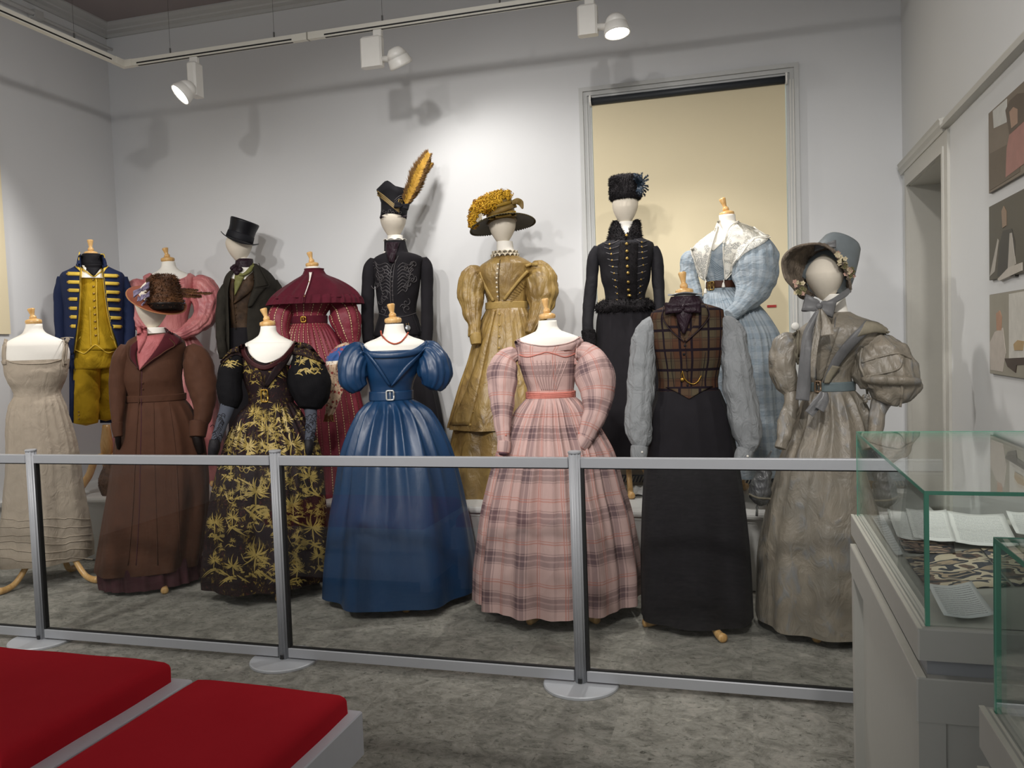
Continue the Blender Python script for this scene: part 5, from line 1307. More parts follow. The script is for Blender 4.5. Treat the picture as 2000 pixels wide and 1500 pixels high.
t.tube('lower_sleeve', [(1544, 766, 13, -0.07), (1543, 795, 15, -0.10), (1536, 825, 16, -0.14), (1529, 855, 14, -0.18), (1524, 876, 11, -0.20)], M_grey, wr=0.008, wr_f=16, seed=3)
s2 = t.tube('sleeve', [(1672, 668, 16, 0.0), (1696, 680, 38, -0.02), (1718, 705, 60, -0.03), (1731, 735, 62, -0.05), (1736, 762, 52, -0.06), (1728, 785, 30, -0.06)], M_grey, n=72, k=9, gather=0.10, gn=9, wr=0.030, wr_f=9, seed=11)
for L in ([(1683, 708), (1715, 698), (1752, 690), (1780, 700)], [(1690, 735), (1720, 730), (1755, 720), (1762, 700)], [(1758, 738), (1762, 765), (1758, 795)], [(1684, 680), (1680, 712), (1690, 740), (1694, 770)]):
    t.cord('sleeve_tuck', L, 0.006, M_grey, 0.001)
t.patch('sleeve_turn', [(1682, 736), (1720, 732), (1795, 738)], [(1690, 748), (1730, 752), (1796, 752)], M_grey, 0.012, 6, 18, 0.014)
t.tube('lower_sleeve', [(1722, 782, 20, -0.06), (1715, 805, 17, -0.09), (1712, 830, 16, -0.12), (1708, 856, 14, -0.16), (1704, 880, 12, -0.2)], M_grey, gather=0.06, gn=8, wr=0.006, seed=4)
rb = []
for k in range(9): t.ball('sleeve_rosette', 1694 + random.uniform(-8, 8), 778 + random.uniform(-6, 8), 4, M_grey, flat=0.7)
# bonnet
M_straw = cloth('taupe ruched silk', '544a41', 0.7, 0.3, 90, 0.6, 0.5, 40, c2='7d7164')
M_bon = cloth('grey blue bonnet silk', '70777a', 0.45, 0.08, 300, 0.1)
h = Thing('bonnet', 'grey silk bonnet trimmed with small cream flowers and a chin bow', 'bonnet', 1618, 4.24, base_py=583)
# brim: sheet from the crown edge round the face out to the rim, both given as outlines in space
rim = [(1583, 584, -0.10), (1564, 581, -0.15), (1550, 562, -0.18), (1534, 543, -0.20), (1528, 514, -0.20), (1535, 496, -0.19), (1553, 483, -0.17), (1578, 477, -0.15), (1601, 477, -0.13), (1623, 487, -0.12), (1643, 512, -0.11), (1654, 536, -0.09), (1661, 557, -0.06), (1660, 570, -0.03)]
inn = [(1590, 580, -0.02), (1580, 572, 0.0), (1574, 560, 0.02), (1573, 544, 0.02), (1574, 526, 0.02), (1580, 510, 0.02), (1590, 500, 0.02), (1603, 494, 0.02), (1616, 493, 0.02), (1630, 499, 0.02), (1641, 514, 0.02), (1647, 532, 0.02), (1650, 550, 0.02), (1648, 566, 0.03)]
A = catmull([h.P(a, b, w) for a, b, w in rim], 5); B = catmull([h.P(a, b, w) for a, b, w in inn], 5)
V = []; F = []; m = 9
rr = np.random.default_rng(3)
for i, (a, b) in enumerate(zip(A, B)):
    for j in range(m):
        f = j / (m - 1); V.append(a * (1 - f) + b * f + np.array([0, 0, 0.02]) * math.sin(math.pi * f) + h.v * 0.03 * math.sin(math.pi * f) + rr.normal(0, 0.0022, 3))
for i in range(len(A) - 1):
    for j in range(m - 1): F.append((i * m + j, (i + 1) * m + j, (i + 1) * m + j + 1, i * m + j + 1))
o = h.obj('brim', V, F, M_straw); md = o.modifiers.new('thick', 'SOLIDIFY'); md.thickness = 0.006
mb = MB(h.org); mb.tube(A, 0.006, 8); mb.build('brim_edge', M_straw, h.root, True)
for j in (1, 2, 3, 4, 5, 6):
    mb = MB(h.org); mb.tube([V[i * m + j] for i in range(len(A))], 0.0035, 6); mb.build('brim_ruching', M_straw, h.root, True)
# crown
h.lathe('crown', h.P(1622, 520, 0.10), h.P(1648, 470, 0.14), [(-0.9, 42 * S), (-0.3, 44 * S), (0.0, 42 * S), (0.55, 36 * S), (0.9, 31 * S), (1.0, 27 * S), (1.02, 5 * S)], M_bon, 40)
bow(h, 'crown_bow', h.P(1612, 480, -0.06), np.array([0, 0, 1.0]), h.u * 0.95 + np.array([0, 0, 0.1]), -h.v, 0.05, 0.035, M_greyband)
M_fl1 = cloth('cream petals', 'd2c4a4', 0.7, 0.2, 60, 0.3); M_fl2 = cloth('pink petals', 'c9a494', 0.7, 0.2, 60, 0.3); M_fl3 = cloth('dull green leaves', '75704f', 0.7, 0.2, 60, 0.3)
def flower(h, p, r, mat, k, parent=None):
    d = -h.v + RNG.normal(0, 0.35, 3); d /= np.linalg.norm(d); a = np.cross(d, [0, 0, 1.0]); a /= np.linalg.norm(a); b = np.cross(d, a); mb = MB(h.org)
    for j in range(5):
        q = 2 * math.pi * j / 5 + k; e = math.cos(q) * a + math.sin(q) * b; f = np.cross(d, e)
        mb.add([p, p + e * r * 0.6 + f * r * 0.45 + d * r * 0.3, p + e * r * 1.1 + d * r * 0.35, p + e * r * 0.6 - f * r * 0.45 + d * r * 0.3], [(0, 1, 2, 3)])
    V, F = ball_mesh(p + d * r * 0.2, r * 0.28, d, 1.0, 6, 4); mb.add(V, F)
    return mb.build('flower', mat, parent or h.root)
for k in range(46):
    f = random.random(); x = 1632 + 32 * f ** 0.9 + random.uniform(-9, 7); y = 496 + 44 * f + random.uniform(-9, 7)
    flower(h, h.P(x, y, -0.12 + 0.06 * f + random.uniform(-0.02, 0.01)), random.uniform(0.008, 0.014), random.choice([M_fl1, M_fl1, M_fl2, M_fl3]), k)
for k in range(20):
    flower(h, h.P(1562 + random.uniform(-10, 12), 562 + random.uniform(-12, 12), -0.17 + random.uniform(-0.02, 0.01)), random.uniform(0.007, 0.012), random.choice([M_fl1, M_fl3, M_fl2]), k)
bw = bow(h, 'chin_bow', h.P(1600, 598, -0.17), np.array([0, 0, 1.0]) + h.u * 0.25, h.u * 0.9 - np.array([0, 0, 0.25]), -h.v, 0.075, 0.075, M_greyband)
def ribbon(h, name, pts, wd, mat, parent=None, axis=None):
    P = catmull([np.asarray(p) for p in pts], 6); V = []; F = []; T, N, B = frames(P)
    for i, p in enumerate(P):
        s = np.cross(T[i], h.v) if axis is None else np.asarray(axis, float); s = s / (np.linalg.norm(s) + 1e-9); w = wd if not hasattr(wd, '__len__') else np.interp(i / (len(P) - 1), np.linspace(0, 1, len(wd)), wd)
        for j in range(4): V.append(p + s * w * (j / 3 - 0.5) * 2 + h.v * 0.004 * math.sin(j * 2.1 + i * 0.4))
    for i in range(len(P) - 1):
        for j in range(3): F.append((i * 4 + j, (i + 1) * 4 + j, (i + 1) * 4 + j + 1, i * 4 + j + 1))
    o = h.obj(name, V, F, mat, None, parent); md = o.modifiers.new('thick', 'SOLIDIFY'); md.thickness = 0.002; return o
for _t, _p, _w in ribbon_later: ribbon(_t, 'belt_tail', _p, _w, M_greyband)
ribbon(h, 'chin_ribbon', [h.P(1605, 597, -0.17), h.P(1628, 588, -0.14), h.P(1650, 574, -0.09), h.P(1662, 562, -0.03)], [0.012, 0.013, 0.014, 0.008], M_greyband)
ribbon(h, 'chin_ribbon', [h.P(1600, 600, -0.17), h.P(1590, 590, -0.13), h.P(1583, 580, -0.08)], 0.010, M_greyband)
ribbon(h, 'ribbon_tail', [h.P(1599, 603, -0.18), h.P(1597, 640, -0.215), h.P(1590, 690, -0.25), h.P(1588, 740, -0.25)], [0.008, 0.014, 0.012, 0.010], M_grey)
ribbon(h, 'ribbon_tail', [h.P(1600, 603, -0.18), h.P(1578, 650, -0.22), h.P(1574, 700, -0.245), h.P(1570, 750, -0.24), h.P(1567, 782, -0.25)], [0.008, 0.020, 0.027, 0.030, 0.030], M_greyband)
ribbon(h, 'ribbon_tail', [h.P(1602, 604, -0.18), h.P(1612, 630, -0.20), h.P(1616, 655, -0.22)], [0.008, 0.022, 0.03], M_grey)
# little bag
g = Thing('reticule_bag', 'small dark grey drawstring bag with tassel hanging beside the grey gown', 'bag', 1490, 4.22, base_py=985)
M_bag = shot('dark grey bag silk', '4b4b50', '5f605c', '6c6a60', 0.4, 0.9)
g.loft('bag_body', [(908, 1484, 1500, 0.8), (922, 1478, 1506, 0.8), (940, 1468, 1506, 0.8), (958, 1461, 1507, 0.8), (970, 1464, 1505, 0.8), (982, 1474, 1500, 0.8), (988, 1482, 1490, 0.8)], M_bag, 56, 40, wr=0.010, wr_f=22)
g.cord('drawstring', [(1494, 912), (1500, 896), (1508, 880)], 0.003, M_bag, 0.004)
g.cord('drawstring', [(1488, 912), (1496, 896), (1506, 880)], 0.003, M_bag, 0.004)
g.lathe('tassel', g.P(1478, 1008), g.P(1479, 986), [(0, 0.006), (0.5, 0.006), (0.6, 0.004), (0.75, 0.007), (1, 0.003)], M_bag, 12)
g.strip('bag_trim', [(1463, 965), (1480, 972), (1505, 974)], 1.6, M_lace, 0.004)

# ================================================================== back row, on the platform
# ---------------------------------------------------------------- navy tailcoat and yellow breeches
M_navy = cloth('navy wool', '1f2a4a', 0.8, 0.08, 300, 0.15, 0.15, 8)
M_yel = cloth('mustard wool', 'b8951f', 0.85, 0.07, 300, 0.2, 0.35, 12)
M_lacegold = cloth('yellow gold braid', 'd9b84a', 0.5, 0.15, 120, 0.5)
M_cravat = cloth('black cravat', '15141a', 0.7)
t = Thing('dressed_mannequin', 'mannequin in a navy braided tailcoat with mustard waistcoat and breeches', 'mannequin', 185, 4.98, zf=PLZ, group=BG)
c = t.axis + np.array([0, 0, PLZ])
t.lathe('stand_pole', c + t.u * 0.06 + [0, 0, 0.18], c + t.u * 0.07 + [0, 0, 0.50], [(0, 0.022), (0.06, 0.034), (0.12, 0.022), (0.18, 0.034), (0.22, 0.022), (0.3, 0.040), (0.55, 0.044), (0.9, 0.030), (1, 0.026)], M_wood, 24)
for a, b in ((-0.19, -0.13), (0.28, -0.06), (0.06, 0.24)):
    s0 = c + t.u * 0.06; e = t.u * (a - 0.06) + t.v * b; L = np.linalg.norm(e); e /= L
    pts = catmull([s0 + [0, 0, 0.27], s0 + e * L * 0.3 + [0, 0, 0.25], s0 + e * L * 0.5 + [0, 0, 0.14], s0 + e * L * 0.78 + [0, 0, 0.05], s0 + e * L + [0, 0, 0.026]], 5)
    V, F = tube_mesh(pts, [0.026] * len(pts), 12); t.obj('stand_foot', V, F, M_wood)
neck(t, [(498, 163, 193, 0.95), (520, 160, 197, 0.95), (530, 150, 208, 0.8), (545, 130, 230, 0.7)])
finial(t, (176, 468), (178, 495), 14)
t.loft('waistcoat', [(522, 160, 198, 0.9), (532, 148, 210, 0.75), (545, 140, 222, 0.72), (570, 142, 222, 0.8), (600, 143, 224, 0.82), (630, 146, 224, 0.8), (660, 146, 228, 0.8), (684, 146, 232, 0.82)], M_yel, 72, 34, wr=0.004, wr_f=14)
t.loft('breeches_seat', [(670, 146, 228, 0.8), (700, 143, 226, 0.8), (720, 144, 224, 0.75)], M_yel, 64, 14, wr=0.004, wr_f=14)
t.tube('breeches_leg', [(172, 700, 27, 0), (170, 740, 27, 0), (169, 780, 26, 0), (168, 812, 25, 0), (168, 826, 24, 0)], M_yel, wr=0.006, wr_f=14, squash=0.95, seed=1)
t.tube('breeches_leg', [(208, 700, 24, 0.05), (208, 740, 23, 0.06), (208, 780, 21, 0.06), (207, 806, 20, 0.06), (207, 818, 19, 0.06)], M_yel, wr=0.006, wr_f=14, squash=0.95, seed=5)
for y in (804, 811, 818): t.ball('knee_button', 154, y, 2, M_brass)
t.loft('cravat', [(496, 163, 194, 0.95), (500, 160, 197, 1.0), (515, 159, 199, 1.0), (526, 160, 199, 0.95)], M_cravat, 48, 14, wr=0.003, wr_f=25, grow=0.006)
t.patch('cravat_front', [(163, 516), (166, 524), (182, 540)], [(198, 516), (196, 524), (184, 540)], M_cravat, 0.012, 8, 12, 0.008)
t.patch('shirt_frill', [(162, 518), (163, 524), (168, 530)], [(170, 519), (169, 523), (169, 526)], M_form, 0.014, 4, 6)
nb = len(t.bvh)
# coat: two fronts, a back and tails
coat = [(519, 150, 208, 0.9), (526, 138, 222, 0.8), (534, 122, 240, 0.72), (545, 118, 244, 0.75), (575, 122, 242, 0.86), (610, 126, 240, 0.86), (650, 126, 242, 0.86), (690, 130, 244, 0.86)]
py = [q[0] for q in coat]; V = []; F = []; q = np.linspace(519, 690, 40); n = 60
le = pchip([519, 576, 626, 675, 690], [159, 156, 153, 146, 145], q); re = pchip([519, 529, 594, 630, 682, 690], [199, 200, 207, 214, 231, 232], q)
xl = pchip(py, [s[1] for s in coat], q); xr = pchip(py, [s[2] for s in coat], q); rt = pchip(py, [s[3] for s in coat], q)
for i, y in enumerate(q):
    cx = (xl[i] + xr[i]) / 2; C0 = t.P(cx, y); a = np.linalg.norm(t.P(xr[i], y) - t.P(xl[i], y)) / 2 + 0.006; hw = (xr[i] - xl[i]) / 2
    a0 = math.asin(max(-0.98, min(0.98, (re[i] - cx) / hw))); a1 = math.asin(max(-0.98, min(0.98, (le[i] - cx) / hw)))
    for k in range(n):  # from right front edge, round the back, to left front edge
        an = a0 + (2 * math.pi + a1 - a0) * k / (n - 1)
        V.append(C0 + a * math.sin(an) * t.u - (a * rt[i] + 0.004) * math.cos(an) * t.v)
for i in range(len(q) - 1):
    for k in range(n - 1): F.append((i * n + k, (i + 1) * n + k, (i + 1) * n + k + 1, i * n + k + 1))
o = t.obj('tailcoat', V, F, M_navy, None, None, True, True); md = o.modifiers.new('thick', 'SOLIDIFY'); md.thickness = 0.006
t.patch('coat_tail', [(137, 690), (136, 740), (140, 826)], [(150, 690), (146, 740), (143, 826)], M_navy, 0.0, 4, 14, w=0.08)
mb = MB(t.org)
for x0, x1 in ((136, 176), (196, 240)):
    V = []; m = 8
    for i in range(m):
        for k in range(5): V.append(t.P(x0 + (x1 - x0) * k / 4, 686 + 20 * i, 0.13 + 0.012 * math.sin(k * 1.7)))
    mb.add(V, [(i * 5 + k, (i + 1) * 5 + k, (i + 1) * 5 + k + 1, i * 5 + k + 1) for i in range(m - 1) for k in range(4)])
    o = mb.build('coat_tail', M_navy, t.root, True); md = o.modifiers.new('thick', 'SOLIDIFY'); md.thickness = 0.008; mb = MB(t.org)
# standing collar
for pts in ([(156, 498, 0.02), (154, 508, -0.02), (157, 521, -0.07)], [(200, 498, 0.02), (205, 508, -0.02), (203, 521, -0.07)]):
    pass
t.patch('coat_collar', [(158, 496), (159, 508), (160, 523)], [(153, 500), (150, 512), (150, 522)], M_navy, 0.016, 5, 12, 0.006, w=-0.05)
t.patch('coat_collar', [(197, 496), (199, 508), (200, 524)], [(203, 500), (208, 512), (209, 522)], M_navy, 0.016, 5, 12, 0.006, w=-0.05)
t.cord('collar_braid', [(160, 497), (160, 510), (160, 524)], 0.004, M_lacegold, 0.022, w=-0.06); t.cord('collar_braid', [(197, 497), (199, 510), (200, 526)], 0.004, M_lacegold, 0.022, w=-0.06)
t.strip('collar_braid', [(149, 520), (154, 525), (159, 530)], 2.0, M_lacegold, 0.008); t.strip('collar_braid', [(210, 520), (205, 525), (201, 531)], 2.0, M_lacegold, 0.008)
t.strip('front_braid', [(159, 522), (157, 560), (154, 615), (149, 660), (145, 688)], 1.8, M_lacegold, 0.010, 36); t.strip('front_braid', [(200, 526), (205, 570), (211, 615), (222, 660), (232, 688)], 1.8, M_lacegold, 0.010, 36)
for k in range(7):
    y = (535, 551, 567, 584, 602, 619, 637)[k]; x0 = 133 + k * 1.2; x1 = 156 - k * 0.7
    t.strip('braid_loop', [(x0, y), (x1, y + 0.5)], 3.2, M_lacegold, 0.010, 8); t.ball('braid_button', x0 - 1, y, 3.0, M_brass)
    y = (539, 554, 571, 586, 604, 621, 638)[k]; x0 = 203 + k * 2.0; x1 = 229 + k * 1.1
    t.strip('braid_loop', [(x0, y - 0.5), (x1, y + 0.5)], 3.2, M_lacegold, 0.010, 8); t.ball('braid_button', x1 + 1, y, 3.0, M_brass)
for k in range(9): t.ball('waistcoat_button', 182 + k * 0.6, 546 + k * 13.6, 2.6, M_brass, which=range(nb))
t.cord('waistcoat_braid', [(188, 544), (189, 600), (193, 672)], 0.004, M_lacegold, 0.006, which=range(nb)); t.cord('waistcoat_braid', [(176, 600), (177, 650), (178, 676)], 0.003, M_lacegold, 0.004, which=range(nb))
t.cord('waistcoat_braid', [(161, 526), (172, 534), (183, 541), (192, 535), (199, 530)], 0.004, M_lacegold, 0.006, which=range(nb))
t.cord('waistcoat_braid', [(149, 684), (158, 688), (166, 690), (176, 682), (186, 674), (197, 681), (209, 689), (220, 686), (230, 683)], 0.004, M_lacegold, 0.008)
t.cord('pocket_braid', [(152, 668), (158, 658)], 0.003, M_lacegold, 0.006); t.cord('pocket_braid', [(215, 656), (222, 666)], 0.003, M_lacegold, 0.006)
t.tube('sleeve', [(126, 545, 14, 0.0), (117, 570, 12, 0.0), (116, 610, 11, 0.0), (118, 650, 11, -0.02), (122, 690, 10, -0.05), (127, 720, 9, -0.08)], M_navy, wr=0.005, seed=2)
t.tube('sleeve', [(236, 545, 15, 0.0), (246, 570, 13, 0.0), (250, 610, 13, 0.0), (252, 650, 12, -0.02), (250, 690, 11, -0.05)], M_navy, wr=0.005, seed=6)

# ---------------------------------------------------------------- pink silk gown
M_pink = shot('pink silk', 'b56a6d', 'c77f7c', 'a25a60', 0.45, 0.5)
t = Thing('dressed_mannequin', 'mannequin in a rose pink silk gown half hidden behind the feathered hat', 'mannequin', 330, 5.42, zf=PLZ, group=BG)
tripod(t, PLZ)
neck(t, [(511, 316, 342, 0.95), (520, 315, 344, 0.95), (528, 309, 352, 0.85), (534, 298, 366, 0.7), (542, 286, 376, 0.6), (560, 283, 380, 0.62), (580, 286, 376, 0.7)])
finial(t, (322, 484), (328, 507), 14)
t.loft('bodice', [(533, 293, 371, 0.58), (540, 281, 381, 0.6), (552, 281, 382, 0.64), (575, 284, 378, 0.74), (600, 290, 372, 0.76), (630, 297, 366, 0.72), (650, 300, 364, 0.74)], M_pink, 72, 30, wr=0.004, grow=0.004, cap=(False, False), tilt=lambda th, s: -0.055 * np.maximum(0, -np.sin(th)) ** 2 * max(0, 1 - s * 4))
t.loft('skirt', [(646, 299, 365, 0.8), (660, 284, 382, 0.9), (690, 268, 402, 0.85), (740, 250, 416, 0.8), (800, 236, 428, 0.78), (870, 222, 436, 0.78), (960, 214, 444, 0.78)], M_pink, 192, 70, fold=skirt_fold(10, 30, 0.008, 0.02, 71, 0.7), cap=(False, False))
t.tube('sleeve', [(288, 560, 12, 0.0), (270, 566, 26, -0.02), (259, 590, 27, -0.04), (264, 615, 22, -0.08), (278, 636, 15, -0.14), (300, 652, 10, -0.20), (318, 658, 9, -0.22)], M_pink, n=56, gather=0.13, gn=10, wr=0.012, seed=4)
t.tube('sleeve', [(374, 556, 14, 0.0), (392, 562, 28, -0.02), (404, 585, 31, -0.04), (401, 610, 25, -0.08), (388, 632, 19, -0.14), (364, 648, 13, -0.20), (340, 656, 10, -0.22)], M_pink, n=56, gather=0.13, gn=10, wr=0.012, seed=9)
# fur muff held low beside the brown coat
mf = Thing('fur_muff', 'dark brown fur muff peeping out low behind the brown coat', 'muff', 214, 4.62, base_py=975)
M_fur = cloth('brown fur', '3b2a20', 0.9, 0.3, 60, 0.5, c2='5e4330')
o = mf.tube('muff_body', [(216, 905, 10, 0), (212, 925, 16, 0), (210, 945, 19, 0), (214, 965, 14, 0)], M_fur, wr=0.006)
fuzz(mf, o, 1500, 0.022, M_fur, 'fur_pile', 0.003, 0.4, 3)

# ---------------------------------------------------------------- gentleman in dark coat and top hat
M_coat = cloth('dark olive coat wool', '302d27', 0.85, 0.15, 250, 0.25, 0.3, 9)
M_wst = cloth('brown brocade waistcoat', '2c211a', 0.6, 0.3, 140, 0.6, c2='4a3828')
M_lime = cloth('olive green silk', '7d7d4c', 0.5, 0.12)
t = Thing('dressed_mannequin', 'mannequin in a dark tailcoat with olive neckcloth, turned to the left', 'mannequin', 482, 5.55, zf=PLZ, group=BG)
tripod(t, PLZ)
head(t, 467, 446, 514, 27, 4)
neck(t, [(505, 462, 492, 0.95), (520, 460, 496, 0.95), (532, 448, 515, 0.8), (548, 440, 530, 0.75)])
t.loft('waistcoat', [(528, 458, 500, 0.9), (540, 448, 515, 0.8), (556, 444, 520, 0.8), (580, 446, 516, 0.85), (610, 448, 508, 0.85), (632, 450, 504, 0.85), (650, 450, 505, 0.85)], M_wst, 72, 30, wr=0.003, wr_f=16)
t.loft('trousers', [(640, 449, 506, 0.84), (670, 446, 508, 0.84), (760, 446, 510, 0.8), (900, 448, 508, 0.8)], M_blackwool, 64, 24, wr=0.004)
nb = len(t.bvh)
coat = [(519, 470, 505, 1.0), (528, 452, 520, 0.85), (540, 442, 532, 0.8), (556, 438, 540, 0.8), (585, 440, 536, 0.86), (615, 440, 530, 0.86), (650, 438, 532, 0.9), (700, 436, 540, 0.9), (780, 434, 546, 0.9)]
py = [q[0] for q in coat]; V = []; F = []; q = np.linspace(519, 780, 50); n = 60
le = pchip([519, 545, 575, 640, 780], [466, 452, 447, 449, 450], q); re = pchip([519, 560, 590, 640, 665, 780], [492, 497, 486, 482, 484, 500], q)
xl = pchip(py, [s[1] for s in coat], q); xr = pchip(py, [s[2] for s in coat], q); rt = pchip(py, [s[3] for s in coat], q)
for i, y in enumerate(q):
    cx = (xl[i] + xr[i]) / 2; C0 = t.P(cx, y); a = np.linalg.norm(t.P(xr[i], y) - t.P(xl[i], y)) / 2 + 0.008; hw = (xr[i] - xl[i]) / 2
    a0 = math.asin(max(-0.98, min(0.98, (re[i] - cx) / hw))); a1 = math.asin(max(-0.98, min(0.98, (le[i] - cx) / hw)))
    for k in range(n):
        an = a0 + (2 * math.pi + a1 - a0) * k / (n - 1)
        V.append(C0 + a * math.sin(an) * t.u - (a * rt[i] + 0.01) * math.cos(an) * t.v)
for i in range(len(q) - 1):
    for k in range(n - 1): F.append((i * n + k, (i + 1) * n + k, (i + 1) * n + k + 1, i * n + k + 1))
o = t.obj('tailcoat', V, F, M_coat, None, None, True, True); md = o.modifiers.new('thick', 'SOLIDIFY'); md.thickness = 0.006
t.patch('shirt_front', [(460, 532), (458, 550), (459, 577)], [(480, 536), (472, 552), (460, 577)], M_lime, 0.010, 6, 14, 0.006, which=range(nb))
t.patch('waistcoat_lapel', [(482, 542), (470, 560), (457, 592)], [(496, 530), (494, 564), (458, 594)], M_wst, 0.014, 7, 16, 0.006, which=range(nb))
t.patch('waistcoat_lapel', [(452, 544), (447, 566), (456, 592)], [(459, 546), (457, 566), (457, 592)], M_wst, 0.012, 5, 14, 0.006, which=range(nb))
t.patch('green_collar', [(468, 540), (480, 532), (493, 517)], [(478, 540), (490, 533), (496, 522)], M_lime, 0.030, 5, 12, 0.006)
t.loft('neckcloth', [(506, 463, 492, 1.0), (512, 461, 494, 1.05), (522, 460, 495, 1.05), (532, 456, 494, 1.0)], M_plumsilk, 56, 16, wr=0.005, wr_f=30, grow=0.006)
for k in range(5): t.ball('neckcloth_bow', 462 + random.uniform(-6, 8), 530 + random.uniform(-6, 9), 6, M_plumsilk, flat=0.7, off=0.01)
t.patch('coat_lapel', [(494, 518), (496, 545), (494, 563)], [(502, 520), (516, 544), (522, 558)], M_coat, 0.022, 7, 18, 0.008)
t.patch('coat_lapel', [(494, 562), (488, 580), (483, 600)], [(521, 559), (506, 576), (492, 598)], M_coat, 0.018, 6, 12, 0.006)
t.cord('lapel_edge', [(503, 520), (513, 540), (522, 558), (508, 562), (495, 563)], 0.003, M_coat, 0.026)
t.cord('lapel_edge', [(452, 543), (446, 566), (457, 594), (462, 644)], 0.0025, M_wst, 0.012, which=range(nb))
for y in (600, 614, 628): t.ball('button', 461, y, 2.2, M_wst, which=range(nb))
t.tube('sleeve', [(446, 556, 10, 0.0), (437, 575, 12, -0.02), (432, 610, 11, -0.04), (431, 645, 10, -0.08), (433, 675, 9, -0.12), (436, 700, 8, -0.14)], M_coat, wr=0.007, seed=2)
t.tube('sleeve', [(530, 552, 14, 0.0), (540, 575, 15, 0.0), (538, 610, 14, -0.02), (530, 650, 12, -0.06), (520, 690, 10, -0.1)], M_coat, wr=0.009, seed=7)
h = Thing('top_hat', 'black silk top hat with curled brim, tipped to the left', 'hat', 482, 5.55, base_py=470)
M_topper = cloth('black silk plush', '15151a', 0.38, 0.08, 300, 0.08, sheen=0.2)
S = h.S(460); b0 = h.P(468, 467); b1 = h.P(479, 432); ax = (b1 - b0) / np.linalg.norm(b1 - b0) - h.v * 0.10; ax /= np.linalg.norm(ax)
L = np.linalg.norm(b1 - b0)
h.lathe('crown', b0 - ax * 0.01, b0 - ax * 0.01 + ax * (L + 0.012), [(0, 27 * S), (0.2, 26.0 * S), (0.6, 26.5 * S), (0.9, 29 * S), (0.97, 29 * S), (1.0, 27.5 * S), (0.985, 5 * S)], M_topper, 48, sq=1.1)
h.lathe('hat_band', b0 - ax * 0.008, b0 + ax * 0.045, [(0, 27.6 * S), (0.1, 27.8 * S), (0.9, 26.9 * S), (1, 26.4 * S)], cloth('black grosgrain', '1f1f24', 0.6), 48, sq=1.1)
# brim curled up at the sides
V = []; F = []; n = 64; m = 6; ea = np.cross(ax, h.v); ea /= np.linalg.norm(ea); eb = np.cross(ea, ax)
for k in range(n):
    a = 2 * math.pi * k / n; ca, sa = math.cos(a), math.sin(a)
    for j in range(m):
        f = j / (m - 1); r = (26 + 14 * f * (0.85 + 0.15 * abs(sa))) * S
        V.append(b0 - ax * 0.008 + r * (ca * ea + 1.15 * sa * eb) + ax * (0.022 * f * f * abs(ca) ** 2 * (1) - 0.02 * f * sa * sa))
for k in range(n):
    for j in range(m - 1): F.append((k * m + j, ((k + 1) % n) * m + j, ((k + 1) % n) * m + j + 1, k * m + j + 1))
o = h.obj('brim', V, F, M_topper); md = o.modifiers.new('thick', 'SOLIDIFY'); md.thickness = 0.005

# ---------------------------------------------------------------- crimson striped gown with cape
def striped():
    t = NT('crimson striped silk'); u, v = uvs(t); ob = t.coord('Object')
    f = t.math('FRACT', t.math('DIVIDE', t.math('ADD', u, 10.0), 0.062)); dash = t.math('GREATER_THAN', t.math('FRACT', t.math('DIVIDE', v, 0.018)), 0.35)
    st = t.math('MULTIPLY', t.math('LESS_THAN', t.math('ABSOLUTE', t.math('SUBTRACT', f, 0.5)), 0.05), dash)
    n = t.noise(ob, 26, 4, 0.6, 1.0)
    c = t.mix(n, col4('6b1f2e'), col4('86303e')); c = t.mix(t.math('LESS_THAN', t.math('ABSOLUTE', t.math('SUBTRACT', f, 0.5)), 0.12), c, col4('5a1624')); c = t.mix(st, c, col4('cfae86'))
    t.bump(n, 0.4, 0.01); return t.fin(c, 0.55, 0, 0.0, 0.4)
M_crim = striped()
M_cape = cloth('crimson velvet', '551324', 0.8, 0.15, 300, 0.15, 0.2, 8, sheen=0.25)
t = Thing('dressed_mannequin', 'mannequin in a crimson striped gown under a short velvet cape', 'mannequin', 612, 5.15, zf=PLZ, group=BG)
tripod(t, PLZ)
neck(t, [(521, 598, 624, 0.95), (535, 597, 627, 0.95), (545, 588, 640, 0.8), (560, 570, 660, 0.7)])
finial(t, (604, 492), (610, 517), 13)
t.loft('bodice', [(540, 590, 640, 0.8), (560, 566, 660, 0.7), (585, 562, 656, 0.74), (605, 567, 645, 0.74), (618, 570, 637, 0.74), (636, 569, 639, 0.76)], M_crim, 72, 30, wr=0.003, ufix=0.5)
t.loft('skirt', [(632, 568, 640, 0.8), (645, 560, 650, 0.9), (670, 552, 665, 0.92), (710, 545, 684, 0.92), (760, 540, 700, 0.9), (820, 540, 712, 0.9), (890, 542, 720, 0.9), (960, 544, 726, 0.9)], M_crim, 224, 70, fold=skirt_fold(11, 34, 0.008, 0.018, 81, 0.7), cap=(False, False), ufix=1.1)
bt = ring_band(t, 'belt', 617, 632, 569, 638, 0.76, M_cape, 0.008)
buckle(t, 593, 624, 4.5, 5, M_gold, 1.6, bt)
t.tube('sleeve', [(566, 590, 14, 0.0), (552, 604, 22, -0.02), (546, 625, 22, -0.04), (548, 650, 18, -0.07), (556, 672, 11, -0.12)], M_crim, n=48, gather=0.07, gn=8, wr=0.008, seed=3, ub=0.09)
t.tube('sleeve', [(652, 590, 16, 0.0), (668, 604, 28, -0.02), (676, 628, 30, -0.04), (682, 652, 24, -0.06), (686, 674, 14, -0.08), (684, 700, 10, -0.10)], M_crim, n=48, gather=0.07, gn=8, wr=0.010, seed=9, ub=0.09)
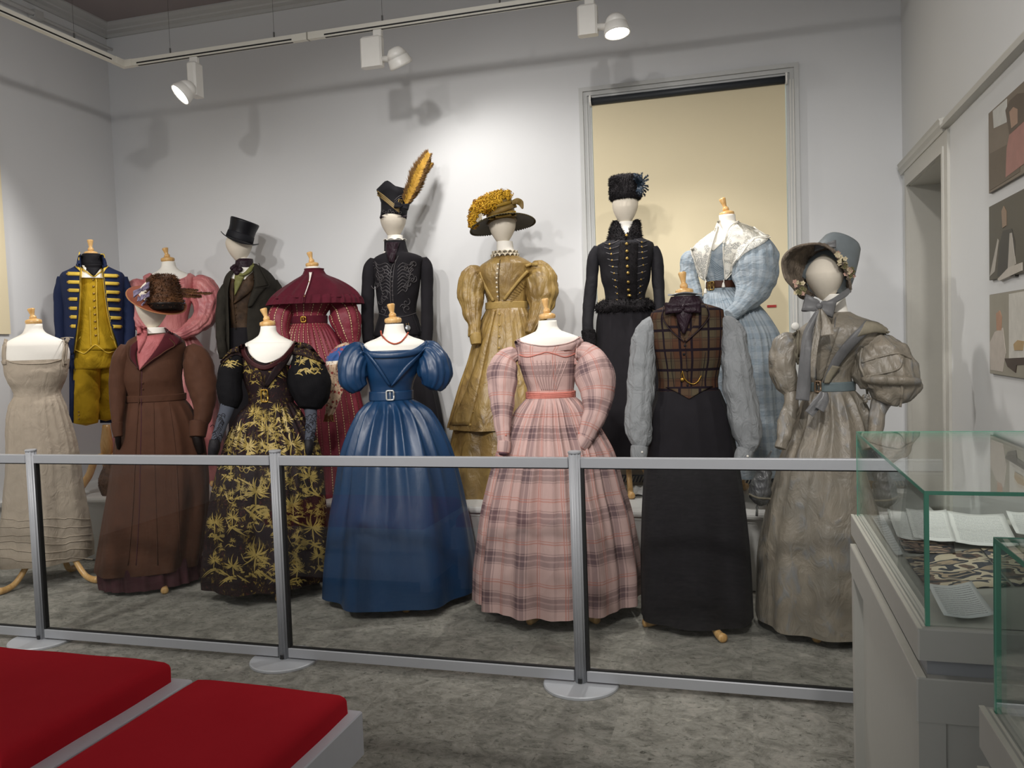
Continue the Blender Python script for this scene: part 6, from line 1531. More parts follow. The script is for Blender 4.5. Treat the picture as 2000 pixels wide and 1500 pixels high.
cp = t.loft('cape', [(529, 597, 630, 1.0), (536, 594, 634, 1.0), (546, 579, 656, 0.85), (556, 564, 675, 0.75), (566, 550, 689, 0.68), (576, 539, 698, 0.66), (584, 532, 703, 0.66)], M_cape, 120, 30, fold=skirt_fold(9, 12, 0.0, 0.016, 9, 1.0), grow=0.012, cap=(False, False), wr=0.003)
t.loft('cape_frill', [(578, 538, 698, 0.67), (586, 531, 704, 0.67), (595, 526, 706, 0.67)], M_cape, 240, 10, fold=skirt_fold(36, 72, 0.0, 0.010, 3, 0.1), grow=0.018, cap=(False, False))
t.loft('cape_collar', [(525, 596, 631, 1.0), (531, 597, 630, 1.0), (536, 595, 633, 1.0)], M_cape, 64, 8, grow=0.008, cap=(False, False))
t.patch('cape_opening', [(603, 532), (602, 550), (594, 576)], [(611, 532), (606, 550), (597, 576)], M_form, 0.004, 4, 12)
t.cord('cape_edge', [(603, 530), (602, 550), (593, 578), (592, 592)], 0.004, M_cape, 0.006); t.cord('cape_edge', [(611, 531), (606, 552), (597, 578), (594, 592)], 0.004, M_cape, 0.006)
for y in (551, 579): t.ball('hook', 603 if y < 560 else 594, y, 2, M_brass)
# patterned shawl over its arm
def shawl_mat():
    t = NT('printed paisley shawl'); u, v = uvs(t); ob = t.coord('Object')
    vo = t.node('ShaderNodeTexVoronoi'); t.link(ob, vo.inputs['Vector']); vo.inputs['Scale'].default_value = 38
    n = t.noise(ob, 60, 3, 0.6, 1.0); n2 = t.noise(ob, 26, 3)
    c = t.mix(t.ramp(vo.outputs['Distance'], [(0.30, (1, 1, 1)), (0.36, (0, 0, 0))]), col4('c2a78c'), col4('8c3a34'))
    c = t.mix(t.ramp(n, [(0.58, (0, 0, 0)), (0.62, (1, 1, 1))]), c, col4('5e2a30'))
    top = t.ramp(v, [(0.735, (0, 0, 0)), (0.745, (1, 1, 1))]); blue = t.mix(t.ramp(n2, [(0.52, (0, 0, 0)), (0.58, (1, 1, 1))]), col4('31538c'), col4('9c4048'))
    band = t.math('MULTIPLY', t.math('GREATER_THAN', v, 0.70), t.math('LESS_THAN', v, 0.93)); c = t.mix(band, c, blue)
    w = t.math('MULTIPLY', t.math('LESS_THAN', t.math('ABSOLUTE', t.math('SUBTRACT', v, 0.69)), 0.025), t.math('GREATER_THAN', n, 0.45)); c = t.mix(w, c, col4('e0d4c4'))
    return t.fin(c, 0.7, 0, 0.1, 0.3)
sh = Thing('paisley_shawl', 'cream, red and blue printed shawl hanging between the gold brocade and blue gowns', 'shawl', 655, 4.72, base_py=815)
Lf = [(660, 674), (643, 690), (636, 706), (641, 732), (643, 760), (636, 775), (636, 800), (634, 813)]; Rt = [(676, 668), (690, 680), (672, 704), (662, 718), (664, 738), (671, 760), (660, 790), (650, 812)]
A = catmull([np.array(p, float) for p in Lf], 6); B = catmull([np.array(p, float) for p in Rt], 6); V = []; F = []; UV = []; m = 14
for i in range(len(A)):
    for j in range(m):
        f = j / (m - 1); p = A[i] * (1 - f) + B[i] * f; V.append(sh.P(p[0], p[1], -0.035 * math.sin(math.pi * f) + 0.008 * math.sin(f * 14 + i * 0.12) + (0.05 if i < 8 else 0) * (1 - i / 8))); UV.append((f, 1 - i / (len(A) - 1)))
for i in range(len(A) - 1):
    for j in range(m - 1): F.append((i * m + j, (i + 1) * m + j, (i + 1) * m + j + 1, i * m + j + 1))
o = sh.obj('shawl_cloth', V, F, shawl_mat(), UV); md = o.modifiers.new('thick', 'SOLIDIFY'); md.thickness = 0.008
mb = MB(sh.org)
for k in range(40):
    x = 634 + 17 * k / 39; p = sh.P(x, 810, -0.03); mb.tube([p, p + np.array([RNG.normal(0, 0.006), RNG.normal(0, 0.004), -0.025]), p + np.array([RNG.normal(0, 0.01), 0, -0.045])], 0.0015, 4)
tag(mb.build('fringe', cloth('ochre fringe', '9c7044', 0.8), sh.root), kind='stuff')

# ---------------------------------------------------------------- black braided riding habit
t = Thing('dressed_mannequin', 'mannequin in a black riding habit with scrolled braid on the chest', 'mannequin', 780, 5.55, zf=PLZ, group=BG)
tripod(t, PLZ)
head(t, 768, 396, 469, 26, 2)
neck(t, [(460, 757, 786, 0.95), (480, 755, 790, 0.95), (495, 748, 800, 0.85)])
ruffle(t, 'neck_frill', ell_ring(t, 771, 469, 17, 0.95), 0.022, M_form, 9, 0.005, drop=0.0)
t.loft('stand_collar', [(471, 752, 790, 1.0), (480, 752, 792, 1.0), (492, 752, 796, 1.0), (500, 744, 806, 0.9)], M_blackwool, 64, 14, grow=0.006)
t.loft('jacket', [(494, 750, 800, 0.9), (500, 735, 820, 0.75), (508, 728, 828, 0.68), (525, 728, 824, 0.70), (550, 732, 821, 0.80), (575, 735, 818, 0.80), (597, 738, 814, 0.74), (612, 740, 813, 0.72), (628, 736, 817, 0.76), (648, 731, 823, 0.8), (656, 730, 824, 0.8)], M_blackwool, 96, 46, wr=0.0015)
t.loft('skirt', [(640, 736, 818, 0.78), (670, 730, 826, 0.85), (710, 728, 838, 0.88), (760, 726, 852, 0.88), (820, 724, 864, 0.85), (890, 724, 874, 0.82), (945, 724, 880, 0.8)], M_blackwool, 160, 60, fold=skirt_fold(8, 20, 0.004, 0.02, 91, 0.9), cap=(False, False))
M_braid = cloth('black braid', '4c484a', 0.4, 0.15, 200, 0.3, spec=0.5)
mb = MB(t.org); rg = np.random.default_rng(5)
def spiral(cx, cy, r, turns, a0, sg):
    return [(cx + sg * r * (1 - i / 15) * math.cos(a0 + turns * 6.28 * i / 14), cy + r * (1 - i / 15) * math.sin(a0 + turns * 6.28 * i / 14)) for i in range(15)]
for sg, ox in ((-1, 758), (1, 782)):
    for k in range(15):
        x = ox + sg * rg.uniform(3, 34 - 0.9 * k); y = 516 + k * 6.4 + rg.uniform(-3, 3)
        if 560 < y < 585 and abs(x - 770) > 26: continue
        t.cord('', spiral(x, y, rg.uniform(5, 9), 1.1, rg.uniform(0, 6.28), sg), 0.0032, None, 0.002, mb=mb, k=2, n=5)
    for k in range(9):
        y = 515 + k * 6.5; t.cord('', [(770 + sg * 6, y + 8), (770 + sg * 16, y - 1), (770 + sg * (30 - k), y + 3), (770 + sg * (38 - k * 1.5), y - 5)], 0.0032, None, 0.002, mb=mb, k=4, n=5)
bs = mb.build('scroll_braid', M_braid, t.root, True); tag(bs, kind='stuff')
t.cord('front_edge', [(773, 508), (764, 528), (762, 570), (766, 612), (768, 655)], 0.004, M_braid, 0.003); t.cord('front_edge', [(778, 500), (770, 522), (767, 570), (770, 612)], 0.003, M_braid, 0.003)
for k in range(9): t.ball('button', 765 + 0.4 * k, 532 + k * 9, 1.8, M_braid)
t.patch('neck_bow', [(756, 474), (754, 490), (760, 512)], [(780, 474), (776, 490), (770, 514)], M_plumsilk, 0.012, 8, 16, 0.016)
t.cord('waist_seam', [(740, 612), (760, 618), (790, 618), (813, 611)], 0.003, M_braid, 0.002)
t.tube('sleeve', [(732, 510, 11, 0.0), (722, 525, 13, 0.0), (719, 560, 13, 0.0), (718, 600, 13, -0.02), (718, 640, 12, -0.05), (720, 668, 11, -0.08)], M_blackwool, wr=0.003, gather=0.06, gn=6, seed=2, env=lambda s: max(0, 1 - s * 5))
t.tube('sleeve', [(824, 508, 12, 0.0), (833, 525, 13, 0.0), (834, 560, 12.5, 0.0), (834, 600, 12, -0.02), (834, 640, 12, -0.05), (833, 672, 11, -0.08)], M_blackwool, wr=0.003, gather=0.06, gn=6, seed=5, env=lambda s: max(0, 1 - s * 5))
t.ball('silver_fob', 796, 641, 6, plain('silver fob', 'b8bcc0', 0.25, 0.7), flat=0.4)
t.cord('fob_ring', [(793, 632), (794, 636), (798, 636), (797, 631)], 0.0018, M_brass, 0.004)
for L in ([(812, 615), (818, 630), (824, 648)], [(806, 616), (812, 632), (818, 650)]): t.cord('peplum_pleat', L, 0.004, M_blackwool, 0.003)
h = Thing('plumed_hat', 'black shako cap with gilt bands and a tall golden plume', 'hat', 780, 5.55, base_py=427)
M_cap = cloth('black cap velvet', '16151a', 0.7, 0.1, 200, 0.15, sheen=0.2)
V = []; F = []; UV = []; n = 40
rows = [(428, 742, 794, 0.0), (412, 744, 796, 0.0), (396, 744, 797, 0.0), (384, 740, 798, 0.0), (372, 735, 799, 0.0)]
for i, (y, a, b, w) in enumerate(rows):
    for k in range(n):
        th = 2 * math.pi * k / n; hw = (b - a) / 2; p = h.P((a + b) / 2 + hw * math.cos(th), y - (6 * math.exp(-((math.cos(th) + 0.35) / 0.4) ** 2) * (i / 4) * 2.2 if i > 2 else 0), 0); p = p + h.v * (hw * h.S(400) * 1.05 * math.sin(th)); V.append(p)
for i in range(len(rows) - 1):
    for k in range(n): F.append((i * n + k, i * n + (k + 1) % n, (i + 1) * n + (k + 1) % n, (i + 1) * n + k))
F.append(tuple(range((len(rows) - 1) * n, len(rows) * n))); F.append(tuple(reversed(range(n))))
h.obj('crown', V, F, M_cap, None, None, True, True)
for d in (-3.6, 0, 3.6): h.strip('gilt_band', [(737, 377 + d), (752, 388 + d), (766, 400 + d), (780, 411 + d)], 1.3, cloth('gilt braid', '8f7a52', 0.45, 0.2, 200, 0.4), 0.006, 16)
h.strip('cap_edge', [(742, 423), (756, 427), (778, 426), (794, 422)], 2.5, cloth('dull mauve satin', '4a4048', 0.5), 0.006, 16)
for k in range(6): h.cord('cap_scroll', spiral(750 + 6 * k, 412 + (k % 2) * 4, 4, 1.0, k, 1), 0.0022, M_braid, 0.002, k=2)
for k in range(3): h.cord('cap_scroll', [(770, 392 + k * 4), (782, 382 + k * 4), (796, 386 + k * 4)], 0.003, M_braid, 0.004)
bow(h, 'cockade', h.P(785, 402, -0.12), np.array([0, 0, 1.0]) + h.u * 0.3, h.u + np.array([0, 0, -0.2]), -h.v, 0.05, 0.045, M_cap)
buckle(h, 781, 395, 3.5, 5, M_brass, 0.8)
M_pl1 = cloth('golden plume', 'bd923a', 0.6, 0.2, 80, 0.2); M_pl2 = cloth('dark plume tips', '6b4d26', 0.6, 0.3, 80, 0.2)
feather(h, 'plume', [h.P(790, 402, -0.10), h.P(806, 368, -0.09), h.P(820, 335, -0.07), h.P(838, 300, -0.04)], 0.055, 0.080, M_pl1, M_pl2, M_pl1, n=900, seed=4, sweep=0.85)
feather(h, 'plume', [h.P(791, 402, -0.08), h.P(812, 370, -0.06), h.P(824, 340, -0.05), h.P(842, 318, -0.02)], 0.05, 0.075, M_pl1, M_pl2, M_pl1, n=500, seed=8, sweep=0.9)

# ---------------------------------------------------------------- gold silk pelisse
M_goldsilk = shot('gold bronze silk', '846a3c', '9c8149', '5c4626', 0.42, 0.5)
M_goldlite = cloth('pale gold silk', 'ab8f55', 0.45, 0.1, 300, 0.1, 0.3, 12)
M_frill = cloth('ivory frill', 'd9ceb8', 0.8, 0.05)
t = Thing('dressed_mannequin', 'mannequin in a bronze gold silk pelisse with puffed sleeves and ivory ruff', 'mannequin', 985, 5.35, zf=PLZ, group=BG)
tripod(t, PLZ)
head(t, 981, 405, 481, 27, 2)
neck(t, [(472, 970, 1001, 0.95), (490, 970, 1004, 0.95), (503, 962, 1012, 0.85)])
t.loft('bodice', [(500, 966, 1010, 0.95), (508, 952, 1026, 0.8), (518, 938, 1040, 0.7), (530, 934, 1040, 0.68), (550, 940, 1032, 0.76), (570, 946, 1030, 0.78), (590, 951, 1030, 0.74), (606, 950, 1032, 0.76)], M_goldsilk, 96, 36, wr=0.002)
t.loft('underskirt', [(800, 895, 1070, 0.88), (887, 880, 1086, 0.9), (960, 874, 1096, 0.9)], M_goldsilk, 160, 30, fold=skirt_fold(9, 20, 0.0, 0.018, 6, 0.2), cap=(False, False))
t.loft('overskirt', [(602, 950, 1032, 0.78), (612, 946, 1037, 0.85), (635, 935, 1046, 0.88), (665, 925, 1054, 0.9), (700, 916, 1060, 0.9), (750, 899, 1070, 0.9), (800, 885, 1080, 0.9), (832, 876, 1086, 0.9)], M_goldsilk, 192, 60, fold=skirt_fold(9, 22, 0.005, 0.016, 101, 0.8), cap=(False, False))
ruffle(t, 'ruff', ell_ring(t, 986, 494, 19, 0.95), 0.032, M_frill, 17, 0.010, drop=0.022); ruffle(t, 'ruff', ell_ring(t, 986, 491, 18, 0.95), 0.026, M_frill, 15, 0.009, drop=0.008)
bt = ring_band(t, 'belt', 590, 604, 950, 1031, 0.76, M_goldlite, 0.008)
for L in ([(936, 532), (946, 556), (964, 588)], [(1030, 530), (1010, 552), (984, 586)]): 
    t.strip('bodice_trim', L, 3, M_goldlite, 0.010, 20, puff=0.006)
for k in range(9): t.cord('shirring', [(1026 - k * 4.6, 536 + k * 5.6), (1016 - k * 4.0, 546 + k * 5.0), (1026 - k * 3.2, 560 + k * 3.6)], 0.003, M_goldsilk, 0.002)
for k in range(7): t.cord('shirring', [(938 + k * 3.6, 538 + k * 7), (944 + k * 2.4, 552 + k * 5.4), (946 + k * 1.4, 562 + k * 4)], 0.003, M_goldsilk, 0.002)
t.cord('front_placket', [(977, 508), (974, 540), (975, 588)], 0.003, cloth('dark bronze', '4f3d20', 0.5), 0.003)
for k in range(8): t.ball('button', 973 - 3 * math.sin(k / 7 * 3), 516 + k * 9, 2.2, M_frill)
t.cord('overskirt_edge', [(968, 606), (948, 690), (930, 770), (917, 832)], 0.004, M_goldlite, 0.006); t.cord('overskirt_edge', [(975, 606), (972, 690), (974, 760)], 0.003, M_goldlite, 0.004)
t.patch('overskirt_panel', [(962, 608), (936, 690), (908, 770), (878, 830)], [(968, 608), (950, 690), (933, 770), (917, 830)], M_goldsilk, 0.010, 8, 30, 0.01)
for k in range(9): t.ball('button', 960 - k * 5.2, 622 + k * 26, 2.8, M_goldlite)
for k in range(6): t.ball('button', 975, 614 + k * 22, 2.8, M_goldlite)
for k in range(5): t.cord('skirt_pleat', [(985 + k * 10, 606), (988 + k * 13, 660), (992 + k * 15, 720)], 0.0025, M_goldsilk, 0.001)
t.tube('sleeve', [(942, 532, 12, 0.0), (926, 540, 23, -0.02), (920, 565, 26, -0.04), (921, 592, 22, -0.06), (923, 618, 16, -0.09), (926, 640, 12, -0.12), (928, 656, 11, -0.14)], M_goldsilk, n=64, gather=0.13, gn=10, wr=0.014, wr_f=13, seed=3)
t.tube('cuff', [(928, 652, 11, -0.14), (929, 662, 11.5, -0.145), (930, 672, 10, -0.15)], M_goldlite, n=28)
t.tube('sleeve', [(1036, 526, 14, 0.0), (1052, 534, 28, -0.02), (1059, 560, 31, -0.04), (1058, 588, 27, -0.06), (1052, 612, 19, -0.10), (1042, 634, 13, -0.13), (1034, 652, 11, -0.15)], M_goldsilk, n=64, gather=0.13, gn=10, wr=0.014, wr_f=13, seed=8)
t.strip('armhole_trim', [(1026, 520), (1036, 517), (1050, 516)], 3, M_goldlite, 0.012, 12, puff=0.006)
h = Thing('plumed_hat', 'bronze silk hat heaped with curly yellow plumes', 'hat', 985, 5.35, base_py=432)
S = h.S(430); M_hat = cloth('bronze hat silk', '7c6537', 0.45, 0.12, 200, 0.15, 0.3, 16); M_brim = cloth('dark bronze brim', '4e4630', 0.6, 0.15, 120, 0.4)
c0 = h.P(981, 437, 0.0); ax = np.array([0, 0, 1.0]) * 0.97 + h.u * -0.13 + h.v * 0.16; ax /= np.linalg.norm(ax)
ea = np.cross(h.v, ax); ea = ea / np.linalg.norm(ea); ea = ea if ea @ h.u > 0 else -ea; eb = np.cross(ax, ea)
V = []; F = []; n = 72; m = 7
for k in range(n):
    a = 2 * math.pi * k / n
    for j in range(m):
        f = j / (m - 1); r = (26 + 38 * f) * S; V.append(c0 + r * (math.cos(a) * ea + math.sin(a) * eb * 0.95) + ax * (-0.012 * f * f * (1 + 0.9 * math.cos(2 * a)) + 0.02 * (1 - f)))
for k in range(n):
    for j in range(m - 1): F.append((k * m + j, ((k + 1) % n) * m + j, ((k + 1) % n) * m + j + 1, k * m + j + 1))
o = h.obj('brim', V, F, M_brim, None, None, True, True); md = o.modifiers.new('thick', 'SOLIDIFY'); md.thickness = 0.005
edge = [V[k * m + m - 1] for k in range(n)]; mb = MB(h.org)
for k in range(n): 
    v_, f_ = ball_mesh(np.array(edge[k]), 0.006, (0, 0, 1.0), 0.9, 6, 4); mb.add(v_, f_)
tag(mb.build('brim_trim', M_brim, h.root, True), kind='stuff')
h.lathe('crown', c0 + ax * 0.005, c0 + ax * 0.15, [(0, 29 * S), (0.3, 28.5 * S), (0.85, 28 * S), (0.97, 27 * S), (1, 24 * S), (1.01, 4 * S)], M_hat, 48, body=True)
for L, w in (([(953, 420), (975, 412), (1008, 400)], 5), ([(953, 424), (980, 421), (1008, 416)], 4.5), ([(954, 412), (972, 402), (998, 395)], 3.5)): h.strip('hat_drape', L, w, M_hat if w > 4.6 else cloth('mustard silk', '94762e', 0.4, 0.1), 0.008, 20, puff=0.008)
ribbon(h, 'hat_bow', [h.P(1000, 396, -0.06), h.P(1010, 393, -0.05), h.P(1017, 397, -0.04), h.P(1021, 408, -0.04)], [0.012, 0.022, 0.020, 0.004], M_hat)
M_plume = cloth('yellow ostrich plume', 'd19f22', 0.7, 0.2, 80, 0.2, c2='dcae3a'); M_plume2 = cloth('amber ostrich plume', 'a87416', 0.7, 0.2, 80, 0.2)
cen = [(h.P(x, y, w), r * S) for x, y, w, r in ((990, 382, -0.03, 8), (978, 383, -0.04, 10), (966, 386, -0.05, 10), (954, 391, -0.06, 10), (944, 396, -0.07, 10), (934, 403, -0.08, 10), (929, 414, -0.08, 10), (926, 426, -0.08, 9), (925, 436, -0.07, 7), (945, 408, -0.1, 9), (958, 400, -0.08, 9), (972, 394, -0.06, 8))]
curls(h, 'ostrich_plume', cen, M_plume, 2200, 0.014, 3, wid=0.0028); curls(h, 'ostrich_plume', cen[4:10], M_plume2, 800, 0.012, 5, wid=0.0026)
for k in range(6): flower(h, h.P(942 + random.uniform(-8, 9), 426 + random.uniform(-6, 6), -0.13), 0.016, M_frill, k)

# ---------------------------------------------------------------- black frogged jacket, fur trimmed
t = Thing('dressed_mannequin', 'mannequin in a black fur-trimmed jacket with rows of brass buttons', 'mannequin', 1222, 5.35, zf=PLZ, group=BG)
tripod(t, PLZ, ((0.02, -0.22), (-0.24, 0.1), (0.22, 0.1)), 0.34)
M_jac = cloth('black jacket cloth', '212024', 0.75, 0.15, 250, 0.2, 0.25, 12)
M_furb = cloth('black fur', '141214', 0.85, 0.25, 60, 0.5, c2='1f1c1e')
head(t, 1221, 366, 443, 26, 0)
neck(t, [(434, 1207, 1238, 0.95), (450, 1206, 1240, 0.95), (470, 1196, 1250, 0.85)])
t.loft('jacket', [(462, 1200, 1244, 0.9), (470, 1182, 1262, 0.76), (478, 1166, 1276, 0.68), (495, 1164, 1278, 0.68), (520, 1171, 1272, 0.76), (545, 1174, 1270, 0.78), (565, 1180, 1264, 0.74), (580, 1182, 1260, 0.72), (595, 1176, 1266, 0.76), (604, 1172, 1270, 0.78)], M_jac, 96, 40, wr=0.002)
t.loft('skirt', [(596, 1172, 1270, 0.78), (625, 1166, 1278, 0.82), (670, 1164, 1286, 0.84), (740, 1162, 1294, 0.86), (820, 1160, 1302, 0.86), (905, 1158, 1310, 0.86)], M_blackwool, 160, 60, fold=skirt_fold(7, 18, 0.004, 0.016, 111, 0.9), cap=(False, False))
st = t.patch('fur_strip', [(1211, 474), (1207, 520), (1208, 570), (1210, 604)], [(1246, 474), (1244, 520), (1244, 570), (1242, 604)], M_furb, 0.010, 10, 34, 0.014)
fuzz(t, st, 1600, 0.014, M_furb, 'fur_pile', 0.0022, 0.5, 4, parent=st)
cl = t.loft('fur_collar', [(431, 1200, 1246, 1.0, 0.05), (440, 1197, 1247, 1.05, 0.03), (455, 1193, 1248, 1.05, 0.01), (473, 1189, 1251, 1.0, 0.0)], M_furb, 64, 20, grow=0.01, wr=0.006, wr_f=30, tilt=lambda th, s: -0.09 * np.exp(-((th - 1.5 * math.pi) / 0.42) ** 2) * (1 - s), cap=(False, False))
fuzz(t, cl, 2600, 0.016, M_furb, 'fur_pile', 0.0025, 0.5, 5, parent=cl)
pp = t.loft('fur_peplum', [(586, 1177, 1264, 0.8), (592, 1168, 1274, 0.86), (600, 1164, 1278, 0.88), (608, 1168, 1274, 0.86), (614, 1178, 1262, 0.8)], M_furb, 72, 14, wr=0.016, wr_f=20, grow=0.004)
fuzz(t, pp, 3200, 0.018, M_furb, 'fur_pile', 0.0028, 0.5, 6, parent=pp)
for k in range(10):
    y = (468, 479, 492, 506, 521, 534, 548, 564, 576, 586)[k]; t.ball('brass_button', 1223 + 0.5 * k, y, 3.2, M_brass, off=0.034)
    p = ((185, 760), (190, 800), (200, 848), (206, 902), (213, 960), (225, 1018), (235, 1080), (243, 1140), (253, 1198), (250, 1255))[k]; xa = 1150 + p[0] / 4.545; ya = 310 + p[1] / 4.545; t.ball('brass_button', xa, ya, 2.2, M_brass)
    q = ((470, 742), (470, 783), (473, 832), (478, 885), (482, 945), (473, 1010), (463, 1072), (457, 1133), (452, 1190), (458, 1245))[k]; xb = 1150 + q[0] / 4.545; yb = 310 + q[1] / 4.545; t.ball('brass_button', xb, yb, 2.2, M_brass)
    t.cord('frogging', [(xa - 12 + k, ya - 3), (xa, ya), (1211, y + 1)], 0.003, M_braid, 0.002); t.cord('frogging', [(xb + 12 - k, yb - 3), (xb, yb), (1243, y + 1)], 0.003, M_braid, 0.002)
t.tube('sleeve', [(1170, 486, 12, 0.0), (1160, 505, 12, 0.0), (1156, 545, 12, 0.0), (1151, 590, 12, -0.02), (1148, 630, 11, -0.05), (1149, 650, 11, -0.06)], M_jac, wr=0.004, seed=2)
t.tube('sleeve', [(1274, 486, 12, 0.0), (1283, 505, 12, 0.0), (1285, 545, 12, 0.0), (1288, 590, 11, -0.02), (1290, 630, 11, -0.05)], M_jac, wr=0.004, seed=6)
cf = t.tube('fur_cuff', [(1149, 646, 13, -0.06), (1150, 660, 14, -0.07), (1152, 676, 12, -0.08)], M_furb, n=28, wr=0.006); fuzz(t, cf, 700, 0.016, M_furb, 'fur_pile', 0.0025, 0.5, 8, parent=cf)
h = Thing('fur_hat', 'black fur pillbox hat with a drooping feather cockade', 'hat', 1222, 5.35, base_py=391)
hb = h.loft('hat_body', [(345, 1194, 1250, 1.05), (347, 1191, 1252, 1.05), (355, 1190, 1253, 1.05), (375, 1190, 1253, 1.05), (386, 1191, 1252, 1.05), (391, 1193, 1250, 1.05)], M_furb, 72, 22, wr=0.006, wr_f=24)
fuzz(h, hb, 4200, 0.012, M_furb, 'fur_pile', 0.0024, 0.5, 9, parent=hb)
M_cf = cloth('blue black feather', '12161d', 0.35, 0.3, 80, 0.3, c2='24303c')
for k in range(16):
    a = -2.2 + 3.9 * k / 15; x = 1246; y = 360; ln = random.uniform(14, 32)
    p = [h.P(x, y, -0.10), h.P(x + 0.5 * ln * math.cos(a), y + 0.6 * ln * math.sin(a), -0.13), h.P(min(1266, x + 0.8 * ln * math.cos(a)), y + ln * math.sin(a) * (1 if a > 0 else 0.95), -0.10)]
    feather(h, 'cockade_feather', p, 0.010, 0.010, M_cf, M_cf, M_cf, n=40, seed=k, sweep=1.6)

# ---------------------------------------------------------------- pale blue gown with lace collar
def pblue():
    t = NT('pale blue checked cotton'); u, v = uvs(t); ob = t.coord('Object')
    bu = bands(t, t.math('ADD', u, 10), 0.05, [(0, 0), (0.5, 1)]); bv = bands(t, t.math('ADD', v, 10), 0.075, [(0, 0), (0.45, 1)])
    n = t.noise(ob, 60, 3, 0.6); n2 = t.noise(t.mapping(ob, (1, 1, 2)), 15, 3, 0.5, 0.8)
    c = t.mix(t.math('MULTIPLY', t.math('ADD', bu, bv), 0.35), col4('85929c'), col4('a2aab0')); c = t.mix(t.ramp(n, [(0.62, (0, 0, 0)), (0.68, (0.5, 0.5, 0.5))]), c, col4('76828c'))
    t.bump(n2, 0.5, 0.02); return t.fin(c, 0.7, 0, 0.05, 0.3)
M_pblue = pblue()
M_lacew = sheer('white lace', 'efece2', 0.25, 0.8, True, 150)
M_belt = cloth('brown leather', '4a2e22', 0.5, 0.1, 200, 0.2)
t = Thing('dressed_mannequin', 'mannequin in a pale blue gown with white lace collar before the blind', 'mannequin', 1436, 5.2, zf=PLZ, group=BG)
tripod(t, PLZ)
neck(t, [(420, 1404, 1436, 0.95), (436, 1405, 1438, 0.95), (444, 1400, 1446, 0.85), (456, 1384, 1468, 0.74), (468, 1364, 1488, 0.66), (482, 1356, 1490, 0.64), (500, 1358, 1480, 0.7), (520, 1366, 1450, 0.78)])
finial(t, (1410, 387), (1420, 418), 15)
t.loft('bodice', [(478, 1356, 1490, 0.66), (495, 1358, 1478, 0.72), (515, 1364, 1452, 0.8), (535, 1374, 1438, 0.84), (552, 1383, 1435, 0.84), (570, 1382, 1438, 0.84)], M_pblue, 96, 30, wr=0.003, grow=0.006, cap=(False, False))
t.loft('skirt', [(564, 1381, 1438, 0.85), (578, 1374, 1455, 0.95), (600, 1368, 1482, 0.95), (630, 1362, 1506, 0.95), (660, 1358, 1522, 0.95), (710, 1354, 1530, 0.95), (780, 1350, 1536, 0.95), (860, 1345, 1545, 0.95), (920, 1340, 1552, 0.95)], M_pblue, 224, 70, fold=skirt_fold(12, 36, 0.010, 0.018, 121, 0.6), cap=(False, False), ufix=1.1)
for k in range(9): t.cord('cross_drape', [(1384 + k * 1.5, 500 + k * 5), (1400, 515 + k * 4), (1428, 536 + k * 1.6)], 0.003, M_pblue, 0.001)
bt = ring_band(t, 'belt', 549, 563, 1382, 1437, 0.86, M_belt, 0.010)
buckle(t, 1392, 558, 4, 8, M_brass, 1.2, bt); buckle(t, 1387, 559, 3, 8, M_brass, 1.0, bt)
t.tube('sleeve', [(1360, 496, 10, 0.0), (1348, 508, 18, 0.02), (1345, 530, 18, 0.02), (1350, 555, 17, 0.0), (1360, 585, 14, -0.04)], M_pblue, n=48, gather=0.06, gn=8, wr=0.010, seed=3, ub=0.1)
t.tube('sleeve', [(1462, 480, 18, -0.02), (1472, 490, 40, -0.04), (1475, 515, 46, -0.08), (1474, 543, 44, -0.11), (1468, 568, 34, -0.14), (1454, 588, 23, -0.18), (1440, 604, 17, -0.21), (1424, 616, 14, -0.24)], M_pblue, n=72, k=8, gather=0.055, gn=10, wr=0.012, wr_f=12, seed=9, ub=0.16)
t.patch('chemisette', [(1402, 430), (1392, 460), (1388, 488)], [(1440, 432), (1424, 460), (1394, 490)], sheer('fine white muslin', 'f4efe2', 0.85), 0.006, 10, 18)
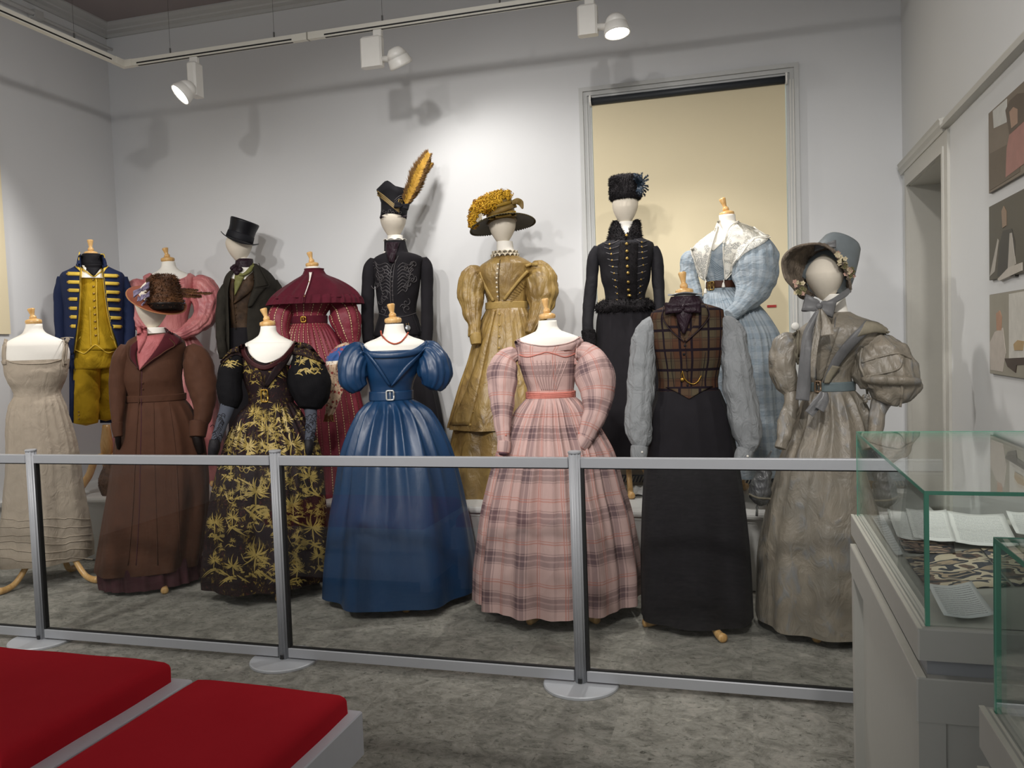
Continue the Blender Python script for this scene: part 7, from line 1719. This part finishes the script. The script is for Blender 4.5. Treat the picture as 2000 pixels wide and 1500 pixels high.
t.patch('lace_collar', [(1404, 446), (1392, 480), (1386, 515), (1379, 548)], [(1350, 487), (1354, 505), (1362, 535), (1376, 548)], M_lacew, 0.012, 14, 26, 0.006)
t.patch('lace_collar', [(1440, 433), (1420, 462), (1413, 500), (1415, 545)], [(1472, 444), (1500, 468), (1450, 500), (1417, 545)], M_lacew, 0.014, 18, 30, 0.006)
M_tape = cloth('white tape', 'efebe0', 0.8)
for L in ([(1350, 487), (1354, 505), (1362, 535), (1378, 549)], [(1404, 447), (1388, 495), (1379, 548)], [(1472, 444), (1500, 468), (1474, 471), (1448, 502), (1416, 546)], [(1413, 478), (1413, 510), (1415, 545)], [(1440, 433), (1424, 450), (1413, 478)]): t.cord('collar_edge', L, 0.004, M_tape, 0.018)
for (x, y, yb) in ((1378, 548, 570), (1413, 545, 558)):
    t.cord('tassel_cord', [(x, y), (x, yb - 6)], 0.003, M_tape, 0.02); p = t.near(x, yb - 6)[0] - t.v * 0.03
    t.lathe('tassel', p, p - np.array([0, 0, 0.03]), [(0, 0.003), (0.2, 0.006), (0.8, 0.010), (1, 0.010)], M_tape, 12)

# crumpled tissue on the platform
q0 = onz(1246, 966, PLZ); V = []; F = []; n = 14
for i in range(n):
    for j in range(n):
        x = (i / (n - 1) - 0.5) * 0.26; y = (j / (n - 1) - 0.5) * 0.16
        V.append((x, y, 0.012 + 0.03 * max(0, 1 - (x / 0.13) ** 2 - (y / 0.09) ** 2) * (1.2 + noise.noise(Vector((x * 30, y * 30, 2)))) + 0.010 * abs(noise.noise(Vector((x * 60, y * 60, 0))))))
for i in range(n - 1):
    for j in range(n - 1): F.append((i * n + j, (i + 1) * n + j, (i + 1) * n + j + 1, i * n + j + 1))
o = add_obj('crumpled_tissue', mesh_data('crumpled_tissue', V, F, plain('white tissue', 'dfe0de', 0.8), None, False), None, tuple(q0 - np.array([0, 0, 0.004])))
md = o.modifiers.new('thick', 'SOLIDIFY'); md.thickness = 0.002
tag(o, 'crumpled white tissue on the platform between the pink plaid gown and black skirt', 'tissue')
